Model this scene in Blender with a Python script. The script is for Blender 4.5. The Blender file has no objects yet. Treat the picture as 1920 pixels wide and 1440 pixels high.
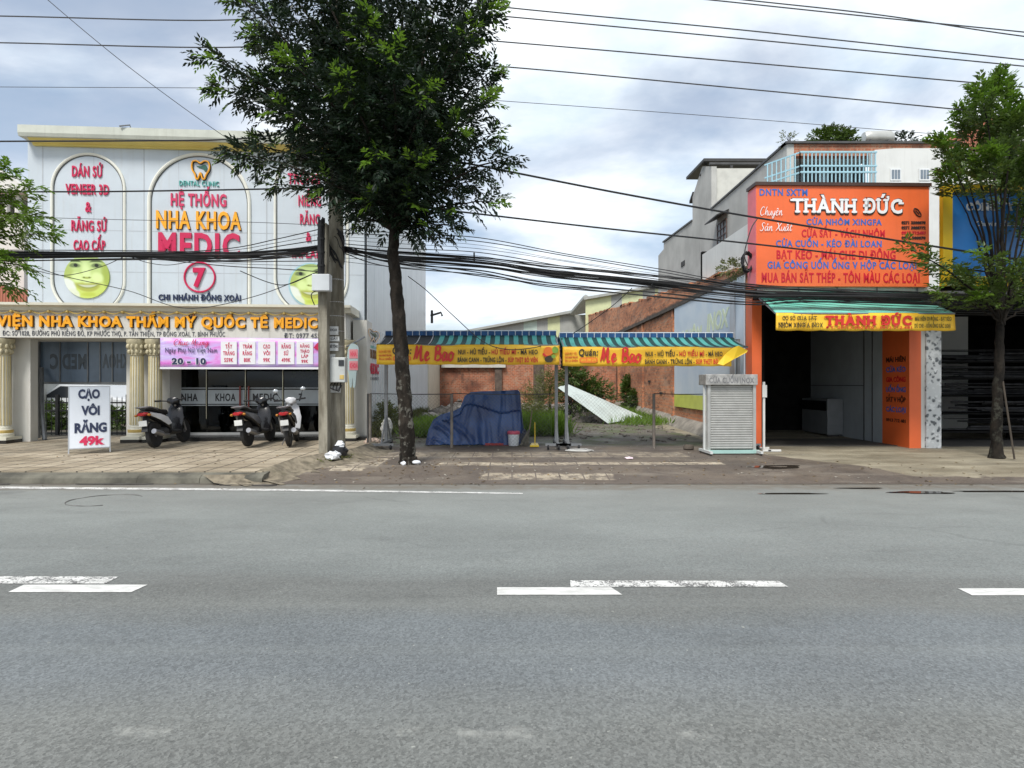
import bpy, bmesh, math, random
import numpy as np
from mathutils import Vector, Matrix
random.seed(7)
rng = np.random.default_rng(7)
scene = bpy.context.scene
COL = scene.collection
R = math.radians

# ---------------------------------------------------------------- camera
cam_data = bpy.data.cameras.new("camera")
cam_data.sensor_width = 36.0
cam_data.lens = 36.0 * 1100 / 1920
cam_data.clip_end = 2000
cam = bpy.data.objects.new("camera", cam_data)
cam.location = (0, 0, 1.6)
cam.rotation_euler = (R(90), 0, 0)
COL.objects.link(cam)
scene.camera = cam
scene.render.resolution_x, scene.render.resolution_y = 1024, 768

# ---------------------------------------------------------------- light, sky, exposure
SUN_EL, SUN_AZ = R(54), R(204)          # azimuth clockwise from +Y
sun_d = bpy.data.lights.new("sun", 'SUN')
sun_d.energy = 2.7
sun_d.angle = R(18)
sun_d.color = (1.0, 0.96, 0.9)
sun = bpy.data.objects.new("sun", sun_d)
sdir = Vector((math.sin(SUN_AZ) * math.cos(SUN_EL), math.cos(SUN_AZ) * math.cos(SUN_EL), math.sin(SUN_EL)))
sun.rotation_euler = sdir.to_track_quat('Z', 'Y').to_euler()
sun.location = (0, -20, 40)
COL.objects.link(sun)

world = bpy.data.worlds.new("World")
scene.world = world
world.use_nodes = True
wt = world.node_tree
for n in list(wt.nodes): wt.nodes.remove(n)
def WN(t, **k):
    n = wt.nodes.new(t)
    for a, b in k.items(): setattr(n, a, b)
    return n
wo = WN('ShaderNodeOutputWorld'); bg = WN('ShaderNodeBackground'); bg.inputs['Strength'].default_value = 0.1
sky = WN('ShaderNodeTexSky', sky_type='NISHITA', sun_disc=False, sun_elevation=SUN_EL, sun_rotation=SUN_AZ,
         air_density=1.0, dust_density=2.0, ozone_density=1.0)
tc = WN('ShaderNodeTexCoord'); sep = WN('ShaderNodeSeparateXYZ')
wt.links.new(tc.outputs['Generated'], sep.inputs[0])
zc = WN('ShaderNodeMath', operation='MAXIMUM'); zc.inputs[1].default_value = 0.0
wt.links.new(sep.outputs['Z'], zc.inputs[0])
za = WN('ShaderNodeMath', operation='ADD'); za.inputs[1].default_value = 0.22
wt.links.new(zc.outputs[0], za.inputs[0])
dv = []
for ax in 'XY':
    d = WN('ShaderNodeMath', operation='DIVIDE')
    wt.links.new(sep.outputs[ax], d.inputs[0]); wt.links.new(za.outputs[0], d.inputs[1]); dv.append(d)
cmb = WN('ShaderNodeCombineXYZ')
wt.links.new(dv[0].outputs[0], cmb.inputs[0]); wt.links.new(dv[1].outputs[0], cmb.inputs[1])
mp = WN('ShaderNodeMapping'); mp.inputs['Location'].default_value = (3.1, 0.35, 0); mp.inputs['Scale'].default_value = (1.0, 1.35, 1)
wt.links.new(cmb.outputs[0], mp.inputs[0])
n1 = WN('ShaderNodeTexNoise'); n1.inputs['Scale'].default_value = 1.1; n1.inputs['Detail'].default_value = 7; n1.inputs['Roughness'].default_value = 0.52; n1.inputs['Distortion'].default_value = 0.3
n2 = WN('ShaderNodeTexNoise'); n2.inputs['Scale'].default_value = 2.3; n2.inputs['Detail'].default_value = 6; n2.inputs['Roughness'].default_value = 0.55
for n in (n1, n2): wt.links.new(mp.outputs[0], n.inputs['Vector'])
# more cloud towards the right, thinner over the left
lean = WN('ShaderNodeMath', operation='MULTIPLY_ADD'); lean.inputs[1].default_value = 0.20; wt.links.new(sep.outputs['X'], lean.inputs[0]); wt.links.new(n1.outputs['Fac'], lean.inputs[2])
cover = WN('ShaderNodeMapRange'); cover.interpolation_type = 'SMOOTHSTEP'
cover.inputs['From Min'].default_value = 0.36; cover.inputs['From Max'].default_value = 0.60
wt.links.new(lean.outputs[0], cover.inputs['Value'])
covm = WN('ShaderNodeMapRange'); covm.inputs['To Min'].default_value = 0.3; covm.inputs['To Max'].default_value = 1.0
wt.links.new(cover.outputs[0], covm.inputs['Value'])
shade = WN('ShaderNodeValToRGB')
shade.color_ramp.elements[0].position = 0.34; shade.color_ramp.elements[0].color = (5.3, 6.2, 7.1, 1)
shade.color_ramp.elements[1].position = 0.62; shade.color_ramp.elements[1].color = (8.0, 8.3, 8.6, 1)
wt.links.new(n2.outputs['Fac'], shade.inputs[0])
mixc = WN('ShaderNodeMix', data_type='RGBA'); wt.links.new(covm.outputs[0], mixc.inputs['Factor'])
wt.links.new(sky.outputs[0], mixc.inputs['A']); wt.links.new(shade.outputs[0], mixc.inputs['B'])
wt.links.new(mixc.outputs['Result'], bg.inputs['Color']); wt.links.new(bg.outputs[0], wo.inputs[0])

scene.view_settings.view_transform = 'Standard'
scene.view_settings.look = 'None'
scene.view_settings.gamma = 1.0
scene.view_settings.exposure = 0.6
scene.cycles.use_denoising = True
scene.cycles.max_bounces = 6
scene.cycles.transparent_max_bounces = 12

# ---------------------------------------------------------------- measuring helpers
F = 1100.0
def P(px, py, y): return Vector(((px - 960) / F * y, y, 1.6 - (py - 720) / F * y))
def X(px, y): return (px - 960) / F * y
def Z(py, y): return 1.6 - (py - 720) / F * y
def YG(py, h=0.0): return (1.6 - h) * F / (py - 720)

class Frame:
    """a vertical plane: u along it to the viewer's right, v into it, z up"""
    def __init__(s, x, y, deg=0.0):
        s.x, s.y, s.c, s.s = x, y, math.cos(R(deg)), math.sin(R(deg))
    def w(s, u, v, z): return Vector((s.x + u * s.c - v * s.s, s.y + u * s.s + v * s.c, z))
    def dist(s, px, v):
        a = (px - 960) / F
        return (v + s.y * s.c - s.x * s.s) / (s.c - a * s.s)
    def U(s, px, v=0.0):
        y = s.dist(px, v); x = (px - 960) / F * y
        return (x - s.x) * s.c + (y - s.y) * s.s
    def Zp(s, px, py, v=0.0): return Z(py, s.dist(px, v))

# ---------------------------------------------------------------- object helpers
WM = {}
def root(name, loc, label, cat, group=None, rotz=0.0):
    o = bpy.data.objects.new(name, None); COL.objects.link(o)
    o.empty_display_size = 0.2
    o.location = loc; o.rotation_euler = (0, 0, rotz)
    o['label'] = label; o['category'] = cat
    if group: o['group'] = group
    WM[o.name] = Matrix.Translation(Vector(loc)) @ Matrix.Rotation(rotz, 4, 'Z')
    return o
def tag(o, label, cat, group=None):
    o['label'] = label; o['category'] = cat
    if group: o['group'] = group
    return o
def setting(o, kind='structure'):
    o['kind'] = kind; return o
def copy_tree(o, parent=None):
    c = o.copy(); COL.objects.link(c)
    if parent is not None: c.parent = parent
    WM[c.name] = WM.get(o.name)
    for ch in list(o.children): copy_tree(ch, c)
    return c

class MB:
    def __init__(s): s.v = []; s.f = []
    def add(s, vs, fs):
        n = len(s.v); s.v += [tuple(p) for p in vs]; s.f += [tuple(i + n for i in f) for f in fs]; return s
    BF = [(0, 1, 3, 2), (4, 6, 7, 5), (0, 4, 5, 1), (2, 3, 7, 6), (0, 2, 6, 4), (1, 5, 7, 3)]
    def box(s, x0, x1, y0, y1, z0, z1):
        return s.add([(x, y, z) for x in (x0, x1) for y in (y0, y1) for z in (z0, z1)], s.BF)
    def fbox(s, fr, u0, u1, v0, v1, z0, z1):
        return s.add([fr.w(u, v, z) for u in (u0, u1) for v in (v0, v1) for z in (z0, z1)], s.BF)
    def mbox(s, m, sx, sy, sz):
        return s.add([m @ Vector((x, y, z)) for x in (-sx/2, sx/2) for y in (-sy/2, sy/2) for z in (-sz/2, sz/2)], s.BF)
    def poly(s, pts): return s.add(pts, [tuple(range(len(pts)))])
    def prism(s, pts, vec):
        n = len(pts); vec = Vector(vec)
        vs = [Vector(p) for p in pts] + [Vector(p) + vec for p in pts]
        fs = [tuple(range(n)), tuple(range(2*n-1, n-1, -1))] + [(i, (i+1) % n, n + (i+1) % n, n + i) for i in range(n)]
        return s.add(vs, fs)
    def tube(s, pts, r, seg=8, cap=True, closed=False):
        pts = [Vector(p) for p in pts]; n = len(pts)
        rs = r if isinstance(r, (list, tuple)) else [r] * n
        vs = []; prev = None
        for i, p in enumerate(pts):
            if closed: t = pts[(i+1) % n] - pts[i-1]
            else: t = pts[min(i+1, n-1)] - pts[max(i-1, 0)]
            if t.length < 1e-9: t = Vector((0, 0, 1))
            t.normalize()
            if prev is None:
                a = Vector((0, 0, 1)) if abs(t.z) < .9 else Vector((1, 0, 0))
                a = (a - t * a.dot(t)).normalized()
            else:
                a = prev - t * prev.dot(t)
                if a.length < 1e-6: a = t.orthogonal()
                a.normalize()
            prev = a; b = t.cross(a)
            for k in range(seg):
                q = 2 * math.pi * k / seg
                vs.append(p + (a * math.cos(q) + b * math.sin(q)) * rs[i])
        fs = []
        for i in range(n if closed else n - 1):
            j = (i + 1) % n
            for k in range(seg):
                l = (k + 1) % seg
                fs.append((i*seg+k, i*seg+l, j*seg+l, j*seg+k))
        if cap and not closed:
            fs.append(tuple(range(seg-1, -1, -1))); fs.append(tuple((n-1)*seg + k for k in range(seg)))
        return s.add(vs, fs)
    def lathe(s, prof, c, seg=20, axis='Z'):
        c = Vector(c); vs = []
        for r, h in prof:
            for k in range(seg):
                q = 2 * math.pi * k / seg; a, b = r * math.cos(q), r * math.sin(q)
                vs.append(c + (Vector((a, b, h)) if axis == 'Z' else Vector((h, a, b)) if axis == 'X' else Vector((a, h, b))))
        n = len(prof)
        fs = [(i*seg+k, i*seg+(k+1) % seg, (i+1)*seg+(k+1) % seg, (i+1)*seg+k) for i in range(n-1) for k in range(seg)]
        fs += [tuple(range(seg-1, -1, -1)), tuple((n-1)*seg+k for k in range(seg))]
        return s.add(vs, fs)
    def loft(s, secs, seg=14, power=2.4):
        """secs: (center, half width x, half height z) stacked along any path, cross-sections in the x-z plane"""
        vs = []
        for c, rx, rz in secs:
            for k in range(seg):
                q = 2 * math.pi * k / seg; ca, sa = math.cos(q), math.sin(q)
                vs.append((c[0] + rx * math.copysign(abs(ca) ** (2/power), ca), c[1], c[2] + rz * math.copysign(abs(sa) ** (2/power), sa)))
        n = len(secs)
        fs = [(i*seg+k, i*seg+(k+1) % seg, (i+1)*seg+(k+1) % seg, (i+1)*seg+k) for i in range(n-1) for k in range(seg)]
        fs += [tuple(range(seg-1, -1, -1)), tuple((n-1)*seg+k for k in range(seg))]
        return s.add(vs, fs)
    def ball(s, c, r, seg=12, rings=8, wob=0.0):
        rx, ry, rz = r if isinstance(r, (tuple, list)) else (r, r, r)
        vs = [(c[0], c[1], c[2] - rz)]
        for i in range(1, rings):
            a = -math.pi/2 + math.pi * i / rings
            for k in range(seg):
                q = 2 * math.pi * k / seg; w = 1 + random.uniform(-wob, wob)
                vs.append((c[0] + rx*w*math.cos(a)*math.cos(q), c[1] + ry*w*math.cos(a)*math.sin(q), c[2] + rz*w*math.sin(a)))
        vs.append((c[0], c[1], c[2] + rz)); t = len(vs) - 1
        fs = [(0, 1 + (k+1) % seg, 1 + k) for k in range(seg)]
        for i in range(rings - 2):
            for k in range(seg):
                fs.append((1+i*seg+k, 1+i*seg+(k+1) % seg, 1+(i+1)*seg+(k+1) % seg, 1+(i+1)*seg+k))
        fs += [(t, 1+(rings-2)*seg+k, 1+(rings-2)*seg+(k+1) % seg) for k in range(seg)]
        return s.add(vs, fs)
    def grid(s, nu, nv, fn):
        vs = [fn(i / nu, j / nv) for i in range(nu + 1) for j in range(nv + 1)]
        fs = [(i*(nv+1)+j, (i+1)*(nv+1)+j, (i+1)*(nv+1)+j+1, i*(nv+1)+j+1) for i in range(nu) for j in range(nv)]
        return s.add(vs, fs)
    def build(s, name, mat, parent=None, smooth=False, bevel=0.0, local=False, fix=True, solid=0.0, sharp=40):
        me = bpy.data.meshes.new(name)
        vs = s.v
        o = bpy.data.objects.new(name, me); COL.objects.link(o)
        if parent is not None:
            m = WM[parent.name]; WM[o.name] = m; o.parent = parent
            if not local:
                inv = m.inverted(); vs = [inv @ Vector(p) for p in vs]
        else:
            a = np.array(vs); lo, hi = a.min(0), a.max(0)
            org = Vector(((lo[0]+hi[0])/2, (lo[1]+hi[1])/2, lo[2])); o.location = org
            vs = [(p[0]-org.x, p[1]-org.y, p[2]-org.z) for p in vs]; WM[o.name] = Matrix.Translation(org)
        me.from_pydata([tuple(p) for p in vs], [], s.f)
        if fix and len(s.f) < 60000:
            b = bmesh.new(); b.from_mesh(me); bmesh.ops.recalc_face_normals(b, faces=b.faces); b.to_mesh(me); b.free()
        me.materials.append(mat)
        if smooth:
            me.polygons.foreach_set('use_smooth', [True] * len(me.polygons))
            me.set_sharp_from_angle(angle=R(sharp))
        if solid:
            q = o.modifiers.new('thickness', 'SOLIDIFY'); q.thickness = solid; q.offset = 0
        if bevel:
            q = o.modifiers.new('bevel', 'BEVEL'); q.width = bevel; q.segments = 2; q.limit_method = 'ANGLE'; q.angle_limit = R(40)
        return o

def smoothpath(pts, n=6):
    pts = [Vector(p) for p in pts]; out = []
    for i in range(len(pts) - 1):
        a, b, c, d = pts[max(i-1, 0)], pts[i], pts[i+1], pts[min(i+2, len(pts)-1)]
        for k in range(n):
            t = k / n
            out.append(0.5 * ((2*b) + (c-a)*t + (2*a-5*b+4*c-d)*t*t + (3*b-a-3*c+d)*t**3))
    out.append(pts[-1]); return out

# ---------------------------------------------------------------- materials
def newmat(name):
    m = bpy.data.materials.new(name); m.use_nodes = True
    nt = m.node_tree; b = nt.nodes['Principled BSDF']
    return m, nt, b
def nd(nt, t, ins=None, **k):
    n = nt.nodes.new(t)
    for a, v in k.items(): setattr(n, a, v)
    for a, v in (ins or {}).items():
        if hasattr(v, 'is_linked') or hasattr(v, 'links'): nt.links.new(v, n.inputs[a])
        else: n.inputs[a].default_value = v
    return n
def c4(c, k=1.0): return (c[0]*k, c[1]*k, c[2]*k, 1)
def noise(nt, vec, scale, detail=4, rough=.55, dist=0):
    return nd(nt, 'ShaderNodeTexNoise', {'Vector': vec, 'Scale': scale, 'Detail': detail, 'Roughness': rough, 'Distortion': dist}).outputs['Fac']
def ramp(nt, fac, lo, hi, a=0.0, b=1.0, smooth=True):
    n = nd(nt, 'ShaderNodeMapRange', {'Value': fac, 'From Min': lo, 'From Max': hi, 'To Min': a, 'To Max': b})
    n.interpolation_type = 'SMOOTHSTEP' if smooth else 'LINEAR'
    return n.outputs[0]
def mix(nt, fac, a, b, blend='MIX'):
    n = nt.nodes.new('ShaderNodeMix'); n.data_type = 'RGBA'; n.blend_type = blend
    for key, v in (('Factor', fac), ('A', a), ('B', b)):
        if hasattr(v, 'links'): nt.links.new(v, n.inputs[key])
        else: n.inputs[key].default_value = v if not isinstance(v, tuple) else (tuple(v) + (1,))[:4]
    return n.outputs['Result']
def mth(nt, op, a, b=0.0, c=None):
    n = nt.nodes.new('ShaderNodeMath'); n.operation = op
    for i, v in enumerate((a, b) if c is None else (a, b, c)):
        if hasattr(v, 'links'): nt.links.new(v, n.inputs[i])
        else: n.inputs[i].default_value = v
    return n.outputs[0]
def coords(nt, world=True, scale=(1, 1, 1)):
    v = nd(nt, 'ShaderNodeNewGeometry').outputs['Position'] if world else nd(nt, 'ShaderNodeTexCoord').outputs['Object']
    if scale != (1, 1, 1): v = nd(nt, 'ShaderNodeMapping', {'Vector': v, 'Scale': scale}).outputs[0]
    return v
def bump(nt, b, h, strength=.3, dist=.02):
    n = nd(nt, 'ShaderNodeBump', {'Height': h, 'Strength': strength, 'Distance': dist}); nt.links.new(n.outputs[0], b.inputs['Normal'])

def M(name, col, rough=.6, var=.12, scale=3.0, metal=0.0, dirt=0.0, dirtcol=(.12, .11, .09), streak=False, bmp=0.0, bscale=40, spec=.5, world=True):
    m, nt, b = newmat(name)
    v = coords(nt, world)
    f = noise(nt, v, scale, 5)
    c = mix(nt, ramp(nt, f, .3, .7), c4(col, 1 - var), c4(col, 1 + var))
    if dirt:
        vs = coords(nt, world, (5, 5, .35) if streak else (1.3, 1.3, 1.3))
        d = ramp(nt, noise(nt, vs, 2.0, 7, .65), .5, .78, 0, dirt)
        c = mix(nt, d, c, dirtcol)
    nt.links.new(c, b.inputs['Base Color'])
    b.inputs['Roughness'].default_value = rough; b.inputs['Metallic'].default_value = metal
    b.inputs['Specular IOR Level'].default_value = spec
    if bmp: bump(nt, b, noise(nt, v, bscale, 4), bmp, .01)
    return m
def glassmat(name, tint=(.75, .82, .85), refl=.12):
    m, nt, b = newmat(name); nt.nodes.remove(b)
    t = nd(nt, 'ShaderNodeBsdfTransparent', {'Color': c4(tint)}); g = nd(nt, 'ShaderNodeBsdfGlossy', {'Roughness': .03, 'Color': (.9, .95, 1, 1)})
    fr = nd(nt, 'ShaderNodeFresnel', {'IOR': 1.5})
    fac = mth(nt, 'MULTIPLY_ADD', fr.outputs[0], .55, refl)
    mx = nd(nt, 'ShaderNodeMixShader', {0: fac}); nt.links.new(t.outputs[0], mx.inputs[1]); nt.links.new(g.outputs[0], mx.inputs[2])
    nt.links.new(mx.outputs[0], nt.nodes['Material Output'].inputs[0]); return m

# ---------------------------------------------------------------- lettering
_fc = bpy.data.curves.new('glyphs', 'FONT'); _fo = bpy.data.objects.new('glyphs', _fc)
def glyphs(s, bold=0.0, ext=0.0, shear=0.0, space=1.0):
    _fc.body = s; _fc.offset = bold; _fc.extrude = ext; _fc.shear = shear; _fc.space_character = space; _fc.resolution_u = 3
    COL.objects.link(_fo)
    me = bpy.data.meshes.new_from_object(_fo.evaluated_get(bpy.context.evaluated_depsgraph_get()))
    COL.objects.unlink(_fo)
    vs = [v.co.copy() for v in me.vertices]; fs = [tuple(p.vertices) for p in me.polygons]
    bpy.data.meshes.remove(me); return vs, fs
_h, _ = glyphs('H'); CAP = max(v.y for v in _h)
def text(fr, s, px0, px1, pyt, pyb, v, mat, parent, bold=.02, ext=.012, shear=0.0, name='lettering', mirror=False, space=1.12, into=None):
    """cap height pyt..pyb (pixels), width px0..px1, standing on the plane v of frame fr, EXT metres proud"""
    vs, fs = glyphs(s, bold, 0.01, shear, space)
    x0, x1 = min(p.x for p in vs), max(p.x for p in vs)
    u0, u1 = fr.U(px0, v), fr.U(px1, v); pm = (px0 + px1) / 2; pyt += (pyb - pyt) * bold; pyb -= (pyb - pyt) * bold
    zb, zt = fr.Zp(pm, pyb, v), fr.Zp(pm, pyt, v)
    out = []
    for p in vs:
        t = (p.x - x0) / (x1 - x0)
        if mirror: t = 1 - t
        out.append(fr.w(u0 + (u1 - u0) * t, v - ext * .5 - (p.z / .01) * ext * .5, zb + (zt - zb) * p.y / CAP))
    if into is not None: into.add(out, fs); return into
    b = MB(); b.add(out, fs); return b.build(name, mat, parent, fix=False)
SERIFS = {'T': [(.5, 0), (.06, .86), (.94, .86)], 'H': [(.12, 0), (.88, 0), (.12, .9), (.88, .9)], 'A': [(.09, 0), (.91, 0)], 'À': [(.09, 0), (.91, 0)],
          'N': [(.12, 0), (.12, .9), (.88, .9)], 'Đ': [(.2, 0), (.2, .9)], 'Ư': [(.1, .9), (.72, .9)], 'Ứ': [(.1, .9), (.72, .9)], 'C': [(.9, .66)], 'Y': [(.5, 0), (.06, .9), (.94, .9)],
          'G': [(.9, .7)], 'Ô': []}
def serif_text(fr, s, px0, px1, pyt, pyb, v, mat, parent, bold=.02, ext=.02, name='lettering'):
    """slab serif capitals: the glyphs plus small slabs at the stem ends"""
    adv = []; x = 0
    for ch in s:
        if ch == ' ': x += .35; continue
        vs, fs = glyphs(ch, bold, .01)
        a, b = min(p.x for p in vs), max(p.x for p in vs)
        adv.append((ch, x, b - a, a, vs, fs)); x += (b - a) + .1
    tot = x - .1; u0, u1 = fr.U(px0, v), fr.U(px1, v); k = (u1 - u0) / tot; pm = (px0 + px1) / 2
    zb, zt = fr.Zp(pm, pyb, v), fr.Zp(pm, pyt, v); mb = MB()
    for ch, x, w, a, vs, fs in adv:
        mb.add([fr.w(u0 + k * (x + p.x - a), v - ext*.5 - p.z / .01 * ext * .5, zb + (zt - zb) * p.y / CAP) for p in vs], fs)
        for fx, fy in SERIFS.get(ch, []):
            c = u0 + k * (x + w * fx); hw = .15 * k; zz = zb + (zt - zb) * fy
            mb.fbox(fr, c - hw, c + hw, v - ext - .004, v, zz - .004, zz + (zt - zb) * .13)
    return mb.build(name, mat, parent)
# brush script: each glyph is (advance, strokes), x height .55
SCRIPT = {
 'M': (1.0, [[(.0, .05), (.12, .5), (.2, 1.0), (.25, .5), (.28, .1)], [(.28, .1), (.45, .6), (.6, 1.0), (.62, .5), (.66, .05), (.8, .0), (.9, .12)]]),
 'B': (.75, [[(.12, .98), (.14, .5), (.1, .0)], [(.0, .85), (.25, 1.02), (.52, .9), (.45, .62), (.2, .53), (.55, .45), (.6, .15), (.35, .0), (.1, .05)]]),
 'C': (.75, [[(.6, .82), (.45, 1.0), (.2, .85), (.05, .4), (.2, .02), (.45, .02), (.68, .2)]]),
 'S': (.65, [[(.6, .85), (.4, 1.02), (.2, .85), (.28, .6), (.45, .35), (.35, .05), (.1, .0), (.0, .15)]]),
 'X': (.75, [[(.05, .9), (.2, .95), (.4, .4), (.6, .02), (.75, .12)], [(.7, .98), (.4, .5), (.05, .0)]]),
 'Q': (.8, [[(.4, 1.0), (.1, .8), (.05, .3), (.3, .0), (.6, .2), (.62, .75), (.4, 1.0)], [(.35, .25), (.75, -.1)]]),
 'e': (.5, [[(.05, .25), (.3, .35), (.35, .5), (.2, .56), (.06, .3), (.15, .02), (.35, .05), (.5, .2)]]),
 'a': (.58, [[(.4, .5), (.2, .56), (.05, .3), (.12, .02), (.3, .1), (.42, .5), (.4, .1), (.5, .02), (.6, .15)]]),
 'o': (.55, [[(.25, .56), (.06, .4), (.08, .08), (.25, .0), (.42, .2), (.38, .5), (.22, .56), (.35, .48), (.55, .45)]]),
 'h': (.55, [[(.05, .0), (.12, .6), (.22, 1.0), (.1, .6), (.08, .05), (.2, .45), (.35, .52), (.36, .1), (.45, .0), (.58, .15)]]),
 'u': (.58, [[(.05, .5), (.06, .12), (.18, .0), (.35, .2), (.42, .52), (.42, .1), (.5, .0), (.6, .15)]]),
 'y': (.55, [[(.05, .52), (.08, .2), (.2, .08), (.38, .3), (.42, .52), (.36, -.1), (.2, -.35), (.08, -.2), (.3, .0), (.55, .15)]]),
 'n': (.58, [[(.02, .45), (.1, .5), (.1, .0), (.18, .4), (.35, .54), (.38, .1), (.46, .0), (.6, .15)]]),
 't': (.42, [[(.25, .95), (.15, .3), (.2, .02), (.42, .15)], [(.0, .58), (.38, .62)]]),
 'c': (.45, [[(.36, .45), (.22, .56), (.06, .3), (.15, .02), (.3, .04), (.46, .18)]]),
 'g': (.55, [[(.4, .5), (.2, .56), (.06, .3), (.2, .05), (.4, .5), (.38, -.1), (.2, -.38), (.06, -.2), (.3, .0), (.56, .15)]]),
 ' ': (.4, []), '^': (0, [[(-.42, .68), (-.3, .82), (-.16, .68)]]), "'": (0, [[(-.35, .68), (-.2, .86)]]), '?': (0, [[(-.34, .84), (-.24, .86), (-.26, .74), (-.3, .68)]]),
 '.': (0, [[(-.3, -.16), (-.28, -.2)]]), '+': (0, [[(-.08, .5), (.02, .6), (-.02, .7)]]), '`': (0, [[(-.38, .86), (-.26, .7)]])}
def script_text(fr, s, px0, px1, pyt, pyb, v, mat, parent, width=.08, ext=.006, slant=.2, name='lettering', into=None):
    st = []; x = 0
    for ch in s:
        a, strokes = SCRIPT[ch]
        for q in strokes: st.append([(x + px, py) for px, py in q])
        x += a
    u0, u1 = fr.U(px0, v), fr.U(px1, v); k = (u1 - u0) / x; pm = (px0 + px1) / 2
    zb, zt = fr.Zp(pm, pyb, v), fr.Zp(pm, pyt, v); h = zt - zb; mb = into or MB()
    for i, q in enumerate(st):
        pts = smoothpath([(a, b, 0) for a, b in q], 5); n = len(pts); L = []; Rr = []
        e = ext + (i % 7) * .0012
        for j, p in enumerate(pts):
            t = pts[min(j+1, n-1)] - pts[max(j-1, 0)]
            if t.length < 1e-6: t = Vector((1, 0, 0))
            t.normalize(); nn = Vector((-t.y, t.x, 0)); w = width * .5 * (.55 + .45 * math.sin(math.pi * (j + .6) / (n + .2))) * (1.1 if t.y < 0 else .85)
            for arr, sg in ((L, 1), (Rr, -1)):
                a = p + nn * w * sg; arr.append(fr.w(u0 + k * (a.x + slant * a.y), v - e - j * .00012, zb + h * a.y))
        mb.add(L + Rr, [(j, j+1, n+j+1, n+j) for j in range(n-1)])
    if into is not None: return into
    return mb.build(name, mat, parent, solid=.004)
def spanel(fr, px0, px1, py0, py1, v, th, mb=None):
    mb = mb or MB(); pm = (px0+px1)/2
    mb.fbox(fr, fr.U(px0, v), fr.U(px1, v), v, v+th, fr.Zp(pm, py1, v), fr.Zp(pm, py0, v)); return mb
# ================================================================ ground and road
def G(y, x=0.0):
    if y < 9.45: return 0.0
    if y < 10.5: return .12 * (y - 9.45) / 1.05
    if y < 15: return .12 + .03 * (y - 10.5) / 4.5
    return .15 + .02 * (y - 15)

def rect_mask(nt, xs, ys, x0, x1, y0, y1, soft=.05):
    a = mth(nt, 'MINIMUM', mth(nt, 'SUBTRACT', xs, x0), mth(nt, 'SUBTRACT', x1, xs))
    b = mth(nt, 'MINIMUM', mth(nt, 'SUBTRACT', ys, y0), mth(nt, 'SUBTRACT', y1, ys))
    return ramp(nt, mth(nt, 'MINIMUM', a, b), -soft, soft)
def xy(nt, v):
    s = nd(nt, 'ShaderNodeSeparateXYZ', {0: v}); return s.outputs['X'], s.outputs['Y']

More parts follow.
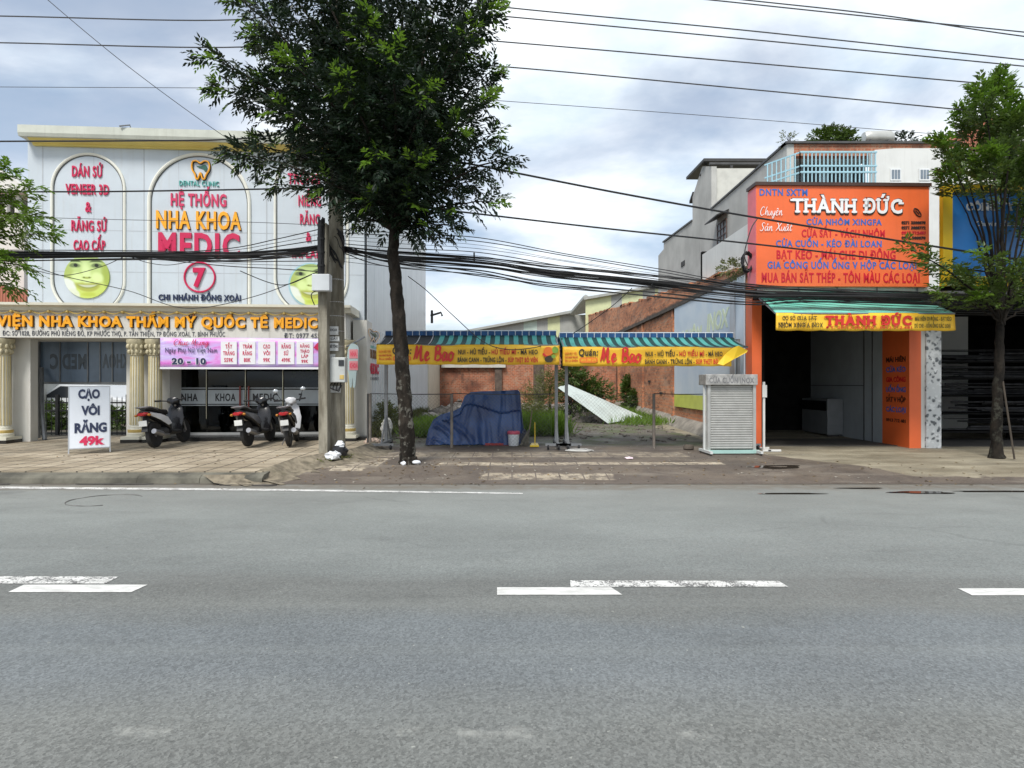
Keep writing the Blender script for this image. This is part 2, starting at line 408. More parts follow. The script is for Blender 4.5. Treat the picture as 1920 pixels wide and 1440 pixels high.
def road_material(worn=None):
    m, nt, b = newmat('asphalt')
    v = coords(nt); xs, ys = xy(nt, v)
    wob = mth(nt, 'MULTIPLY_ADD', noise(nt, coords(nt, True, (.25, .6, 1)), 1.2, 4), .9, mth(nt, 'SUBTRACT', ys, .45))
    cr = nd(nt, 'ShaderNodeValToRGB', {0: nd(nt, 'ShaderNodeMapRange', {'Value': wob, 'From Min': 2.0, 'From Max': 10.0}).outputs[0]})
    e = cr.color_ramp.elements; e[0].position = 0; e[0].color = (.150, .148, .143, 1); e[1].position = 1; e[1].color = (.215, .203, .188, 1)
    for pos, c in ((.09, (.146, .146, .142)), (.15, (.140, .147, .156)), (.235, (.136, .144, .153)), (.275, (.138, .138, .134)), (.345, (.137, .137, .134)), (.38, (.170, .176, .174)), (.62, (.195, .201, .197)), (.86, (.205, .205, .198))):
        k = e.new(pos); k.color = c + (1,)
    big = ramp(nt, noise(nt, coords(nt, True, (.5, 1, 1)), .9, 6, .6), .3, .75, .88, 1.1)
    c = mix(nt, 1.0, cr.outputs[0], nd(nt, 'ShaderNodeCombineColor', {0: big, 1: big, 2: big}).outputs[0], 'MULTIPLY')
    ag = nd(nt, 'ShaderNodeTexVoronoi', {'Vector': v, 'Scale': 75.0}); fine = noise(nt, v, 130, 3, .7)
    near = ramp(nt, ys, 2.2, 8.5, 1.0, .3, False)
    gr = nd(nt, 'ShaderNodeMapRange', {'Value': mth(nt, 'ADD', mth(nt, 'MULTIPLY', fine, .6), mth(nt, 'MULTIPLY', ag.outputs['Color'], .4)), 'From Min': .3, 'From Max': .7, 'To Min': .62, 'To Max': 1.38}).outputs[0]
    c2 = mix(nt, 1.0, c, nd(nt, 'ShaderNodeCombineColor', {0: gr, 1: gr, 2: gr}).outputs[0], 'MULTIPLY')
    c = mix(nt, near, c, c2)
    pale = ramp(nt, noise(nt, v, 26, 2, .5), .72, .76); c = mix(nt, mth(nt, 'MULTIPLY', pale, .5), c, (.42, .41, .38, 1))
    dark = ramp(nt, noise(nt, coords(nt, True, (.8, 1.6, 1)), 9, 5, .6), .68, .74); c = mix(nt, mth(nt, 'MULTIPLY', dark, .6), c, (.06, .06, .06, 1))
    crk = nd(nt, 'ShaderNodeTexVoronoi', {'Vector': nd(nt, 'ShaderNodeMapping', {'Vector': mix(nt, .12, v, nd(nt, 'ShaderNodeTexNoise', {'Vector': v, 'Scale': 2.0}).outputs['Color'], 'ADD'), 'Scale': (.22, .55, 1)}).outputs[0], 'Scale': 1.0}, feature='DISTANCE_TO_EDGE')
    crf = mth(nt, 'MULTIPLY', ramp(nt, crk.outputs['Distance'], .0, .010, .22, 0), ramp(nt, noise(nt, v, .7, 3), .5, .62))
    c = mix(nt, crf, c, (.05, .05, .05, 1))
    oil = mth(nt, 'MULTIPLY', ramp(nt, noise(nt, coords(nt, True, (.35, 1.1, 1)), 1.4, 6, .62), .55, .72, 0, .35), ramp(nt, noise(nt, v, 4, 5), .3, .6)); c = mix(nt, oil, c, (.075, .075, .075, 1))
    tyre = ramp(nt, noise(nt, coords(nt, True, (.05, 2.2, 1)), 1.0, 5, .6), .5, .7, 0, .22); c = mix(nt, tyre, c, (.22, .225, .22, 1))
    skid = rect_mask(nt, xs, mth(nt, 'ADD', ys, mth(nt, 'MULTIPLY', noise(nt, v, 6, 5), .12)), -3.4, .9, 2.72, 2.79, .03)
    c = mix(nt, mth(nt, 'MULTIPLY', skid, ramp(nt, noise(nt, v, 3.5, 6, .7), .5, .68, 0, .55)), c, (.36, .35, .33, 1))
    # dust washed along the far gutter
    dust = mth(nt, 'MULTIPLY', ramp(nt, mth(nt, 'MULTIPLY_ADD', noise(nt, v, 2.5, 5), .5, ys), 8.95, 9.35), ramp(nt, noise(nt, v, 5, 5), .3, .6, .45, .95))
    c = mix(nt, dust, c, (.155, .135, .115, 1))
    if worn is not None:
        w = ramp(nt, mth(nt, 'ADD', mth(nt, 'MULTIPLY', noise(nt, v, 60, 4, .7), .5), mth(nt, 'MULTIPLY', noise(nt, coords(nt, True, (1, 1, 1)), 7, 5, .7), .5)), worn, worn + .05); wc = mix(nt, ramp(nt, noise(nt, coords(nt, True, (1, 3, 1)), 5, 5, .65), .35, .65), (.46, .46, .44, 1), (.66, .66, .64, 1)); c = mix(nt, w, c, wc)
    if worn is None: c = mix(nt, 1.0, c, (.96, 1.0, .975, 1), 'MULTIPLY')
    nt.links.new(c, b.inputs['Base Color'])
    nt.links.new(ramp(nt, noise(nt, v, 1.5, 4), .3, .7, .62, .82), b.inputs['Roughness'])
    b.inputs['Specular IOR Level'].default_value = .4
    bump(nt, b, mth(nt, 'ADD', fine, mth(nt, 'MULTIPLY', ag.outputs['Distance'], .6)), .35, .006)
    return m
ASPH = road_material()
far_mat = M('dry_earth', (.19, .17, .13), .95, .2, .5)
setting(MB().grid(2, 2, lambda u, w: (-600 + 1200*u, -200 + 1200*w, -.08)).build('ground', far_mat))
setting(MB().grid(4, 4, lambda u, w: (-120 + 240*u, -12 + 21.6*w, 0)).build('road', ASPH))
E1 = .004
def marking(pts, mat, name='lane_marking', z=E1):
    pts = [P(px, py, YG(py)) for px, py in pts]; pts = [Vector((p.x, p.y, z)) for p in pts]
    b = MB().poly(pts); o = b.build(name, mat); return setting(o)
PAINT = road_material(.455); FRESH = road_material(.33); WORN = road_material(.45)
marking([(-40, 1081), (223, 1082), (197, 1095), (-60, 1095)], PAINT)
marking([(45, 1097), (277, 1097), (246, 1111), (15, 1111)], FRESH)
marking([(932, 1102), (1146, 1102), (1167, 1116), (932, 1116)], FRESH)
marking([(1069, 1089), (1460, 1090), (1478, 1101), (1070, 1101)], PAINT)
marking([(1796, 1104), (2030, 1104), (2050, 1117), (1823, 1117)], FRESH)
marking([(-900, 905), (0, 912.5), (500, 917), (980, 924.5), (980, 926.5), (500, 920.5), (0, 916.5), (-900, 908)], road_material(.44), 'edge_line')

def earth_apron():
    m, nt, b = newmat('worn_apron'); v = coords(nt); xs0, ys0 = xy(nt, v)
    nz = mth(nt, 'SUBTRACT', noise(nt, v, 2.2, 6, .6), .5); nz2 = mth(nt, 'SUBTRACT', noise(nt, coords(nt, True, (1, 1.7, 1)), 3.1, 6, .6), .5)
    xs = mth(nt, 'MULTIPLY_ADD', nz, .9, xs0); ys = mth(nt, 'MULTIPLY_ADD', nz2, .55, ys0)
    c = mix(nt, ramp(nt, noise(nt, v, 1.1, 6, .62), .34, .66), (.115, .096, .082, 1), (.19, .16, .128, 1))
    c = mix(nt, ramp(nt, noise(nt, v, 5, 6, .65), .5, .75, 0, .7), c, (.085, .078, .07, 1))
    c = mix(nt, ramp(nt, noise(nt, coords(nt, True, (.35, 1.2, 1)), 1.6, 6, .6), .52, .66, 0, .75), c, (.25, .225, .19, 1))
    # old pale paving left between the earth
    tl = nd(nt, 'ShaderNodeTexBrick', {'Vector': v, 'Color1': (.46, .40, .30, 1), 'Color2': (.39, .335, .25, 1), 'Mortar': (.12, .10, .085, 1), 'Scale': 1.0, 'Mortar Size': .012, 'Brick Width': .4, 'Row Height': .4}, offset=0.0)
    pat = ramp(nt, noise(nt, v, 4.5, 6, .7), .4, .56)
    fine = noise(nt, v, 60, 3, .6)
    tiles = 0
    for (x0, x1, y0, y1, k) in ((-1.35, 1.0, 10.62, 10.98, 1), (.2, 3.9, 10.72, 11.05, .9), (-.55, 1.7, 9.62, 10.05, .85), (-3.0, 3.6, 11.75, 12.6, .55), (-4.0, -2.4, 10.4, 11.6, .8), (-3.2, -2.6, 10.2, 10.7, .9)):
        q = mth(nt, 'MULTIPLY', mth(nt, 'MULTIPLY', rect_mask(nt, mth(nt, 'MULTIPLY_ADD', nz, .25, xs0), mth(nt, 'MULTIPLY_ADD', nz2, .12, ys0), x0, x1, y0, y1, .03), k), mth(nt, 'MAXIMUM', pat, .25))
        tiles = q if tiles == 0 else mth(nt, 'MAXIMUM', tiles, q)
    c = mix(nt, tiles, c, tl.outputs[0])
    c = mix(nt, 1.0, c, mix(nt, tiles, (.70, .67, .64, 1), (1, 1, 1, 1)), 'MULTIPLY')
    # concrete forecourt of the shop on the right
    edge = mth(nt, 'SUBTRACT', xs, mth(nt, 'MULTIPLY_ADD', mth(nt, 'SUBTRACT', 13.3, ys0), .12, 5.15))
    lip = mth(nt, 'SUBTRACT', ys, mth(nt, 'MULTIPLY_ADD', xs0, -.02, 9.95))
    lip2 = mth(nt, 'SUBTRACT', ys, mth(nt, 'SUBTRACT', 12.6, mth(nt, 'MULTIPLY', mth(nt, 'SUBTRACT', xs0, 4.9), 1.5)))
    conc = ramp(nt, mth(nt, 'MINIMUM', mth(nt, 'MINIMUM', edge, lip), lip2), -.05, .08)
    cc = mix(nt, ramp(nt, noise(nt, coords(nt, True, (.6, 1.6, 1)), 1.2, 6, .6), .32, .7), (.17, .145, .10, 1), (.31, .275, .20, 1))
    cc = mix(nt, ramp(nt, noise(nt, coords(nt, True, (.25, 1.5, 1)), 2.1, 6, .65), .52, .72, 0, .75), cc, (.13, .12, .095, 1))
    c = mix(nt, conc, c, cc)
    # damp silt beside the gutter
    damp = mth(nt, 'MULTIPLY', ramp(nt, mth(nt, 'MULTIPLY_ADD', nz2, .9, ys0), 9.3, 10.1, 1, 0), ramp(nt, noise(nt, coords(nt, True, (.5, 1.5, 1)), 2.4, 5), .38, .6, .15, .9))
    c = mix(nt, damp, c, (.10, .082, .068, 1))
    # lot behind: trodden concrete with moss
    lot = ramp(nt, ys, 13.4, 14.2); moss = ramp(nt, noise(nt, v, 1.3, 5, .6), .42, .62)
    lc = mix(nt, moss, (.115, .10, .08, 1), (.085, .098, .04, 1))
    c = mix(nt, mth(nt, 'MULTIPLY', lot, mth(nt, 'SUBTRACT', 1.0, conc)), c, lc)
    k = nd(nt, 'ShaderNodeMapRange', {'Value': fine, 'From Min': .3, 'From Max': .7, 'To Min': .78, 'To Max': 1.22}).outputs[0]
    c = mix(nt, 1.0, c, nd(nt, 'ShaderNodeCombineColor', {0: k, 1: k, 2: k}).outputs[0], 'MULTIPLY')
    nt.links.new(c, b.inputs['Base Color'])
    nt.links.new(ramp(nt, noise(nt, v, 1.7, 5), .35, .65, .55, .9), b.inputs['Roughness'])
    bump(nt, b, mth(nt, 'ADD', noise(nt, v, 11, 6, .65), mth(nt, 'MULTIPLY', fine, .3)), .55, .03); return m
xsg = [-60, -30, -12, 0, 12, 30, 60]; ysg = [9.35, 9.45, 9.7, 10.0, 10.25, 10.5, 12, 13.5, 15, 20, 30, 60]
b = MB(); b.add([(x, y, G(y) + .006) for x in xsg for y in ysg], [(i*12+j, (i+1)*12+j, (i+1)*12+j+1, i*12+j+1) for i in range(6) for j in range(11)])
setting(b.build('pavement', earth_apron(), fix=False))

def tile_material():
    m, nt, b = newmat('paving_tiles'); v = coords(nt)
    tl = nd(nt, 'ShaderNodeTexBrick', {'Vector': v, 'Color1': (.43, .37, .275, 1), 'Color2': (.35, .295, .215, 1), 'Mortar': (.075, .062, .045, 1), 'Scale': 1.0, 'Mortar Size': .017, 'Brick Width': .42, 'Row Height': .42, 'Bias': 0.1}, offset=0.0)
    fx, fy = xy(nt, v); lx = mth(nt, 'ABSOLUTE', mth(nt, 'SUBTRACT', mth(nt, 'FRACT', mth(nt, 'DIVIDE', fx, .21)), .5))
    c = tl.outputs[0]
    c = mix(nt, ramp(nt, noise(nt, coords(nt, True, (.7, 1.3, 1)), 1.0, 6, .6), .36, .68), c, mix(nt, 1.0, c, (.62, .60, .56, 1), 'MULTIPLY'))
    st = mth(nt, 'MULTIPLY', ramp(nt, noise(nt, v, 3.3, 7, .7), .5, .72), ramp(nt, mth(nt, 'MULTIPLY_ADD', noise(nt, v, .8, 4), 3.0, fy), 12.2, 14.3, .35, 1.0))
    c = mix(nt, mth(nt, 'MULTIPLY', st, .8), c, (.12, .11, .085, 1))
    fine = noise(nt, v, 45, 4, .65); k = nd(nt, 'ShaderNodeMapRange', {'Value': fine, 'From Min': .3, 'From Max': .7, 'To Min': .8, 'To Max': 1.2}).outputs[0]
    c = mix(nt, 1.0, c, nd(nt, 'ShaderNodeCombineColor', {0: k, 1: k, 2: k}).outputs[0], 'MULTIPLY')
    c = mix(nt, ramp(nt, noise(nt, v, 14, 3), .73, .76, 0, .7), c, (.5, .46, .38, 1))
    nt.links.new(c, b.inputs['Base Color']); b.inputs['Roughness'].default_value = .8
    bump(nt, b, mth(nt, 'ADD', tl.outputs['Fac'], mth(nt, 'MULTIPLY', fine, -.4)), -.5, .01); return m
TILE = tile_material()
# tiled sidewalk on the left: broken slanting right end, real slab with a kerb at the road
edge = [(-60, 9.72), (-4.1, 9.62)] + [(-4.1 + t*1.0 + random.uniform(-.05, .05), 9.62 + t*2.3) for t in (.15, .3, .45, .6, .75, .9, 1.0)] + [(-3.05, 13.2), (-3.35, 15.3), (-3.75, 16), (-60, 16)]
top = [(x, y, .165 + .03*max(0, (y-10.5)/5)) for x, y in edge]
b = MB(); b.prism(top, (0, 0, -.2)); setting(b.build('sidewalk', TILE))
kerb = M('kerb_concrete', (.10, .095, .075), .9, .45, 2.5, dirt=.95, dirtcol=(.07, .065, .05), bmp=.5, bscale=14)
b = MB(); x = -30.0
while x < -4.4:
    L = .996; dz = random.uniform(-.004, .004); dy = random.uniform(-.006, .006)
    b.prism([(x, 9.36+dy, -.05), (x, 9.40+dy, .09+dz), (x, 9.47+dy, .135+dz), (x, 9.70, .160), (x, 9.70, -.05)], (L, 0, 0)); x += 1.0
setting(b.build('kerb', kerb))
# earth banked against the broken end of the tiles
pe = [(-4.9, 9.36), (-4.35, 9.40)] + edge[1:9] + [(-3.05, 13.2)]; sk = MB(); L0, L1, L2 = [], [], []
fine = smoothpath([(x, y, 0) for x, y in pe], 4)
for i, p in enumerate(fine):
    L0.append((p.x - .05, p.y + .04, G(p.y) + .175 if p.y > 9.6 else .145)); L1.append((p.x + .12 + random.uniform(0, .12), p.y - random.uniform(.02, .1), G(p.y) + random.uniform(.03, .06))); L2.append((p.x + .3 + random.uniform(0, .3), p.y - random.uniform(.05, .25), G(p.y - .15) + .008))
n_ = len(fine); sk.add(L0 + L1 + L2, [(r_*n_ + i, r_*n_ + i + 1, (r_+1)*n_ + i + 1, (r_+1)*n_ + i) for r_ in (0, 1) for i in range(n_ - 1)])
setting(sk.build('earth_bank', M('banked_earth', (.17, .145, .105), .95, .4, 7, dirt=.7, dirtcol=(.06, .055, .03), bmp=.7, bscale=18), smooth=True), 'structure')
# broken asphalt crust by the gutter
crust = M('broken_crust', (.06, .055, .05), .9, .3, 6, bmp=.6, bscale=20)
b = MB()
for cx, cy, rx, ry in ((-4.35, 9.27, .32, .06), (-3.9, 9.2, .22, .035), (-8.3, 9.3, .5, .03), (-6.2, 9.31, .7, .025)):
    pts = [(cx + rx*math.cos(a)*random.uniform(.6, 1.1), cy + ry*math.sin(a)*random.uniform(.5, 1.2), .004) for a in np.linspace(0, 6.283, 18)[:-1]]
    b.prism(pts, (0, 0, .016))
setting(b.build('road_debris', crust), 'stuff')
# manhole ring sunk in the road
b = MB(); c = P(197, 938, YG(938))
pts = [(c.x + .46*math.cos(a), c.y + .40*math.sin(a), .001) for a in np.linspace(.7, 5.2, 40)]
b.tube(pts, [.004 + .007*abs(math.sin(i*.35)) for i in range(40)], 5); o = b.build('manhole_rim', M('worn_rim', (.10, .10, .095), .9, .4, 5))
tag(o, 'dark worn manhole ring in the road near the left kerb', 'manhole')
# puddles
wm, nt, pb = newmat('puddle_water'); pb.inputs['Base Color'].default_value = (.035, .028, .022, 1); pb.inputs['Roughness'].default_value = .03; pb.inputs['Specular IOR Level'].default_value = .7
def puddle(px0, px1, py, ry, seed):
    r2 = random.Random(seed); y = YG(py, .01); x0, x1 = X(px0, y), X(px1, y); n = 40; pts = []
    ph = [r2.uniform(0, 6) for _ in range(4)]
    for i in range(n):
        a = 2*math.pi*i/n; k = 1 + .16*math.sin(2*a+ph[0]) + .12*math.sin(3*a+ph[1]) + .10*math.sin(5*a+ph[2])
        xx = (x0+x1)/2 + (x1-x0)/2*k*math.cos(a); yy = y + ry*k*math.sin(a)
        pts.append((xx, yy, G(yy) + .011))
    setting(MB().poly(pts).build('puddle', wm, fix=False))
puddle(1412, 1500, 887, .17, 1); puddle(1668, 1785, 923, .085, 5); puddle(1432, 1540, 925, .045, 3); puddle(1560, 1665, 915, .03, 6); puddle(1790, 1990, 921, .045, 9)

# ================================================================ dental clinic
white = M('white_cladding', (.50, .555, .605), .45, .05, 1.2, dirt=.34, dirtcol=(.42, .43, .42), streak=True)
plaster = M('cream_plaster', (.60, .59, .55), .7, .06, 1.5, dirt=.4, dirtcol=(.3, .28, .24), streak=True)
cream = M('cream_trim', (.62, .60, .50), .6, .05, 2, dirt=.25, dirtcol=(.35, .32, .26))
gold = M('gold_paint', (.50, .36, .11), .45, .15, 5)
crimson = M('crimson_letters', (.52, .012, .075), .35, .05, 5)
rose = M('rose_letters', (.56, .035, .11), .35, .05, 5)
amber = M('amber_letters', (.82, .36, .012), .35, .08, 5)
navy = M('navy_letters', (.018, .028, .075), .4, .1, 5)
blackp = M('black_paint', (.016, .016, .018), .4, .2, 5)
black_stone = M('black_granite', (.018, .018, .018), .25, .2, 8)
tealp = M('teal_letters', (.10, .42, .38), .4, .05, 5)
steel = M('grey_steel', (.20, .21, .22), .45, .15, 4, metal=.5, dirt=.3, dirtcol=(.12, .08, .05))
CF = Frame(-3.81, 15.4, 4.0)
cl = root('dental_clinic', tuple(CF.w(0, 0, .15)), 'white dental clinic with arched lettered panels above a gold lettered fascia', 'building', rotz=R(4))
V = .1
def czone(px0, px1, py0, py1, v, th, name, mat, **k): return spanel(CF, px0, px1, py0, py1, v, th).build(name, mat, cl, **k)
uL, uR, zT = CF.U(52, V), CF.U(683, V), CF.Zp(300, 270, V)
zF = CF.Zp(300, 580, V)
# body and upper facade
MB().fbox(CF, uL, uR, V, V + .5, zF - .5, zT).build('facade_wall', white, cl)
MB().fbox(CF, CF.U(250, .6), uR + .02, .6, 10.6, 3.3, zT - .05).build('upper_storey', white, cl)
# panel joints and pilaster strips on the facade
seam = M('panel_seam', (.40, .43, .46), .6, .05)
b = MB()
for px in (80, 270, 500): b.fbox(CF, CF.U(px-1, V), CF.U(px+1, V), V-.004, V+.01, zF, zT)
for px in (176, 335, 420, 590): b.fbox(CF, CF.U(px-.4, V), CF.U(px+.4, V), V-.002, V+.01, zF, zT)
for py in (434, 511): b.fbox(CF, uL, uR, V-.0025, V+.01, CF.Zp(300, py, V)-.008, CF.Zp(300, py, V)+.008)
b.build('panel_seam', seam, cl)
# cornice of two steps with a yellow band between
cor = M('grey_cream_cornice', (.50, .52, .46), .7, .08, 2, dirt=.3, dirtcol=(.25, .25, .2), streak=True)
yel = M('pale_yellow_band', (.68, .55, .16), .6, .06, 2)
u0c, u1c = CF.U(33, V-.35), CF.U(683, V-.35)+.12
cp = [(V+.4, zT+.25), (V-.36, zT+.25), (V-.36, zT+.06), (V-.33, zT-.02), (V+.4, zT-.02)]
MB().prism([CF.w(u0c, v, z) for v, z in cp], CF.w(u1c, 0, 0) - CF.w(u0c, 0, 0)).build('cornice', cor, cl)
cp = [(V+.002, zT-.02), (V-.26, zT-.021), (V-.2, zT-.07), (V-.08, zT-.10), (V-.08, zT-.14), (V+.002, zT-.14)]
MB().prism([CF.w(u0c+.16, v, z) for v, z in cp], CF.w(u1c-.1, 0, 0) - CF.w(u0c+.16, 0, 0)).build('cornice_band', yel, cl)
# arched frames
arch_m = M('arch_off_white', (.70, .70, .63), .5, .04, 2); greyl_ = M('shadow_line_grey', (.09, .10, .10), .6, .1)
def arch(pl, pr, pt, pb, rnd_bottom, tube_r, name='arch_frame', v=V):
    u0, u1 = CF.U(pl, v), CF.U(pr, v); r = (u1-u0)/2; uc = (u0+u1)/2; z1 = CF.Zp((pl+pr)/2, pt, v); z0 = CF.Zp((pl+pr)/2, pb, v)
    pts = [(u0, z0)] if not rnd_bottom else []
    zc = z1 - r
    pts += [(uc - r*math.cos(a), zc + r*math.sin(a)) for a in np.linspace(0, math.pi, 29)]
    if rnd_bottom: pts += [(uc + r*math.cos(a), z0 + r - r*math.sin(a)) for a in np.linspace(0, math.pi, 29)]
    else: pts.append((u1, z0))
    MB().tube([CF.w(u, v-.01, z) for u, z in pts], tube_r, 8, closed=rnd_bottom).build(name, arch_m, cl, smooth=True)
    zm = (z0+z1)/2; MB().tube([CF.w(uc + (u-uc)*(1-tube_r*1.1/r), v-.002, zm + (z-zm)*(1-tube_r*1.1/(z1-z0)*2)) for u, z in pts], .016, 5, closed=rnd_bottom).build('arch_shadow_line', greyl_, cl)  # dark tube drawn as the shadow line inside the arch frame
arch(98, 234, 289, 590, True, .036); arch(280, 468, 290, 578, False, .045); arch(516, 652, 290, 590, True, .036)
def ctext(s, a, b_, t, d, mat, v=V, ext=.03, bold=.03, **k): return text(CF, s, a, b_, t, d, v, mat, cl, bold, ext, **k)
for s, a, b_, t, d in (("DÁN SỨ", 136, 193, 312, 332), ("VENEER 3D", 124, 205, 346, 365), ("&", 161, 172, 379, 398), ("RĂNG SỨ", 135, 201, 414, 434), ("CAO CẤP", 139, 198, 451, 470),
                       ("NIỀNG", 560, 602, 367, 387), ("RĂNG", 563, 600, 402, 421), ("&", 574, 584, 436, 453), ("IMPLANT", 548, 615, 467, 484), ("TRỒNG", 540, 600, 326, 346)):
    ctext(s, a, b_, t, d, crimson, bold=.02)
ctext("DENTAL CLINIC", 337, 411, 340, 349, tealp, ext=.03, bold=.0, name='small_lettering')
ctext("HỆ THỐNG", 321, 425, 364, 387, rose); ctext("NHA KHOA", 294, 453, 397, 430, amber, ext=.045); ctext("NHA KHOA", 295.2, 454.2, 397.8, 431.5, blackp, v=V+.012, ext=.03, name='letter_backing')
ctext("MEDIC", 298, 450, 438, 484, crimson, ext=.045, bold=.035, space=1.16); ctext("CHI NHÁNH ĐỒNG XOÀI", 298, 452, 553, 564, navy, ext=.03)
ctext("7", 363, 386, 503, 538, crimson, ext=.05, bold=.05)
def cpt(px, py, v=V): return CF.w(CF.U(px, v), v, CF.Zp(px, py, v))
def ring(px, py, rpx, tr, name, mat, v=V):
    rr = rpx/F*CF.dist(px, v); c = (CF.U(px, v), CF.Zp(px, py, v))
    MB().tube([CF.w(c[0]+rr*math.cos(a), v-.02, c[1]+rr*math.sin(a)) for a in np.linspace(0, 2*math.pi, 41)[:-1]], tr, 6, closed=True).build(name, mat, cl, smooth=True)
ring(375, 520, 27.5, .025, 'number_ring', crimson)
# tooth emblem: outlined molar with a leaf inside
def tooth(fr, pc, py, k, v, parent, name='tooth_emblem', thin=1.0):
    o_ = [(-16, -10), (-14, -16), (-7, -17), (0, -13), (7, -17), (14, -16), (17, -9), (16, 0), (11, 8), (8, 16), (4, 16), (0, 5), (-4, 16), (-8, 16), (-10, 8), (-15, 0)]
    pts = smoothpath([(a, 0, c) for a, c in o_ + o_[:1]], 4)[:-1]
    loop = lambda s, vv: [fr.w(fr.U(pc + p.x*k*s, v), vv, fr.Zp(pc, py + p.z*k*s, v)) for p in pts]
    d = fr.dist(pc, v)/F
    for tr, mat, off, nm in ((3.6, blackp, -.004, 'emblem_backing'), (2.5, amber, -.045, name)):
        MB().tube(loop(1, v+off), tr*k*d*.62*thin, 6, closed=True).build(nm, mat, parent, smooth=True)
    lf = smoothpath([(-9, 0, -9), (0, 0, -8), (8, 0, -11), (12, 0, -5), (9, 0, 2), (4, 0, -3), (-3, 0, -5)], 4)
    MB().prism([fr.w(fr.U(pc + p.x*k, v), v, fr.Zp(pc, py + p.z*k, v)) for p in lf], fr.w(0, -.02, 0)-fr.w(0, 0, 0)).build('emblem_leaf', greenp, parent)
greenp = M('dark_green_paint', (.02, .10, .07), .4, .1)
tooth(CF, 377, 320, 1.0, V, cl)
# round advert pictures of a smiling face, printed in lime green: a real disc with printed shapes
lime, ltn, lb = newmat('lime_print'); lv = coords(ltn)
lc = mix(ltn, ramp(ltn, noise(ltn, lv, 2.2, 3), .35, .65), (.42, .52, .08, 1), (.66, .70, .34, 1)); ltn.links.new(lc, lb.inputs['Base Color']); lb.inputs['Roughness'].default_value = .3
pale_print = M('pale_print', (.74, .78, .68), .3, .05); darkg = M('dark_green_print', (.05, .085, .03), .3, .2); midg = M('mid_green_print', (.27, .36, .035), .3, .15); blue_print = M('sky_blue_print', (.35, .55, .62), .3, .1)
def disc(px, py, r, v, mat, name, th=.03, squash=1.0, par=None):
    d = CF.dist(px, v)/F; c = (CF.U(px, v), CF.Zp(px, py, v))
    pts = [CF.w(c[0]+r*d*math.cos(a), v, c[1]+r*d*squash*math.sin(a)) for a in np.linspace(0, 2*math.pi, 49)[:-1]]
    return MB().prism(pts, CF.w(0, -th, 0)-CF.w(0, 0, 0)).build(name, mat, par or cl)
def portrait(pc, py, r, name):
    """a softly printed lime portrait: eyes above, broad smile below, printed on a flat disc"""
    m, nt, b = newmat(name); g = nd(nt, 'ShaderNodeSeparateXYZ', {0: nd(nt, 'ShaderNodeNewGeometry').outputs['Position']})
    k = r / F * CF.dist(pc, V); c0 = CF.w(CF.U(pc, V), V, CF.Zp(pc, py, V))
    u = mth(nt, 'DIVIDE', mth(nt, 'SUBTRACT', g.outputs['X'], c0.x), k); w = mth(nt, 'DIVIDE', mth(nt, 'SUBTRACT', g.outputs['Z'], c0.z), k)
    u = mth(nt, 'ADD', u, mth(nt, 'MULTIPLY', w, .12))
    c = mix(nt, ramp(nt, w, -.9, .9), (.52, .62, .13, 1), (.45, .58, .24, 1))
    def spot(x, z, rx, rz, col, s=1.0, soft=.5, bend=0.0):
        nonlocal c
        zz = mth(nt, 'SUBTRACT', w, z) if not bend else mth(nt, 'SUBTRACT', mth(nt, 'SUBTRACT', w, z), mth(nt, 'MULTIPLY', mth(nt, 'POWER', mth(nt, 'ABSOLUTE', mth(nt, 'SUBTRACT', u, x)), 2.0), bend))
        d = mth(nt, 'ADD', mth(nt, 'POWER', mth(nt, 'ABSOLUTE', mth(nt, 'DIVIDE', mth(nt, 'SUBTRACT', u, x), rx)), 2.0), mth(nt, 'POWER', mth(nt, 'ABSOLUTE', mth(nt, 'DIVIDE', zz, rz)), 2.0))
        c = mix(nt, ramp(nt, d, 1 - soft, 1 + soft, s, 0), c, col + (1,))
    spot(-.85, .1, .28, .75, (.36, .44, .10), .8, .9); spot(.9, .2, .22, .7, (.30, .38, .05), .8, .9); spot(0, .05, .2, .55, (.66, .78, .38), .8, .9); spot(-.42, -.05, .26, .24, (.64, .77, .34), .9, .9); spot(.45, -.05, .26, .24, (.66, .78, .36), .9, .9)
    spot(-.95, -.5, .42, .42, (.70, .74, .66), 1, .3); spot(-.7, -.85, .3, .3, (.66, .70, .55), .9, .4); spot(0, 1.0, .9, .16, (.25, .34, .08), .7, .9)
    spot(-.46, .72, .30, .05, (.06, .09, .03), .9, .6, -.5); spot(.5, .72, .30, .05, (.06, .09, .03), .9, .6, -.5)
    spot(-.46, .52, .24, .11, (.10, .14, .05), .85, .6, -.4); spot(.5, .52, .24, .11, (.10, .14, .05), .85, .6, -.4); spot(-.42, .52, .09, .08, (.015, .02, .01), 1, .4); spot(.5, .52, .09, .08, (.015, .02, .01), 1, .4)
    spot(0, -.06, .20, .05, (.28, .33, .04), .8, .8, .6); spot(-.12, -.04, .05, .04, (.12, .16, .02), .8, .7); spot(.12, -.04, .05, .04, (.12, .16, .02), .8, .7)
    spot(0, -.50, .56, .20, (.34, .34, .05), .8, .5, .42); spot(0, -.47, .46, .085, (.24, .28, .06), .8, .7, .42); spot(0, -.44, .38, .055, (.56, .60, .44), .85, .6, .42); spot(0, -.82, .3, .1, (.40, .46, .04), .6, .9)
    nt.links.new(c, b.inputs['Base Color']); b.inputs['Roughness'].default_value = .35; return m
disc(164, 519, 40.5, V, portrait(164, 519, 40.5, 'portrait_print'), 'picture_disc')
disc(584, 534, 38.5, V-.01, portrait(584, 534, 38.5, 'portrait_print'), 'picture_disc'); disc(583, 534, 41, V, blue_print, 'disc_border', .02)

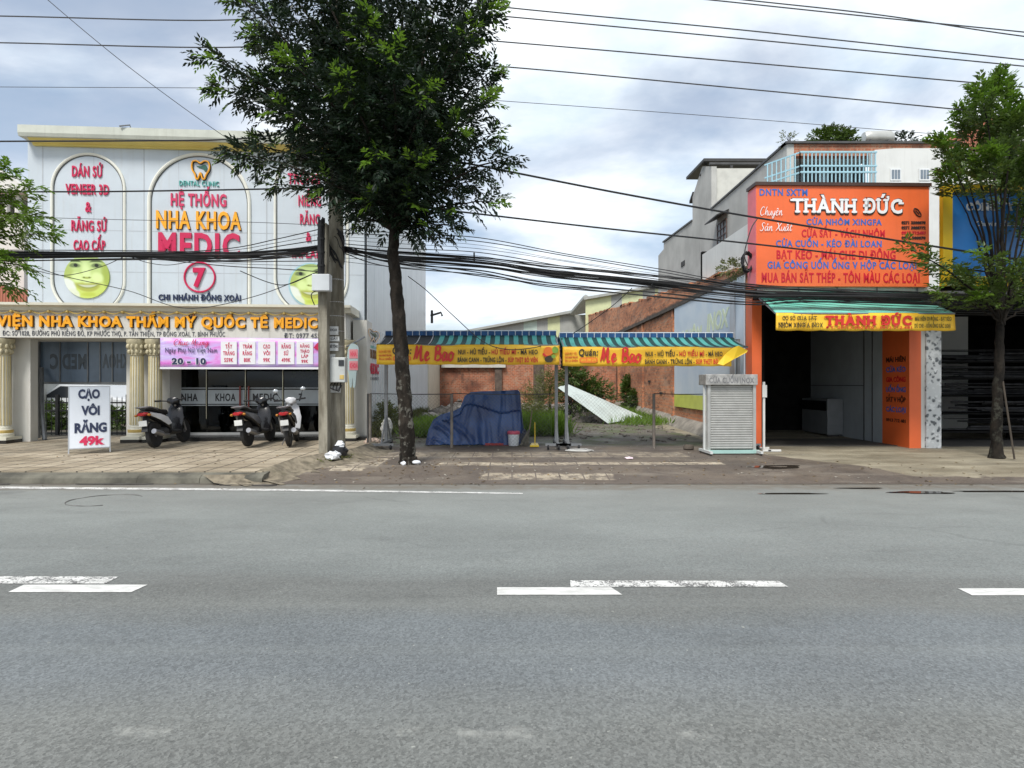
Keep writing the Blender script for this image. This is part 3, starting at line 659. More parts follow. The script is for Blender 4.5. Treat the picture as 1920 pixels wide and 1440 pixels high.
# fascia on the porch
VF = -.9
zc1, zc0 = CF.Zp(300, 583, VF), CF.Zp(300, 634, VF)
uf0, uf1 = CF.U(-260, VF), CF.U(648, VF)
MB().fbox(CF, uf0, uf1, VF, .55, zc0, zc1).build('fascia', plaster, cl)
pf = [(VF+.002, zc1-.02), (VF-.05, zc1-.02), (VF-.09, zc1+.06), (VF-.17, zc1+.10), (VF-.17, zc1+.16), (VF+.4, zc1+.16), (VF+.4, zc1-.02)]
MB().prism([CF.w(uf0, v, z) for v, z in pf], CF.w(uf1+.15, 0, 0)-CF.w(uf0, 0, 0)).build('fascia_cornice', cream, cl)
MB().fbox(CF, uf1, uf1+.15, VF+.4, .5, zc1-.02, zc1+.16).build('fascia_cornice', cream, cl)
# gold garland under the cornice
b = MB(); u = uf0
while u < uf1 - .2:
    b.tube([CF.w(u + .42*t, VF-.055, zc1 - .02 - .07*math.sin(math.pi*t)) for t in np.linspace(0, 1, 7)], .016, 5)
    b.ball(CF.w(u, VF-.06, zc1-.045), .04, 8, 6); u += .42
b.build('gold_garland', gold, cl, smooth=True)
text(CF, "VIỆN NHA KHOA THẨM MỸ QUỐC TẾ MEDIC", -3, 596, 594, 614, VF, amber, cl, .04, .05)
text(CF, "VIỆN NHA KHOA THẨM MỸ QUỐC TẾ MEDIC", -1.6, 597.5, 594.8, 615.3, VF+.012, blackp, cl, .055, .03, name='letter_backing')
greyl = M('grey_letters', (.10, .105, .12), .5, .1)
text(CF, "ĐC: SỐ 1028, ĐƯỜNG PHÚ RIỀNG ĐỎ, KP PHƯỚC THỌ, P. TÂN THIỆN, TP ĐỒNG XOÀI, T. BÌNH PHƯỚC", 5, 422, 621.5, 630, VF, greyl, cl, .01, .01, name='address_lettering')
text(CF, "ĐT: 0977 455 123"[:12], 533, 600, 625, 634, VF, greyl, cl, .02, .01, name='phone_lettering')
# porch columns
zb = .165
def column(px, v=-.72, r=.145, half=False):
    u = CF.U(px, v); c = CF.w(u, v, 0)
    sh = MB().lathe([(r, zb+.42), (r*1.02, zb+.9), (r*.9, zc0-.42)], c, 24).build('column', cream, cl, smooth=True)
    b = MB()
    for k in range(16):
        a = 2*math.pi*k/16; q = Vector((math.cos(a), math.sin(a), 0))
        b.tube([c + q*r*1.0 + Vector((0, 0, zb+.45)), c + q*r*.9 + Vector((0, 0, zc0-.44))], .014, 5)
    b.build('flute', M('pale_gold', (.50, .41, .20), .5, .12, 5), sh)
    MB().lathe([(r*1.45, zb+.17), (r*1.45, zb+.24), (r*1.25, zb+.27), (r*1.3, zb+.33), (r*1.15, zb+.36), (r*1.15, zb+.4), (r, zb+.42)], c, 24).build('column_base', cream, sh, smooth=True)
    MB().lathe([(r*1.33, zb+.262), (r*1.36, zb+.30), (r*1.33, zb+.335)], c, 24).build('gold_ring', gold, sh, smooth=True)
    b = MB(); b.lathe([(r*.9, zc0-.43), (r*1.1, zc0-.40), (r*1.05, zc0-.36), (r*1.3, zc0-.16), (r*1.55, zc0-.1), (r*1.55, zc0-.02)], c, 24)
    for k in range(12):
        a = 2*math.pi*k/12; q = Vector((math.cos(a), math.sin(a), 0))
        for lz, rr in ((-.33, 1.18), (-.2, 1.36)): b.ball(c + q*r*rr + Vector((0, 0, zc0+lz)), (.035, .035, .06), 6, 5)
    b.build('column_capital', M('aged_gold', (.47, .42, .28), .6, .25, 9), sh, smooth=True)
    MB().fbox(CF, u-r*1.7, u+r*1.7, v-r*1.7, v+r*1.7, zb+.1, zb+.17).build('column_base', cream, sh)
    MB().fbox(CF, u-r*1.75, u+r*1.75, v-r*1.75, v+r*1.75, .05, zb+.1).build('plinth', black_stone, sh)
for px in (6, 257, 291, 652): column(px)
# piers behind the columns, doorway
def pier(p0, p1, v0, v1): MB().fbox(CF, CF.U(p0, v0), CF.U(p1, v0), v0, v1, .1, zc0-.002).build('pier', plaster, cl)
pier(-40, -14, -.45, .5); pier(22, 57, -.45, -.2); pier(237, 246, -.35, .5); pier(266, 281, -.35, .5); pier(300, 318, -.35, .5)
pier(612, 645, -.3, .5); MB().fbox(CF, CF.U(662, -.3), CF.U(688, -.3), -.3, .5, .1, CF.Zp(680, 600, -.3)).build('pier', plaster, cl)
# black step and interior
MB().fbox(CF, CF.U(240, -.9), CF.U(690, -.6), -.65, .6, .06, .27).build('entrance_step', black_stone, cl)
VG = .25
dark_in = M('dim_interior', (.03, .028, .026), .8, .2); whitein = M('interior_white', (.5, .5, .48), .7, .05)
ug0, ug1 = CF.U(322, VG), CF.U(600, VG); zg0, zg1 = .272, zc0 - .003
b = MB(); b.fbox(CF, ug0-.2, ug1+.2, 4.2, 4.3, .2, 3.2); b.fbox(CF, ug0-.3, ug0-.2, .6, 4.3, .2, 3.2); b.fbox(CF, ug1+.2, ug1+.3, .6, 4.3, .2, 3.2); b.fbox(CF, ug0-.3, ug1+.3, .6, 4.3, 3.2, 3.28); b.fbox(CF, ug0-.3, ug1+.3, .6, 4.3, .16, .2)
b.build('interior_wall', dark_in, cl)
wood = M('red_brown_wood', (.14, .05, .03), .4, .2); leafy = M('bright_leaf', (.16, .26, .03), .6, .4, 12)
MB().fbox(CF, CF.U(525, 2), CF.U(590, 2), 2.2, 2.7, .2, 1.25).build('reception_desk', wood, cl)
b = MB()
for k in range(70): b.ball(CF.w(CF.U(random.uniform(548, 600), 1.5), random.uniform(1.3, 1.8), random.uniform(1.7, 2.35)), (.06, .06, .05), 5, 4)
b.build('interior_plant', leafy, cl)
MB().fbox(CF, CF.U(330, 3), CF.U(380, 3), 3, 3.6, 1.1, 1.35).build('interior_seat', whitein, cl)
frame_m = M('white_metal_frame', (.6, .6, .58), .4, .05)
b = MB(); b.fbox(CF, ug0-.06, ug0, VG-.05, VG+.05, zg0, zg1); b.fbox(CF, ug1, ug1+.08, VG-.05, VG+.05, zg0, zg1); b.fbox(CF, ug0, ug1, VG-.05, VG+.05, zg0, zg0+.06)
b.build('door_frame', frame_m, cl)
gl = glassmat('door_glass', (.42, .45, .45), .0)
ch = M('door_chrome', (.55, .53, .42), .25, .1, metal=.8); redw = M('red_handle', (.25, .03, .02), .35, .1)
fro = M('frosted_band', (.42, .46, .48), .5, .08)
zb1, zb0 = CF.Zp(450, 731, VG), CF.Zp(450, 757, VG)
eds = [322, 388, 461, 531, 600]
for i in range(4):
    g = MB().fbox(CF, CF.U(eds[i], VG)+.008, CF.U(eds[i+1], VG)-.008, VG-.006, VG+.006, zg0+.062, zg1).build('glass_door', gl, cl)
    MB().fbox(CF, CF.U(eds[i], VG)+.03, CF.U(eds[i+1], VG)-.03, VG-.012, VG-.007, zb0, zb1).build('frosted_strip', fro, g)
    b = MB()
    for zz in (zb1+.035, zb0-.05): b.fbox(CF, CF.U(eds[i], VG)+.03, CF.U(eds[i+1], VG)-.03, VG-.011, VG-.007, zz, zz+.025)
    b.build('frosted_line', fro, g)
    if i: MB().tube([CF.w(CF.U(eds[i], VG), VG-.03, z) for z in (CF.Zp(eds[i], 785, VG), zg1)], .012, 6).build('door_bar', ch, g)
for px in (452, 468): MB().tube([CF.w(CF.U(px, VG), VG-.07, CF.Zp(px, q, VG)) for q in (766, 724)], .022, 8).build('door_handle', redw, cl)
for s, a, b_ in (("NHA", 340, 371), ("KHOA", 404, 442), ("MEDIC", 474, 521), ("7", 560, 567)):
    text(CF, s, a, b_, 738, 752, VG-.013, blackp, cl, .03, .004, name='door_lettering')
# side wall: ribbed white sheet running back along the lot, lower lettered part
SF = Frame(-3.81, 15.4, 90)
b = MB(); L = 11.0; n = 44
def ribbed(fr, u0, u1, z0, z1, pitch=.25, dep=.03, v=0.0):
    b = MB(); u = u0; pts = []
    while u < u1 - 1e-6:
        for du, dv in ((0, 0), (pitch*.62, 0), (pitch*.7, -dep), (pitch*.92, -dep)):
            if u + du <= u1: pts.append((u+du, v+dv))
        u += pitch
    pts.append((u1, v)); m_ = len(pts)
    b.add([fr.w(a, c, z0) for a, c in pts] + [fr.w(a, c, z1) for a, c in pts], [(i, i+1, m_+i+1, m_+i) for i in range(m_-1)])
    return b
sheet = M('white_ribbed_sheet', (.64, .67, .69), .4, .05, 1.0, dirt=.35, dirtcol=(.34, .34, .3), streak=True)
ribbed(SF, .1, 10.9, .1, 3.1, .3, .03).build('side_cladding', sheet, cl, solid=.006)
ribbed(SF, .1, 10.6, 3.1, zT-.1, 1.2, .008, .02).build('side_cladding', M('upper_side_sheet', (.62, .67, .70), .4, .05, 1.0, dirt=.25, dirtcol=(.4, .42, .42), streak=True), cl, solid=.006)
MB().fbox(SF, 10.95, 15.3, -.06, .3, .1, 3.2).build('rear_column', cream, cl)
brown = M('brown_letters', (.16, .07, .02), .5, .1)
text(SF, "NHA KHOA", 691, 707, 656, 672, -.034, brown, cl, .04, .01, name='side_lettering')
text(SF, "MEDIC", 691, 710, 682, 701, -.034, crimson, cl, .04, .01, name='side_lettering')
text(SF, "CHI NHÁNH 7", 691, 710, 707, 713, -.034, greyl, cl, .0, .004, name='side_lettering')
tooth(SF, 698, 630, .62, -.034, cl, 'side_emblem', .45)
text(SF, "DENTAL", 690, 707, 648, 653, -.034, tealp, cl, .02, .006, name='side_lettering')
# wall lamp and bracket on the side wall
b = MB(); q = SF.w(SF.U(809, -.05), -.05, Z(585, 26)); b.tube([q + Vector((-.05, 0, 0)), q + Vector((.45, 0, .15)), q + Vector((.5, 0, -.02))], .05, 6)
b.tube([q + Vector((.02, 0, -.35)), q + Vector((.02, 0, .25))], .06, 6); b.build('side_lamp', blackp, cl)
b = MB(); q = CF.w(CF.U(246, V-.3), V-.3, zT+.2); b.tube([q, q + Vector((.0, -.05, .12)), q + Vector((-.22, -.12, .06))], .02, 6); b.build('roof_lamp', steel, cl)

# ---------------------------------------------------------------- pink banner hung below the fascia
BF_ = CF; VB = -.93
bn, nt, pb = newmat('pink_banner_print'); v = coords(nt)
wv = nd(nt, 'ShaderNodeTexNoise', {'Vector': nd(nt, 'ShaderNodeMapping', {'Vector': v, 'Rotation': (0, .35, 0), 'Scale': (.6, 1, 2.2)}).outputs[0], 'Scale': 1.6, 'Detail': 4.0, 'Distortion': 1.2}).outputs['Fac']
rp = nd(nt, 'ShaderNodeValToRGB', {0: wv}); e = rp.color_ramp.elements
e[0].position = .3; e[0].color = (.62, .10, .52, 1); e[1].position = .7; e[1].color = (.72, .66, .83, 1); k = e.new(.44); k.color = (.68, .33, .72, 1); k = e.new(.55); k.color = (.55, .42, .80, 1)
nt.links.new(rp.outputs[0], pb.inputs['Base Color']); pb.inputs['Roughness'].default_value = .45
ban = root('pink_banner', tuple(CF.w(CF.U(450, VB), VB, zc0-.75)), 'pink banner with price boxes hung under the clinic fascia above the glass doors', 'banner')
b0u, b1u = CF.U(300.5, VB), CF.U(602, VB); bz1, bz0 = CF.Zp(450, 634, VB), CF.Zp(450, 690, VB)
MB().grid(40, 6, lambda a, c: CF.w(b0u + (b1u-b0u)*a, VB - .012*math.sin(a*23)*(1-c) , bz0 + (bz1-bz0)*c - .006*math.sin(a*9))).build('banner_cloth', bn, ban, smooth=True, solid=.004)
hem = M('banner_white', (.75, .75, .78), .5, .03)
MB().fbox(CF, b0u, b1u, VB-.022, VB-.016, bz0-.03, bz0+.02).build('hem', hem, ban)
VT = VB - .02
script_text(CF, "Chuc Mung", 325, 391, 636, 647, VT, rose, ban, .1, .004)
text(CF, "Ngày Phụ Nữ Việt Nam", 310, 407, 652, 661, VT, navy, ban, .0, .004)
text(CF, "20 - 10", 321.5, 386.5, 671.5, 683.5, VT-.004, hem, ban, .1, .002, name='number_outline'); text(CF, "20 - 10", 322, 386, 671.5, 683, VT-.008, navy, ban, .05, .003)
for (p0, p1, lines) in ((414, 444, ("TẨY", "TRẮNG", "559K")), (448.5, 479, ("TRÁM", "RĂNG", "80K")), (484, 516, ("CẠO", "VÔI", "99K")), (521, 552, ("RĂNG", "SỨ", "499K")), (556, 587, ("RĂNG", "THÁO", "LẮP", "99K"))):
    bx = spanel(CF, p0, p1, 640, 683, VT, .004).build('price_box', hem, ban); n = len(lines)
    for i, s in enumerate(lines):
        c = (p0+p1)/2; w = min(4.3*len(s), p1-p0-3)/2; t = 644 + i*(38/n)
        text(CF, s, c-w, c+w, t+2, t+(9.5 if n == 3 else 8), VT-.002, crimson, bx, .03, .003, name='price_lettering')
MB().prism([CF.w(CF.U(a, VT), VT, CF.Zp(a, c, VT)) for a, c in ((588, 652), (594, 644), (604, 638), (604, 658), (596, 657))], CF.w(0, -.004, 0)-CF.w(0, 0, 0)).build('red_petals', crimson, ban)
# ================================================================ left passage beside the clinic
dkglass = M('dark_blue_sheet', (.13, .18, .25), .3, .25, 1.2, dirt=.4, dirtcol=(.03, .035, .04), streak=True)
YB = 15.75; BB = Frame(0, YB, 2)
bb = root('standing_signboard', (X(150, YB), YB, .15), 'dark blue grey signboard seen from behind in the passage left of the glass doors', 'signboard')
spanel(BB, 60, 245, 641, 719, 0, .05).build('board_sheet', dkglass, bb)
b = MB()
for px in (113, 165, 188, 211): b.fbox(BB, BB.U(px, -.01)-.012, BB.U(px, -.01)+.012, -.03, 0, BB.Zp(px, 719), BB.Zp(px, 642))
b.fbox(BB, BB.U(60), BB.U(245), -.03, 0, BB.Zp(150, 720), BB.Zp(150, 716)); b.build('board_frame', steel, bb)
dl = M('faded_dark_letters', (.08, .10, .125), .4, .2)
text(BB, "MEDIC", 94, 162, 664, 692, -.002, dl, bb, .04, .006, mirror=True); text(BB, "KHOA", 192, 240, 664, 690, -.002, dl, bb, .04, .006, mirror=True)
MB().tube([BB.w(BB.U(70, -.08), -.08, .1), BB.w(BB.U(70, -.08), -.08, BB.Zp(70, 641, -.08))], .065, 10).build('post', steel, bb, smooth=True)
MB().tube([BB.w(BB.U(78, -.1), -.1, BB.Zp(78, 690, -.1)), BB.w(BB.U(122, .3), -.5, .9), BB.w(BB.U(132, .3), -.6, .2)], .05, 8).build('brace', steel, bb, smooth=True)
YF = 16.3
iron = M('black_iron', (.025, .025, .027), .5, .2)
fe = root('iron_fence', (X(150, YF), YF, .16), 'low black iron bar fence with pointed tips behind the price board', 'fence')
b = MB(); x0, x1 = X(40, YF), X(250, YF)
for py in (755, 770, 812): b.box(x0, x1, YF-.015, YF+.015, Z(py, YF)-.02, Z(py, YF)+.02)
b.build('rail', iron, fe)
b = MB(); x = x0
while x < x1:
    b.tube([(x, YF, .16), (x, YF, Z(747, YF)), (x, YF, Z(743, YF))], [.011, .011, .002], 5); x += .14
b.build('bars', iron, fe)
for px in (108, 60, 240): MB().box(X(px, YF)-.04, X(px, YF)+.04, YF-.04, YF+.04, .1, Z(740, YF)).build('post', iron, fe)
# leaf clouds -----------------------------------------------------------------
def leafmat(name, col, var=.35, trans=.25):
    m, nt, b = newmat(name)
    g = nd(nt, 'ShaderNodeNewGeometry'); f = noise(nt, g.outputs['Position'], 2.2, 4, .6); f2 = noise(nt, g.outputs['Position'], 38, 2)
    c = mix(nt, ramp(nt, f, .3, .7), c4(col, 1 - var), c4(col, 1 + var)); c = mix(nt, ramp(nt, f2, .3, .7, 0, .5), c, c4((col[0]*1.3, col[1]*1.15, col[2]*.8)))
    nt.links.new(c, b.inputs['Base Color']); b.inputs['Roughness'].default_value = .45; b.inputs['Specular IOR Level'].default_value = .35
    t = nd(nt, 'ShaderNodeBsdfTranslucent'); nt.links.new(mix(nt, .5, c, (.12, .2, .02, 1)), t.inputs['Color'])
    mx = nd(nt, 'ShaderNodeMixShader', {0: trans}); nt.links.new(b.outputs[0], mx.inputs[1]); nt.links.new(t.outputs[0], mx.inputs[2])
    nt.links.new(mx.outputs[0], nt.nodes['Material Output'].inputs[0]); return m
def unit(a): return a / np.maximum(np.linalg.norm(a, axis=-1, keepdims=True), 1e-9)
def leaf_mesh(name, base, direc, normal, length, width, mat, parent):
    """arrays of n leaves: each a folded diamond of two faces"""
    n = len(base)
    if n == 0: return None
    d = unit(direc); nn = unit(normal - d * np.sum(normal * d, 1, keepdims=True)); s = np.cross(d, nn)
    L = length[:, None]; W = width[:, None]
    tip = base + d * L - nn * L * .12; mid = base + d * L * .45
    a = mid + s * W * .5 + nn * W * .16; c = mid - s * W * .5 + nn * W * .16
    vs = np.stack([base, a, tip, c], 1).reshape(-1, 3)
    if parent is not None:
        inv = np.array(WM[parent.name].inverted()); vs = vs @ inv[:3, :3].T + inv[:3, 3]
    me = bpy.data.meshes.new(name); me.vertices.add(4*n); me.vertices.foreach_set('co', vs.ravel())
    idx = np.arange(4*n).reshape(n, 4); tri = np.concatenate([idx[:, [0, 1, 2]], idx[:, [0, 2, 3]]], 1).ravel()
    me.loops.add(6*n); me.loops.foreach_set('vertex_index', tri.astype(np.int32))
    me.polygons.add(2*n); me.polygons.foreach_set('loop_start', np.arange(0, 6*n, 3, dtype=np.int32))
    me.update(calc_edges=True); me.validate(); me.materials.append(mat)
    o = bpy.data.objects.new(name, me); COL.objects.link(o)
    if parent is not None: o.parent = parent; WM[o.name] = WM[parent.name]
    return o
def twig_leaves(pos, direc, nl, tl, ll, lw, droop=.25):
    """pinnate sprigs: pos, direc (m,3) -> leaf base, direction, normal arrays"""
    m = len(pos); d = unit(direc); up = np.tile([0, 0, 1.0], (m, 1)) + rng.normal(0, .35, (m, 3))
    s = unit(np.cross(d, up)); nrm = unit(np.cross(s, d)); B, D, N, LL, WW = [], [], [], [], []
    for k in range(nl):
        t = (k + .6) / nl; side = 1 if k % 2 else -1
        p = pos + d * tl * t - np.array([0, 0, 1.0]) * droop * tl * t * t
        q = unit(d * (.55 + .6*t) + s * side * (1 - .6 * t) + rng.normal(0, .22, (m, 3)) - np.array([0, 0, .25]))
        B.append(p); D.append(q); N.append(nrm + rng.normal(0, .35, (m, 3)))
        f = rng.uniform(.75, 1.2, m) * (.7 + .6 * math.sin(math.pi * min(t+.1, 1))); LL.append(ll * f); WW.append(lw * f)
    return [np.concatenate(a) for a in (B, D, N, LL, WW)]
def bez(a, b, c, n): return [a*(1-t)**2 + b*2*t*(1-t) + c*t*t for t in np.linspace(0, 1, n)]

def tree(name, label, trunk_pts, trunk_r, limbs, mats, bark, dens=105, ll=.085, lw=.036, rad=.42, start=.28, tipfrac=.9, group=None, flat=1.0, young=.2, up=.35):
    base = Vector(trunk_pts[0]); r_ = root(name, tuple(base), label, 'tree', group)
    tp = smoothpath(trunk_pts, 8); n = len(tp)
    rad_t = [np.interp(i/(n-1), [0, .05, .15, .6, 1], [trunk_r*1.45, trunk_r*1.12, trunk_r, trunk_r*.82, trunk_r*.62]) for i in range(n)]
    b = MB(); b.tube([p + Vector((random.uniform(-.012, .012), random.uniform(-.012, .012), 0)) for p in tp], [q*random.uniform(.94, 1.06) for q in rad_t], 14); b.build('trunk', bark, r_, smooth=True, sharp=80)
    fork = tp[-1]; b = MB(); Ps, Ds, Ts = [], [], []
    for (tx, ty, tz, k, *ov) in limbs:
        start_ = ov[0] if ov else start
        e = Vector((tx, ty, tz)); d = e - fork; a = fork + Vector((random.uniform(-.05, .05), random.uniform(-.05, .05), -.1))
        mid = fork + d * .45 + Vector((-d.x*.12, -d.y*.12, abs(d.z)*.1 + d.length*up*.3)) + Vector((random.uniform(-.12, .12), random.uniform(-.12, .12), 0))
        pts = bez(a, mid, e, 14); r0 = trunk_r * random.uniform(.22, .36) * min(1, .45 + d.length*.14)
        pts = [p + Vector((random.uniform(-.02, .02), random.uniform(-.02, .02), random.uniform(-.02, .02))) for p in pts]
        b.tube(pts, [r0*(1-i/13)**.8 + .004 for i in range(14)], 6)
        m = int(dens * k * max(.35, d.length/3.2)); t = start_ + (1-start_) * rng.random(m) ** .85
        arr = np.array(pts); i0 = np.clip((t*13).astype(int), 0, 12); fr_ = (t*13 - i0)[:, None]
        p = arr[i0]*(1-fr_) + arr[i0+1]*fr_; tan = unit(arr[i0+1]-arr[i0])
        rr = rad * k * np.interp(t, [0, start_*.9, max(.55, start_+.05), .88, 1], [.6, .8, 1.0, .6, .12]) * np.sqrt(rng.random(m))
        off = unit(rng.normal(0, 1, (m, 3))); off[:, 2] *= flat
        p = p + off * rr[:, None]; Ps.append(p); Ds.append(unit(tan*.9 + off*.9 + np.array([0, 0, .05]))); Ts.append(t + rr*.0)
    b.build('limb', bark, r_, smooth=True)
    P_, D_, T_ = np.concatenate(Ps), np.concatenate(Ds), np.concatenate(Ts)
    yg = (T_ > tipfrac) & (rng.random(len(T_)) < young*3.2)
    for mask, mat, nm in ((~yg, mats[0], 'foliage'), (yg, mats[1], 'young_leaves')):
        if mask.any():
            a = twig_leaves(P_[mask], D_[mask], 10, .34, ll, lw); leaf_mesh(nm, *a, mat, r_)
    return r_
def cloud(center, radii, m, power=.5):
    q = unit(rng.normal(0, 1, (m, 3))); r = rng.random(m)**power
    return np.array(center) + q*r[:, None]*np.array(radii), q
def bush(name, label, spots, m, mats, cat='bush', ll=.09, lw=.05, tl=.25, nl=7, stems=True, group=None, spiky=False):
    base = np.mean([s[0] for s in spots], 0); zb_ = min(s[0][2]-s[1][2] for s in spots)
    r_ = root(name, (base[0], base[1], zb_), label, cat, group)
    Ps, Ds = [], []
    for c, rr, k in spots:
        p, q = cloud(c, rr, int(m*k)); Ps.append(p); Ds.append(unit(q*.7 + np.array([0, 0, .6 if spiky else .25])))
    if stems:
        b = MB()
        for c, rr, k in spots:
            for _ in range(5):
                x, y = c[0]+random.uniform(-.15, .15)*rr[0], c[1]+random.uniform(-.2, .2)*rr[1]
                b.tube([(x, y, zb_-.02), (x+random.uniform(-.3, .3)*rr[0], y, c[2]), (c[0]+random.uniform(-.7, .7)*rr[0], c[1]+random.uniform(-.7, .7)*rr[1], c[2]+.7*rr[2])], [.018, .012, .004], 5)
        b.build('stem', bark_m, r_)
    a = twig_leaves(np.concatenate(Ps), np.concatenate(Ds), nl, tl, ll, lw); leaf_mesh('foliage', *a, mats, r_); return r_
def barkmat(name, c0, c1, lich):
    m, nt, b = newmat(name); v = coords(nt, True, (1, 1, .4)); w = coords(nt)
    c = mix(nt, ramp(nt, noise(nt, v, 9, 6, .65), .35, .65), c4(c0), c4(c1))
    zz = nd(nt, 'ShaderNodeSeparateXYZ', {0: w}).outputs['Z']
    l = mth(nt, 'MULTIPLY', ramp(nt, noise(nt, w, 5.5, 6, .68), .53, .62), ramp(nt, zz, 1.1, 2.4, .8, .1)); c = mix(nt, l, c, c4(lich))
    nt.links.new(c, b.inputs['Base Color']); b.inputs['Roughness'].default_value = .95; b.inputs['Specular IOR Level'].default_value = .2
    bump(nt, b, noise(nt, v, 14, 6, .7), .9, .05); return m
bark_m = barkmat('dark_bark', (.012, .010, .008), (.035, .028, .022), (.17, .165, .14))
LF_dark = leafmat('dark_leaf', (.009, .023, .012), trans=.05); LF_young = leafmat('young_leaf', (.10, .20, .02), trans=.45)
LF_mid = leafmat('mid_leaf', (.055, .095, .02), trans=.25); LF_left = leafmat('light_leaf', (.085, .14, .022), trans=.35); LF_grass = leafmat('grass_blade', (.17, .30, .04), trans=.45); LF_olive = leafmat('olive_leaf', (.12, .13, .045), trans=.3)

bush('hedge_plant', 'dark green hedge behind the iron fence in the left passage', [((X(80, 18), 18, .6), (.9, .5, .5), 1), ((X(130, 18.2), 18.2, .55), (.9, .5, .45), 1), ((X(215, 18), 18, .5), (.8, .4, .4), .8)], 260, LF_mid)
# white car behind the fence
carw = M('car_white', (.62, .64, .66), .25, .03, 2); rub = M('black_rubber', (.015, .015, .016), .7, .2, 9); cwin = M('car_window', (.02, .024, .03), .08, .1); redl = M('tail_red', (.35, .01, .015), .15, .1)
cx, cyy, gz = X(252, 20.5), 20.5, G(20.5)-.12
car = root('parked_car', (cx - 2, cyy, gz), 'white parked car with a red tail light glimpsed through the iron fence', 'car')
b = MB(); prof = [(0, .35), (.05, .75), (.12, .92), (.75, 1.0), (1.35, 1.42), (2.6, 1.45), (3.35, .98), (4.2, .82), (4.35, .5), (4.3, .3)]
b.prism([(cx + .6 - q, cyy - .85, gz + z) for q, z in prof], (0, 1.7, 0)); b.build('body', carw, car, bevel=.06)
b = MB(); b.prism([(cx + .6 - q, cyy - .862, gz + z) for q, z in [(.95, 1.02), (1.42, 1.36), (2.52, 1.39), (3.15, 1.0)]], (0, 1.724, 0)); b.build('window', cwin, car)
for q in (.85, 3.45):
    for s in (-.86, .72): MB().lathe([(.31, 0), (.33, .03), (.33, .13), (.31, .16)], (cx + .6 - q, cyy + s, gz + .33), 20, 'Y').build('wheel', rub, car)
for s in (-.87, .57): MB().box(cx + .38, cx + .62, cyy + s, cyy + s + .3, gz + .72, gz + .9).build('tail_light', redl, car)
# white house and wall far behind the passage
hs = root('rear_house', (X(140, 26), 26, .3), 'pale house wall with dark windows far behind the left passage', 'house')
MB().box(-22.5, -16.6, 26, 30, .2, 4.2).build('wall', plaster, hs)
b = MB()
for px in (118, 150, 175): b.box(X(px, 25.95)-.35, X(px, 25.95)+.35, 25.93, 25.99, 1.0, 2.4)
b.build('window', cwin, hs)
# neighbour house at the left edge: white wall, sloping red roof
redtile, nt, pb = newmat('red_roof_tiles'); v = coords(nt)
wvt = nd(nt, 'ShaderNodeTexWave', {'Vector': v, 'Scale': 3.4, 'Distortion': .4}); c = mix(nt, wvt.outputs['Fac'], (.20, .06, .035, 1), (.42, .15, .09, 1)); c = mix(nt, ramp(nt, noise(nt, v, 3, 5), .45, .7, 0, .6), c, (.12, .08, .06, 1)); nt.links.new(c, pb.inputs['Base Color']); pb.inputs['Roughness'].default_value = .8
nh = root('neighbour_house', (-19, 20, .2), 'white neighbouring house with a sloping red tiled roof at the left edge', 'house')
MB().box(-26, X(45, 21), 21, 29, .2, Z(400, 21)).build('wall', plaster, nh)
MB().prism([(-26, 20.5, Z(320, 21)), (X(5, 20.5), 20.5, Z(320, 20.5)), (X(48, 20.5), 20.5, Z(352, 20.5)), (X(48, 20.5), 20.5, Z(362, 20.5)), (-26, 20.5, Z(335, 20.5))], (0, 9, 0)).build('eaves', plaster, nh)
MB().prism([(-26, 18.2, Z(500, 18)), (X(-4, 18.2), 18.2, Z(533, 18.2)), (X(50, 18.2), 18.2, Z(556, 18.2)), (X(50, 18.2), 18.2, Z(574, 18.2)), (-26, 18.2, Z(574, 18.2))], (0, 2.6, 0)).build('roof', redtile, nh)
MB().box(-26, X(48, 18.8), 18.8, 21, .2, Z(574, 18.8)).build('wall', plaster, nh)
b = MB()
for px in (-40, 8, 30): b.tube([(X(px, 20.7), 20.8, Z(400, 20.7)), (X(px, 20.7), 20.8, Z(335, 20.7))], .1, 8)
b.build('balcony_post', plaster, nh)

# ================================================================ price board
YA = 12.15; AF = Frame(X(168, YA), YA, 36); gz = .19
ab = root('price_board', (AF.x, AF.y, gz), 'white folding board lettered in black and red standing on the tiled sidewalk', 'sign board', rotz=R(36))
apl = M('board_white', (.72, .76, .82), .4, .03, 3)
b = MB(); w = .335; H_ = 1.30
def leanbox(mb, u0, u1, z0, z1, sgn, off=0.0, th=.012):
    tp, bt = .02, .17
    vv = lambda z: sgn * (bt + (tp-bt)*(z/H_))
    mb.add([AF.w(u, vv(z)+off+q, gz + .05 + z) for u in (u0, u1) for q in (0, th) for z in (z0, z1)], MB.BF); return mb
alu = M('aluminium_edge', (.45, .46, .47), .35, .08, metal=.6)
for sgn, nm in ((-1, 'front_panel'), (1, 'back_panel')): leanbox(MB(), -w, w, .06, H_, sgn).build(nm, apl, ab)
for sgn in (-1, 1):
    b = MB()
    for a in (-w-.02, w): leanbox(b, a, a+.02, -.05, H_, sgn, -.004, .02)
    leanbox(b, -w-.02, w+.02, H_, H_+.02, sgn, -.004, .02); leanbox(b, -w-.02, w+.02, .04, .06, sgn, -.004, .02); b.build('board_frame', alu, ab)
redd = M('red_letters', (.62, .02, .09), .4, .05)
def atext(s, u0, u1, z0, z1, mat, bold=.05):
    vs, fs = glyphs(s, bold, .01); x0, x1 = min(p.x for p in vs), max(p.x for p in vs); out = []
    for p in vs:
        z = z0 + (z1-z0)*p.y/CAP; out.append(AF.w(u0 + (u1-u0)*(p.x-x0)/(x1-x0), -(.17 - .15*z/H_) - .006 - p.z*.3, gz + .05 + z))
    MB().add(out, fs).build('lettering', mat, ab, fix=False)
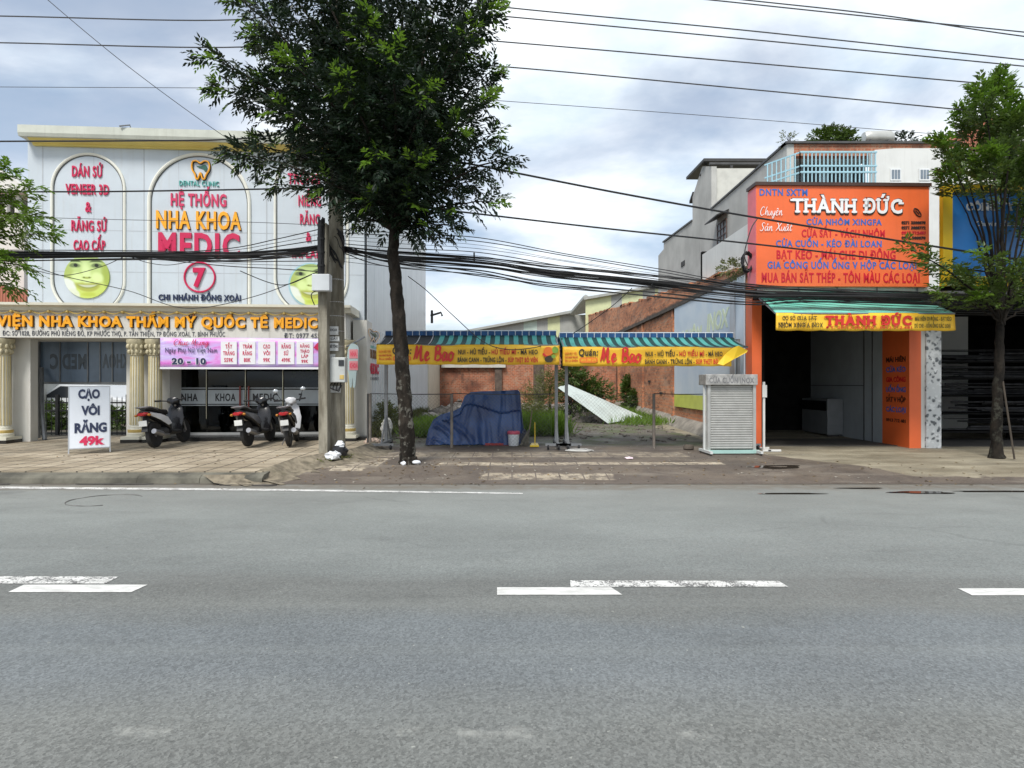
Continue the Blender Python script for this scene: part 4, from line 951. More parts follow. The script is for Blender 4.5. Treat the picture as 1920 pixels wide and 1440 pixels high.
atext("CẠO", -.19, .175, 1.07, 1.24, navy); atext("VÔI", -.14, .17, .73, .90, navy); atext("RĂNG", -.25, .29, .375, .55, navy); atext("49k", -.17, .25, .12, .28, redd)

# ================================================================ scooters
def scooter(label, loc, rot, body_m, panel_m, seat_m, shield_m, mirrors=False, lean=0.1):
    r_ = root('scooter', loc, label, 'motorbike', 'scooters parked in front of the clinic doors', rotz=rot)
    r_.rotation_euler = (0, -lean, rot)
    bl = dict(local=True)
    def wheel(y, nm, steer=0):
        t = MB().lathe([(.215, -.03), (.25, -.05), (.283, -.035), (.292, 0), (.283, .035), (.25, .05), (.215, .03)], (0, y, .292), 26, 'X').build(nm, rub, r_, smooth=True, local=True)
        b = MB(); b.lathe([(.05, -.04), (.05, .04)], (0, y, .292), 12, 'X')
        for i in range(5):
            a = 2*math.pi*i/5; b.tube([(0, y+.04*math.cos(a), .292+.04*math.sin(a)), (0, y+.21*math.cos(a+.15), .292+.21*math.sin(a+.15))], [.022, .016], 6)
        b.tube([(0, y+.212*math.cos(a), .292+.212*math.sin(a)) for a in np.linspace(0, 6.283, 25)[:-1]], .016, 6, closed=True); b.build('rim', chrome_d, t, smooth=True, local=True)
    wheel(0, 'rear_wheel'); wheel(1.25, 'front_wheel')
    MB().loft([((0, -.42, .80), .03, .02), ((0, -.36, .79), .085, .05), ((0, -.15, .75), .125, .095), ((0, .1, .70), .14, .125), ((0, .35, .62), .135, .14), ((0, .52, .50), .11, .16), ((0, .6, .42), .08, .1)], 16).build('body', body_m, r_, smooth=True, **bl)
    for s in (-1, 1):
        MB().prism([(s*.135, -.33, .79), (s*.148, .05, .74), (s*.15, .33, .66), (s*.14, .5, .50), (s*.138, .36, .47), (s*.146, .05, .60), (s*.12, -.28, .72)], (s*.014, 0, 0)).build('side_panel', panel_m, r_, bevel=.008, **bl)
    MB().loft([((0, -.34, .865), .06, .02), ((0, -.24, .87), .115, .045), ((0, .0, .84), .14, .055), ((0, .2, .79), .135, .055), ((0, .42, .78), .115, .055), ((0, .52, .74), .07, .04)], 16).build('seat', seat_m, r_, smooth=True, **bl)
    MB().loft([((0, .5, .33), .13, .06), ((0, .7, .28), .16, .05), ((0, .92, .30), .15, .06)], 14).build('floorboard', black_pl, r_, smooth=True, **bl)
    MB().loft([((0, .88, .40), .17, .12), ((0, .95, .60), .2, .18), ((0, 1.02, .78), .17, .16), ((0, 1.06, .9), .1, .08)], 14).build('leg_shield', shield_m, r_, smooth=True, **bl)
    MB().loft([((0, .86, 1.0), .05, .05), ((0, .9, 1.02), .13, .075), ((0, 1.0, 1.0), .12, .085), ((0, 1.1, .95), .07, .05)], 14).build('headset', shield_m, r_, smooth=True, **bl)
    MB().ball((0, 1.1, .95), (.08, .05, .06), 10, 6).build('headlight', glass_l, r_, smooth=True, **bl)
    b = MB(); b.tube([(0, 1.0, .95), (0, 1.25, .292)], .03, 8)
    for s in (-.07, .07): b.tube([(s, 1.08, .72), (s, 1.25, .292)], .022, 8)
    b.build('fork', chrome_d, r_, smooth=True, **bl)
    b = MB(); b.tube(smoothpath([(-.33, .80, 1.04), (-.2, .87, 1.03), (0, .93, 1.0), (.2, .87, 1.03), (.33, .80, 1.04)], 4), .014, 8); b.build('handlebar', black_pl, r_, smooth=True, **bl)
    for s in (-1, 1):
        MB().tube([(s*.35, .785, 1.042), (s*.23, .855, 1.035)], .021, 8).build('grip', rub, r_, smooth=True, **bl)
        if mirrors: MB().tube([(s*.2, .88, 1.03), (s*.26, .9, 1.15), (s*.3, .87, 1.24)], .007, 6).build('mirror_stem', black_pl, r_, **bl)
        if mirrors: MB().ball((s*.31, .86, 1.27), (.062, .016, .048), 12, 8).build('mirror', mirror_m, r_, smooth=True, **bl)
    for y0, nm, rr in ((1.25, 'front_mudguard', .315), ):
        b = MB(); n = 12
        b.grid(n, 4, lambda a, c: (-.07 + .14*c, y0 + (rr + .02*math.sin(math.pi*c))*math.cos(.35 + 2.2*a), .292 + (rr + .02*math.sin(math.pi*c))*math.sin(.35 + 2.2*a))); b.build(nm, body_m, r_, smooth=True, solid=.008, **bl)
    MB().grid(8, 3, lambda a, c: (-.065 + .13*c, -.22 - .14*a, .72 - .34*a)).build('rear_mudguard', black_pl, r_, solid=.008, **bl)
    MB().box(-.085, .085, -.395, -.385, .50, .62).build('number_plate', plate_m, r_, bevel=.004, **bl)
    MB().loft([((0, -.445, .755), .07, .025), ((0, -.40, .76), .1, .045), ((0, -.33, .765), .11, .045)], 12).build('tail_light', redl, r_, smooth=True, **bl)
    for s in (-1, 1): MB().ball((s*.135, -.36, .74), (.035, .05, .03), 8, 6).build('turn_signal', amber_l, r_, smooth=True, **bl)
    b = MB(); b.tube([(.11, .38, .26), (.15, .12, .27), (.165, .0, .30), (.165, -.3, .38)], [.025, .03, .06, .055], 10); b.build('exhaust', chrome_d, r_, smooth=True, **bl)
    b = MB(); b.loft([((-.03, -.05, .31), .07, .06), ((-.04, .15, .33), .1, .09), ((-.02, .42, .34), .11, .1), ((0, .5, .34), .07, .07)], 12); b.build('engine', engine_m, r_, smooth=True, **bl)
    MB().tube([(-.12, .0, .32), (-.13, -.15, .72)], .025, 8).build('shock_absorber', chrome_d, r_, **bl)
    b = MB(); b.tube(smoothpath([(-.13, .0, .84), (-.14, -.25, .90), (-.09, -.42, .91), (.09, -.42, .91), (.14, -.25, .90), (.13, .0, .84)], 4), .014, 6); b.build('grab_rail', chrome_d, r_, smooth=True, **bl)
    MB().tube([(-.1, .45, .25), (-.22, .40, .02)], .012, 6).build('side_stand', chrome_d, r_, **bl)
    return r_
chrome_d = M('dull_chrome', (.3, .3, .31), .35, .15, 6, metal=.7); black_pl = M('black_plastic', (.012, .012, .013), .45, .2, 9); mirror_m = M('mirror_glass', (.55, .58, .6), .12, .05, metal=.5)
plate_m = M('white_plate', (.62, .63, .62), .5, .06, 8); amber_l = M('amber_lens', (.4, .16, .02), .2, .1); engine_m = M('engine_grey', (.06, .06, .06), .5, .3, 9); glass_l = M('headlight_lens', (.5, .52, .55), .1, .05)
bk = M('gloss_black', (.012, .012, .014), .22, .2, 5); bw = M('gloss_white', (.62, .63, .65), .25, .04, 5); grey_p = M('gloss_grey', (.10, .10, .11), .25, .1, 5); maroon = M('dark_maroon', (.09, .01, .02), .25, .2, 5)
s1 = P(290, 842, 12.9); scooter('black scooter with a pale side panel parked nearest the pillars', (s1.x+.02, s1.y, .195), R(3), bk, bw, black_pl, bk)
s2 = P(466, 841, 13.15); scooter('dark scooter with a grey side panel leaning beside the white one', (s2.x, s2.y, .195), R(1), bk, grey_p, black_pl, bk)
s3 = P(543, 841, 13.2); scooter('white scooter with black tail parked right of the dark one', (s3.x, s3.y, .195), R(13), bk, bk, black_pl, bw, True)

# ================================================================ poles
conc_o, nt, pb = newmat('old_concrete'); v = coords(nt)
c = mix(nt, ramp(nt, noise(nt, coords(nt, True, (3, 3, .5)), 2.2, 6, .65), .35, .68), (.13, .115, .085, 1), (.30, .28, .225, 1)); c = mix(nt, ramp(nt, noise(nt, coords(nt, True, (6, 6, .25)), 2, 6, .7), .55, .75, 0, .8), c, (.06, .055, .045, 1))
nt.links.new(c, pb.inputs['Base Color']); pb.inputs['Roughness'].default_value = .95; bump(nt, pb, noise(nt, v, 24, 5), .4, .02)
blackrub = M('black_cable', (.013, .013, .014), .5, .3, 9)
YP = 11.35; gp = .2
p0 = root('utility_pole', (X(608, YP), YP, gp-.1), 'slim square concrete pole wrapped in black cable at the top', 'pole')
MB().prism([(X(600, YP), YP-.09, gp-.1), (X(617, YP), YP-.09, gp-.1), (X(617, YP), YP+.09, gp-.1), (X(600, YP), YP+.09, gp-.1)], (-.02, 0, Z(420, YP)-gp+.1)).build('shaft', conc_o, p0, bevel=.015)
b = MB(); xc = X(605, YP)
for k in range(26):
    a = 2*math.pi*k/26; b.tube([(xc + .045*math.cos(a) + random.uniform(-.012, .012), YP - .08 + .055*math.sin(a), z) for z in np.linspace(Z(522 + random.uniform(-6, 8), YP), Z(410 + random.uniform(0, 12), YP), 6)], .016, 5)
for py in (425, 450, 475, 500): b.lathe([(.075, Z(py, YP)-.02), (.078, Z(py, YP)+.02)], (xc, YP-.08, 0), 14)
b.build('cable_wrap', blackrub, p0)
jb = root('junction_box', (X(604, YP-.22), YP-.22, Z(546, YP-.22)), 'plain pale grey box strapped to the slim pole', 'junction box')
MB().box(X(587, YP-.22), X(620, YP-.22), YP-.3, YP-.12, Z(546, YP-.22), Z(515, YP-.22)).build('case', M('box_pale_grey', (.55, .58, .6), .45, .05), jb, bevel=.01)
MB().tube(smoothpath([(X(594, YP-.3), YP-.2, Z(546, YP)), (X(592, YP), YP-.25, Z(556, YP)), (X(597, YP), YP-.22, Z(575, YP))], 5), .01, 5).build('lead', blackrub, jb)
YQ = 11.75
p1 = root('power_pole', (X(630, YQ), YQ, gp-.1), 'tall round weathered concrete pole with meter box, rising behind the tree', 'pole')
MB().lathe([(.185, gp-.1), (.16, 3.2), (.14, 5.0), (.10, 11.0)], (X(630, YQ), YQ, 0), 24).build('shaft', conc_o, p1, smooth=True)
b = MB()
for py in (526, 568, 594, 622, 650): b.lathe([(.166 - .004*(650-py)/40, Z(py, YQ)-.012), (.17 - .004*(650-py)/40, Z(py, YQ)+.012)], (X(630, YQ), YQ, 0), 20)
b.build('steel_band', M('strap_steel', (.4, .4, .4), .4, .1, metal=.7), p1)
b = MB()
for k in range(30):
    a = random.uniform(0, 6.28); b.tube(smoothpath([(X(627, YQ) + .19*math.cos(a + .3*j), YQ + .19*math.sin(a + .3*j), Z(430 + 8*j + random.uniform(-4, 4) + (k % 5)*8, YQ)) for j in range(6)], 3), random.uniform(.008, .016), 4)
b.build('cable_coil', blackrub, p1)
stick = M('old_sticker', (.55, .56, .55), .6, .2, 14, dirt=.5, dirtcol=(.2, .19, .16)); PF = Frame(X(628, YQ), YQ-.19, 0)
b = MB()
for a, c, t, d in ((617, 634, 612, 628), (618, 636, 631, 640), (618, 634, 643, 658), (617, 628, 664, 690), (620, 638, 724, 736), (617, 629, 695, 712)): b.fbox(PF, PF.U(a), PF.U(c), -.012, .03, PF.Zp(a, d), PF.Zp(a, t))
b.build('sticker', stick, p1)
b = MB()
for s, a, c, t, d in (("KHOAN", 619, 632, 616, 621), ("CẮT", 620, 634, 633, 637), ("BÊ TÔNG", 619, 633, 647, 652), ("09", 619, 627, 670, 677)): text(PF, s, a, c, t, d, -.0125, blackp, p1, .03, .002, into=b)
b.build('sticker_print', blackp, p1, fix=False)
mbx = root('meter_box', (X(633, YQ-.25), YQ-.25, Z(718, YQ-.25)), 'pale grey electric meter box with a small window on the tall pole', 'meter box')
mg = M('meter_grey', (.46, .48, .47), .45, .06, dirt=.3)
yq = YQ-.34
MB().box(X(618, yq), X(647, yq), yq, YQ-.15, Z(717, yq), Z(670, yq)).build('case', mg, mbx, bevel=.015)
MB().box(X(635, yq), X(645, yq), yq-.012, yq+.02, Z(686, yq), Z(675, yq)).build('window', cwin, mbx); MB().box(X(637, yq), X(645, yq), yq-.008, yq+.02, Z(711, yq), Z(703, yq)).build('label_plate', gold, mbx)
b = MB()
for k in range(4): b.tube(smoothpath([(X(620+5*k, yq), YQ-.2, Z(716, yq)), (X(616+6*k, yq), YQ-.26, Z(726+2*k, yq)), (X(630, yq), YQ-.24, Z(732, yq)), (X(637, yq), YQ-.2, Z(722, yq))], 5), .011, 5)
b.build('cable_loop', blackrub, mbx)
# tooth-shaped hanging board on the clinic pier
YT = 13.9; TF = Frame(X(661, YT), YT, 0)
tb = root('hanging_board', (X(661, YT), YT, Z(726, YT)), 'pale teal tooth shaped board with pink lettered squares beside the meter box', 'sign board')
shape = [(652, 656), (656, 647), (661, 644), (668, 647), (672, 656), (671, 680), (668, 702), (666, 724), (662, 726), (661, 708), (659, 726), (655, 722), (653, 700), (650, 680)]
pt_ = smoothpath([(a, 0, c) for a, c in shape + shape[:1]], 4)[:-1]
MB().prism([TF.w(TF.U(p.x), 0, TF.Zp(p.x, p.z)) for p in pt_], (0, .06, 0)).build('board', M('pale_teal', (.48, .60, .60), .4, .05), tb)
pinkp = M('hot_pink', (.80, .10, .16), .4, .05); salmon = M('salmon_pink', (.82, .30, .33), .4, .05)
for t, d, s, p_ in ((655, 672, "NHA", (657, 669)), (677, 694, "KHOA", (656, 671))):
    q = spanel(TF, 655, 671, t, d, -.01, .008).build('pink_square', salmon, tb); text(TF, s, *p_, t+4, d-4, -.011, pinkp, q, .06, .003)
MB().tube([(X(650, YT), YT, Z(650, YT)), (X(662, YT), YT+.1, Z(642, YT)), (X(672, YT), YT+.6, Z(628, YT))], .02, 6).build('bracket', steel, tb)
# rubbish by the pole
def crumple(name, label, c, r, mat, cat, group=None, n=(14, 9), seed=1):
    rr = random.Random(seed); b = MB(); b.ball((0, 0, 0), 1, *n); vs = []
    for p in b.v:
        k = 1 + rr.uniform(-.22, .22); vs.append((c[0]+p[0]*r[0]*k, c[1]+p[1]*r[1]*k, max(c[2]-r[2]*.72, c[2]+p[2]*r[2]*k)))
    b.v = vs; return tag(b.build(name, mat, None, smooth=True, sharp=25), label, cat, group)
plb = M('black_bag', (.012, .012, .014), .3, .3, 20); plw = M('white_plastic', (.62, .64, .67), .35, .08, 20)
q = P(638, 852, 11.3); crumple('rubbish_bag', 'black plastic rubbish bag slumped against the foot of the tall pole', (q.x, 11.25, .30), (.15, .12, .15), plb, 'rubbish bag', seed=3)
crumple('plastic_bag', 'white crumpled plastic bag lying in front of the black rubbish bag', (q.x-.06, 11.0, .25), (.15, .09, .09), plw, 'plastic bag', seed=5)
crumple('plastic_bag', 'white plastic bag tucked on top of the black rubbish bag by the pole', (q.x+.02, 11.22, .44), (.09, .07, .07), plw, 'plastic bag', seed=8)
pos = np.stack([rng.uniform(-4.4, -3.35, 150), rng.uniform(10.6, 11.5, 150), np.full(150, .16)], 1); pos[:, 0] = -4.15 + (pos[:, 1]-9.6)*.47 + rng.normal(0, .13, 150)
n_ = 420; lx = np.concatenate([rng.uniform(-9, 9, 300), rng.normal(-1.9, 1.0, 120)]); ly = np.concatenate([9.2 + np.abs(rng.normal(0, 1.3, 300)), rng.normal(10.7, .6, 120)]); lz = np.array([G(q) + (.06 if a_ < -4 and q > 9.6 else .012) for a_, q in zip(lx, ly)])
ld = rng.normal(0, 1, (n_, 3)); ld[:, 2] *= .12
setting(leaf_mesh('fallen_leaves', np.stack([lx, ly, lz], 1), ld, np.tile([0, 0, 1.0], (n_, 1)) + rng.normal(0, .2, (n_, 3)), rng.uniform(.04, .085, n_), rng.uniform(.02, .035, n_), M('dry_leaf', (.16, .11, .05), .8, .5, 9), None), 'stuff')
a = twig_leaves(pos, unit(rng.normal(0, .5, (150, 3)) + np.array([0, 0, 1.0])), 5, .07, .06, .012); setting(leaf_mesh('weeds', *a, LF_olive, None), 'stuff')

# ================================================================ trees
YT0 = 10.85
def at(px, py, dy=0.0, k=1.0): p = P(px, py, YT0 + dy); return (p.x, p.y, p.z, k)
main_limbs = [at(378, 100, -.4, .62), at(400, 160, .1, .6), at(436, -15, -.5, 1), at(475, 60, .9, 1), at(500, -60, .4, 1), at(560, -95, -.9, 1), at(640, -110, .6, 1), at(700, -130, -.4, 1), at(770, -120, 1.0, 1), at(840, -90, -.8, 1),
  at(905, -30, .3, .95), at(928, 10, -.5, .75), at(932, 125, .5, .9), at(915, 190, -.9, .8), at(930, 250, .9, .62), at(962, 292, .1, .5), at(935, 375, -.6, .55), at(905, 335, .8, .6), at(868, 425, .2, .6), at(805, 430, -.7, .5), at(655, 415, .5, .45), at(600, 340, -.8, .7),
  at(512, 345, .3, .42), at(428, 285, -.3, .65), at(470, 270, .7, .7), at(520, 200, -1.2, .95), at(540, 110, -1.5, 1), at(560, 270, 1.2, .9), at(600, 60, 1.4, 1), at(640, 150, -1.6, 1), at(650, 240, 1.5, 1), at(690, 40, -1.3, 1), at(720, 160, 1.5, 1), at(740, 90, -1.7, 1),
  at(790, 30, 1.5, 1), at(800, 170, -1.6, 1), at(850, 110, 1.2, 1), at(860, 240, -1.1, .9), at(840, 320, 1.0, .85), at(790, 300, -1.5, .9), at(700, 290, -1.5, .9), at(745, 350, 1.1, .8), at(660, 340, .9, .7), at(850, 390, -.6, .6), at(610, 280, -.3, .9), at(480, 140, -.1, .9), at(700, 370, -.8, .6), at(770, 380, -.9, .6), at(610, -40, -.2, .8), at(880, 50, -.9, .9)]
tp = [P(765, 872, YT0), P(764, 840, YT0), P(759, 760, YT0), P(750, 620, YT0), P(741, 520, YT0), P(737, 470, YT0), P(742, 425, YT0)]
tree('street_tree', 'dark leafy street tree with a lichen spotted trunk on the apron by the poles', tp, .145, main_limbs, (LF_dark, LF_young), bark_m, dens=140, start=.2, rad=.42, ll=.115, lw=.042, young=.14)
YL = 10.9
def atl(px, py, dy=0.0, k=1.0): p = P(px, py, YL + dy); return (p.x, p.y, p.z, k)
tree('street_tree', 'feathery green tree leaning in at the left edge beside the clinic', [P(-150, 870, YL), P(-150, 700, YL), P(-158, 560, YL), P(-150, 500, YL)], .12,
     [atl(92, 438, 0, .75), atl(60, 350, .3, .7), atl(15, 318, -.3, .8), atl(50, 500, -.4, .8), atl(30, 540, .4, .8), atl(70, 400, -.5, .8), atl(0, 420, .6, 1), atl(-60, 300, 0, 1), atl(-10, 480, -.6, 1), atl(-90, 400, -.8, 1), atl(-200, 300, 0, 1), atl(-300, 420, 0, 1), atl(20, 380, .1, .9), atl(-250, 520, .5, 1)], (LF_left, LF_young), bark_m, dens=95, rad=.34, flat=.6, young=.3, ll=.10, lw=.042)
YR = 11.6
def atr(px, py, dy=0.0, k=1.0, *st): p = P(px, py, YR + dy); return (p.x, p.y, p.z, k, *st)
tree('street_tree', 'layered green tree with spreading boughs before the blue signboard', [P(1868, 858, YR), P(1870, 760, YR), P(1874, 660, YR), P(1876, 600, YR)], .10,
     [atr(1692, 462, -.4, .6), atr(1735, 482, .2, .6), atr(1760, 545, -.3, .7), atr(1800, 515, .6, .7), atr(1850, 552, -.5, .8), atr(1905, 540, .3, 1), atr(1905, 485, -.9, .9), atr(1960, 500, .2, 1.2), atr(1850, 470, -.9, .5),
      atr(1772, 325, .3, .7, .82), atr(1762, 258, -.2, .5, .78), atr(1808, 205, .4, .8, .78), atr(1838, 160, -.3, .6, .8), atr(1872, 148, .2, 1, .72), atr(1905, 190, -.4, 1.2, .7), atr(1850, 285, -.7, 1.1, .76), atr(1885, 240, .8, 1.2, .7), atr(1935, 280, 0, 1.3, .62), atr(1895, 318, .1, 1, .8), atr(1800, 290, .9, .7, .84), atr(1970, 350, .5, 1.2, .6),
      atr(2000, 450, -.4, 1.2), atr(2050, 300, .2, 1.2), atr(1990, 200, 0, 1.2, .6), atr(1990, 560, 0, 1.2)], (LF_mid, LF_young), barkmat('black_bark', (.008, .007, .006), (.022, .018, .014), (.05, .05, .04)), dens=80, rad=.27, start=.4, flat=.4, ll=.10, lw=.042, young=.25, up=.05)
for p0_, p1_, lab in (((1898, 800), (1874, 715), 'thin dark stick leaning on the trunk of the layered tree'),):
    b = MB(); b.tube([(X(p0_[0], YR-.25), YR-.3, .15), (X(p1_[0], YR), YR-.08, Z(p1_[1], YR))], .017, 6); tag(b.build('tree_stake', M('dark_stick', (.05, .04, .03), .9, .2)), lab, 'stake')
# ================================================================ empty lot: awnings, fence, cart
Gp = .155
def stripe_mat(name, c1, c2, period, c3=None, dark_until=None):
    m, nt, b = newmat(name); v = coords(nt); xs, ys = xy(nt, v)
    f = mth(nt, 'FRACT', mth(nt, 'DIVIDE', mth(nt, 'MULTIPLY_ADD', noise(nt, v, 1.2, 2), .03, xs), period))
    k = ramp(nt, mth(nt, 'ABSOLUTE', mth(nt, 'SUBTRACT', f, .5)), .24, .26)
    c = mix(nt, k, c4(c1), c4(c2))
    if dark_until is not None:
        f2 = mth(nt, 'ABSOLUTE', mth(nt, 'SUBTRACT', mth(nt, 'FRACT', mth(nt, 'DIVIDE', xs, .30)), .5))
        c = mix(nt, ramp(nt, xs, dark_until-.01, dark_until+.01, 1, 0), c, mix(nt, ramp(nt, f2, .46, .47), (.022, .024, .028, 1), (.6, .62, .62, 1)))
    c = mix(nt, ramp(nt, noise(nt, v, 2.5, 6, .65), .5, .75, 0, .35), c, (.1, .11, .11, 1))
    t = nd(nt, 'ShaderNodeBsdfTranslucent'); nt.links.new(c, t.inputs['Color']); nt.links.new(c, b.inputs['Base Color']); b.inputs['Roughness'].default_value = .6
    mx = nd(nt, 'ShaderNodeMixShader', {0: .4}); nt.links.new(b.outputs[0], mx.inputs[1]); nt.links.new(t.outputs[0], mx.inputs[2]); nt.links.new(mx.outputs[0], nt.nodes['Material Output'].inputs[0]); return m
teal1, teal2 = (.12, .50, .46), (.012, .075, .07)
blue_st = stripe_mat('blue_white_stripe', (.03, .11, .30), (.035, .14, .36), .3)
bedge = M('white_piping', (.62, .68, .75), .5, .05)
yellow, nt, pb = newmat('yellow_banner'); v = coords(nt); c = mix(nt, ramp(nt, noise(nt, v, 3, 5), .3, .7), (.72, .40, .018, 1), (.80, .50, .03, 1)); c = mix(nt, ramp(nt, noise(nt, v, 6, 6, .7), .6, .8, 0, .35), c, (.45, .30, .08, 1)); nt.links.new(c, pb.inputs['Base Color']); pb.inputs['Roughness'].default_value = .5
brred = M('banner_red', (.52, .02, .015), .45, .06); brblk = M('banner_black', (.03, .025, .012), .45, .1); orange_p = M('banner_orange', (.66, .16, .015), .45, .1); grn_p = M('banner_green', (.16, .30, .04), .45, .15)
pipe = M('galvanised_pipe', (.22, .23, .24), .45, .12, 5, metal=.4, dirt=.45, dirtcol=(.10, .07, .05))
YN = 12.6; NF = Frame(X(880, YN), YN, 0.0)
def awning(label, pl, pr, py_t, py_b, posts, dark_until, curl=False):
    xl, xr = X(pl, YN), X(pr, YN)
    r_ = root('street_awning', ((xl+xr)/2, YN+.5, Gp), label, 'awning', 'striped awnings with yellow food banners')
    zt, zb_ = Z(py_t, YN), Z(py_b, YN); z2 = zt + .26; y2 = YN + .85
    st = stripe_mat('teal_stripe', teal1, teal2, .21, dark_until=dark_until)
    MB().grid(48, 6, lambda a, c: (xl + (xr-xl)*a, YN + (y2-YN)*c, zt + .004 + (z2-zt)*c - .035*math.sin(math.pi*c) - .012*abs(math.sin(a*math.pi*7))*math.sin(math.pi*c))).build('canopy_fabric', st, r_, smooth=True, solid=.004)
    # scalloped blue roll along the ridge
    b = MB(); n = int((xr-xl)/.155); w = (xr-xl)/n; e = MB()
    for i in range(n):
        a = xl + i*w
        b.prism([(a+.008, y2+.0, z2+.0), (a+w-.008, y2+.0, z2+.0), (a+w-.008, y2, z2+.085), (a+w-.02, y2, z2+.105), (a+.02, y2, z2+.105), (a+.008, y2, z2+.085)], (0, .05, 0))
        e.box(a-.006, a+.006, y2-.006, y2+.04, z2-.005, z2+.11)
    e.box(xl, xr, y2-.004, y2+.06, z2+.107, z2+.125)
    b.build('valance', blue_st, r_); e.build('valance_piping', bedge, r_)
    MB().grid(24, 4, lambda a, c: (xl + (xr-xl)*a, y2 + .06 + 1.3*c, z2 + .11 + .02*math.sin(a*40) - .28*c)).build('rear_canopy', blue_st, r_, smooth=True, solid=.004)
    b = MB(); b.tube([(xl, y2, z2-.03), (xr, y2, z2-.03)], .03, 8); b.tube([(xl, YN+.02, zt-.01), (xr, YN+.02, zt-.01)], .018, 8)
    for xx in (xl+.03, xr-.03): b.tube([(xx, YN+.02, zt-.01), (xx, y2, z2-.03), (xx, y2+1.3, z2-.2)], .018, 8)
    b.build('canopy_frame', pipe, r_, smooth=True)
    for px in posts:
        xx = X(px, y2); q = MB().box(xx-.035, xx+.035, y2-.035, y2+.035, Gp+.12, z2-.03).build('post', pipe, r_)
        b = MB(); b.box(xx-.03, xx+.03, y2-.55, y2+.55, Gp+.08, Gp+.14)
        for s in (-1, 1): b.tube([(xx, y2+s*.5, Gp+.13), (xx, y2, Gp+.75)], .02, 6)
        b.box(xx-.28, xx+.28, y2-.58, y2-.52, Gp+.085, Gp+.135); b.build('base_frame', pipe, r_)
        for s in (-1, 1):
            for t in (-.55, .55): MB().lathe([(.055, -.02), (.06, 0), (.055, .02)], (xx+s*.22*(1 if t < 0 else .05), y2+t, Gp+.06), 14, 'X').build('caster', rub, r_)
    # banner hanging from the front edge, scalloped hem
    xb1 = X(1372 if curl else pr, YN)
    zc = lambda a: zb_ - .012*abs(math.sin(a*math.pi*7.5))
    MB().grid(60, 5, lambda a, c: (xl + (xb1-xl)*a, YN - .01*math.sin(a*31)*(1-c) - .012*math.sin(a*11+c), zc(a)*(1-c) + (zt-.002)*c)).build('banner', yellow, r_, smooth=True, solid=.004)
    if curl:
        f = [(1345, 682), (1360, 664), (1374, 652), (1385, 648), (1402, 657), (1400, 661), (1375, 674), (1356, 685)]
        MB().prism([P(a, c, YN-.05-.1*(i % 4)/4) for i, (a, c) in enumerate(f)], (0, .012, 0)).build('banner_corner', M('yellow_cloth_back', (.80, .53, .02), .5, .04), r_)
        b = MB(); b.box(X(1345, YN+.05), X(1371, YN+.05), YN+.04, YN+.06, Z(686, YN), Z(668, YN)); b.build('inner_lining', blackp, r_)
        MB().tube([(X(1378, YN), YN+.1, Z(670, YN)), (X(1384, YN), y2, Z(682, YN))], .015, 6).build('strut', pipe, r_)
    s = (pr - pl) / 345.0; m_ = lambda q: pl + q*s; v_ = -.03; h = py_b - py_t; yy = lambda q: py_t + h*q
    T = lambda t, a, c, y0, y1, mat, bold=.03, par=r_, **k: text(NF, t, m_(a), m_(c), yy(y0), yy(y1), v_, mat, par, bold, .004, **k)
    T("NHẬN ĐẶT TIỆC", 4, 27, .30, .42, orange_p, .02); T("GIAO HÀNG TẬN NƠI", 4, 28, .50, .60, brred, .02); T("ĂN LÀ GHIỀN", 4, 28, .68, .78, brred, .02)
    T("Quán:", 30, 66, .12, .48, brblk, .03, shear=.15)
    pts = [(m_(31), yy(.62)), (m_(35), yy(.56)), (m_(61), yy(.56)), (m_(65), yy(.62)), (m_(65), yy(.78)), (m_(61), yy(.84)), (m_(35), yy(.84)), (m_(31), yy(.78))]
    pl_ = MB().prism([NF.w(NF.U(a, v_), v_, NF.Zp(a, c, v_)) for a, c in pts], (0, -.003, 0)).build('phone_pill', orange_p, r_); text(NF, "0971 799 279", m_(34), m_(62), yy(.63), yy(.77), v_-.004, yellow, pl_, .02, .002)
    script_text(NF, "Me. Bao", m_(70), m_(146), yy(.08), yy(.80), v_, brred, r_, .2, .004, .1)
    T("NUI - HỦ TIẾU -", 154, 214, .26, .50, brblk, .03); T("HỦ TIẾU MÌ", 217, 263, .26, .50, brred, .03); T("- MÁ HEO", 266, 304 if not curl else 297, .26, .50, brblk, .03)
    T("BÁNH CANH - TRỨNG LỘN -", 153, 245, .66, .90, brblk, .03)
    if not curl: T("SÚP THỊT BÒ VIÊN", 248, 304, .66, .90, brred, .03)
    else: T("SÚP THỊT BÒ", 248, 289, .66, .90, brred, .03)
    if not curl:
        for a, c, rx, ry, mat in ((324, .34, 9, .22, orange_p), (337, .28, 6, .18, grn_p), (325, .74, 8, .18, brblk), (334, .6, 4, .10, grn_p), (319, .5, 6, .12, brred)):
            d = YN/F; MB().prism([NF.w(NF.U(m_(a), v_) + rx*s*d*math.cos(q), v_, NF.Zp(m_(a), yy(c), v_) + ry*h*d*math.sin(q)*random.uniform(.85, 1.1)) for q in np.linspace(0, 6.283, 17)[:-1]], (0, -.003 - a*1e-5, 0)).build('food_picture', mat, r_)
    return r_
awning('left striped awning, black panels at one end, whole yellow banner with food picture', 706, 1049, 646, 683, (724, 1043), X(812, YN+.4))
awning('right striped awning beside the orange shop, yellow banner with its corner folded back', 1055, 1403, 650, 686, (1062, 1384), None, True)
b = MB(); yq = YN + .9
for k in range(9): b.tube([(X(1052, yq)+random.uniform(-.04, .04), yq-.15+random.uniform(-.05, .05), z) for z in np.linspace(Z(690, yq), Z(636, yq), 6)], .014, 5)
o = b.build('cable_bundle', blackrub); tag(o, 'dark bundle of rope and cable tied where the two awnings meet', 'cable bundle')
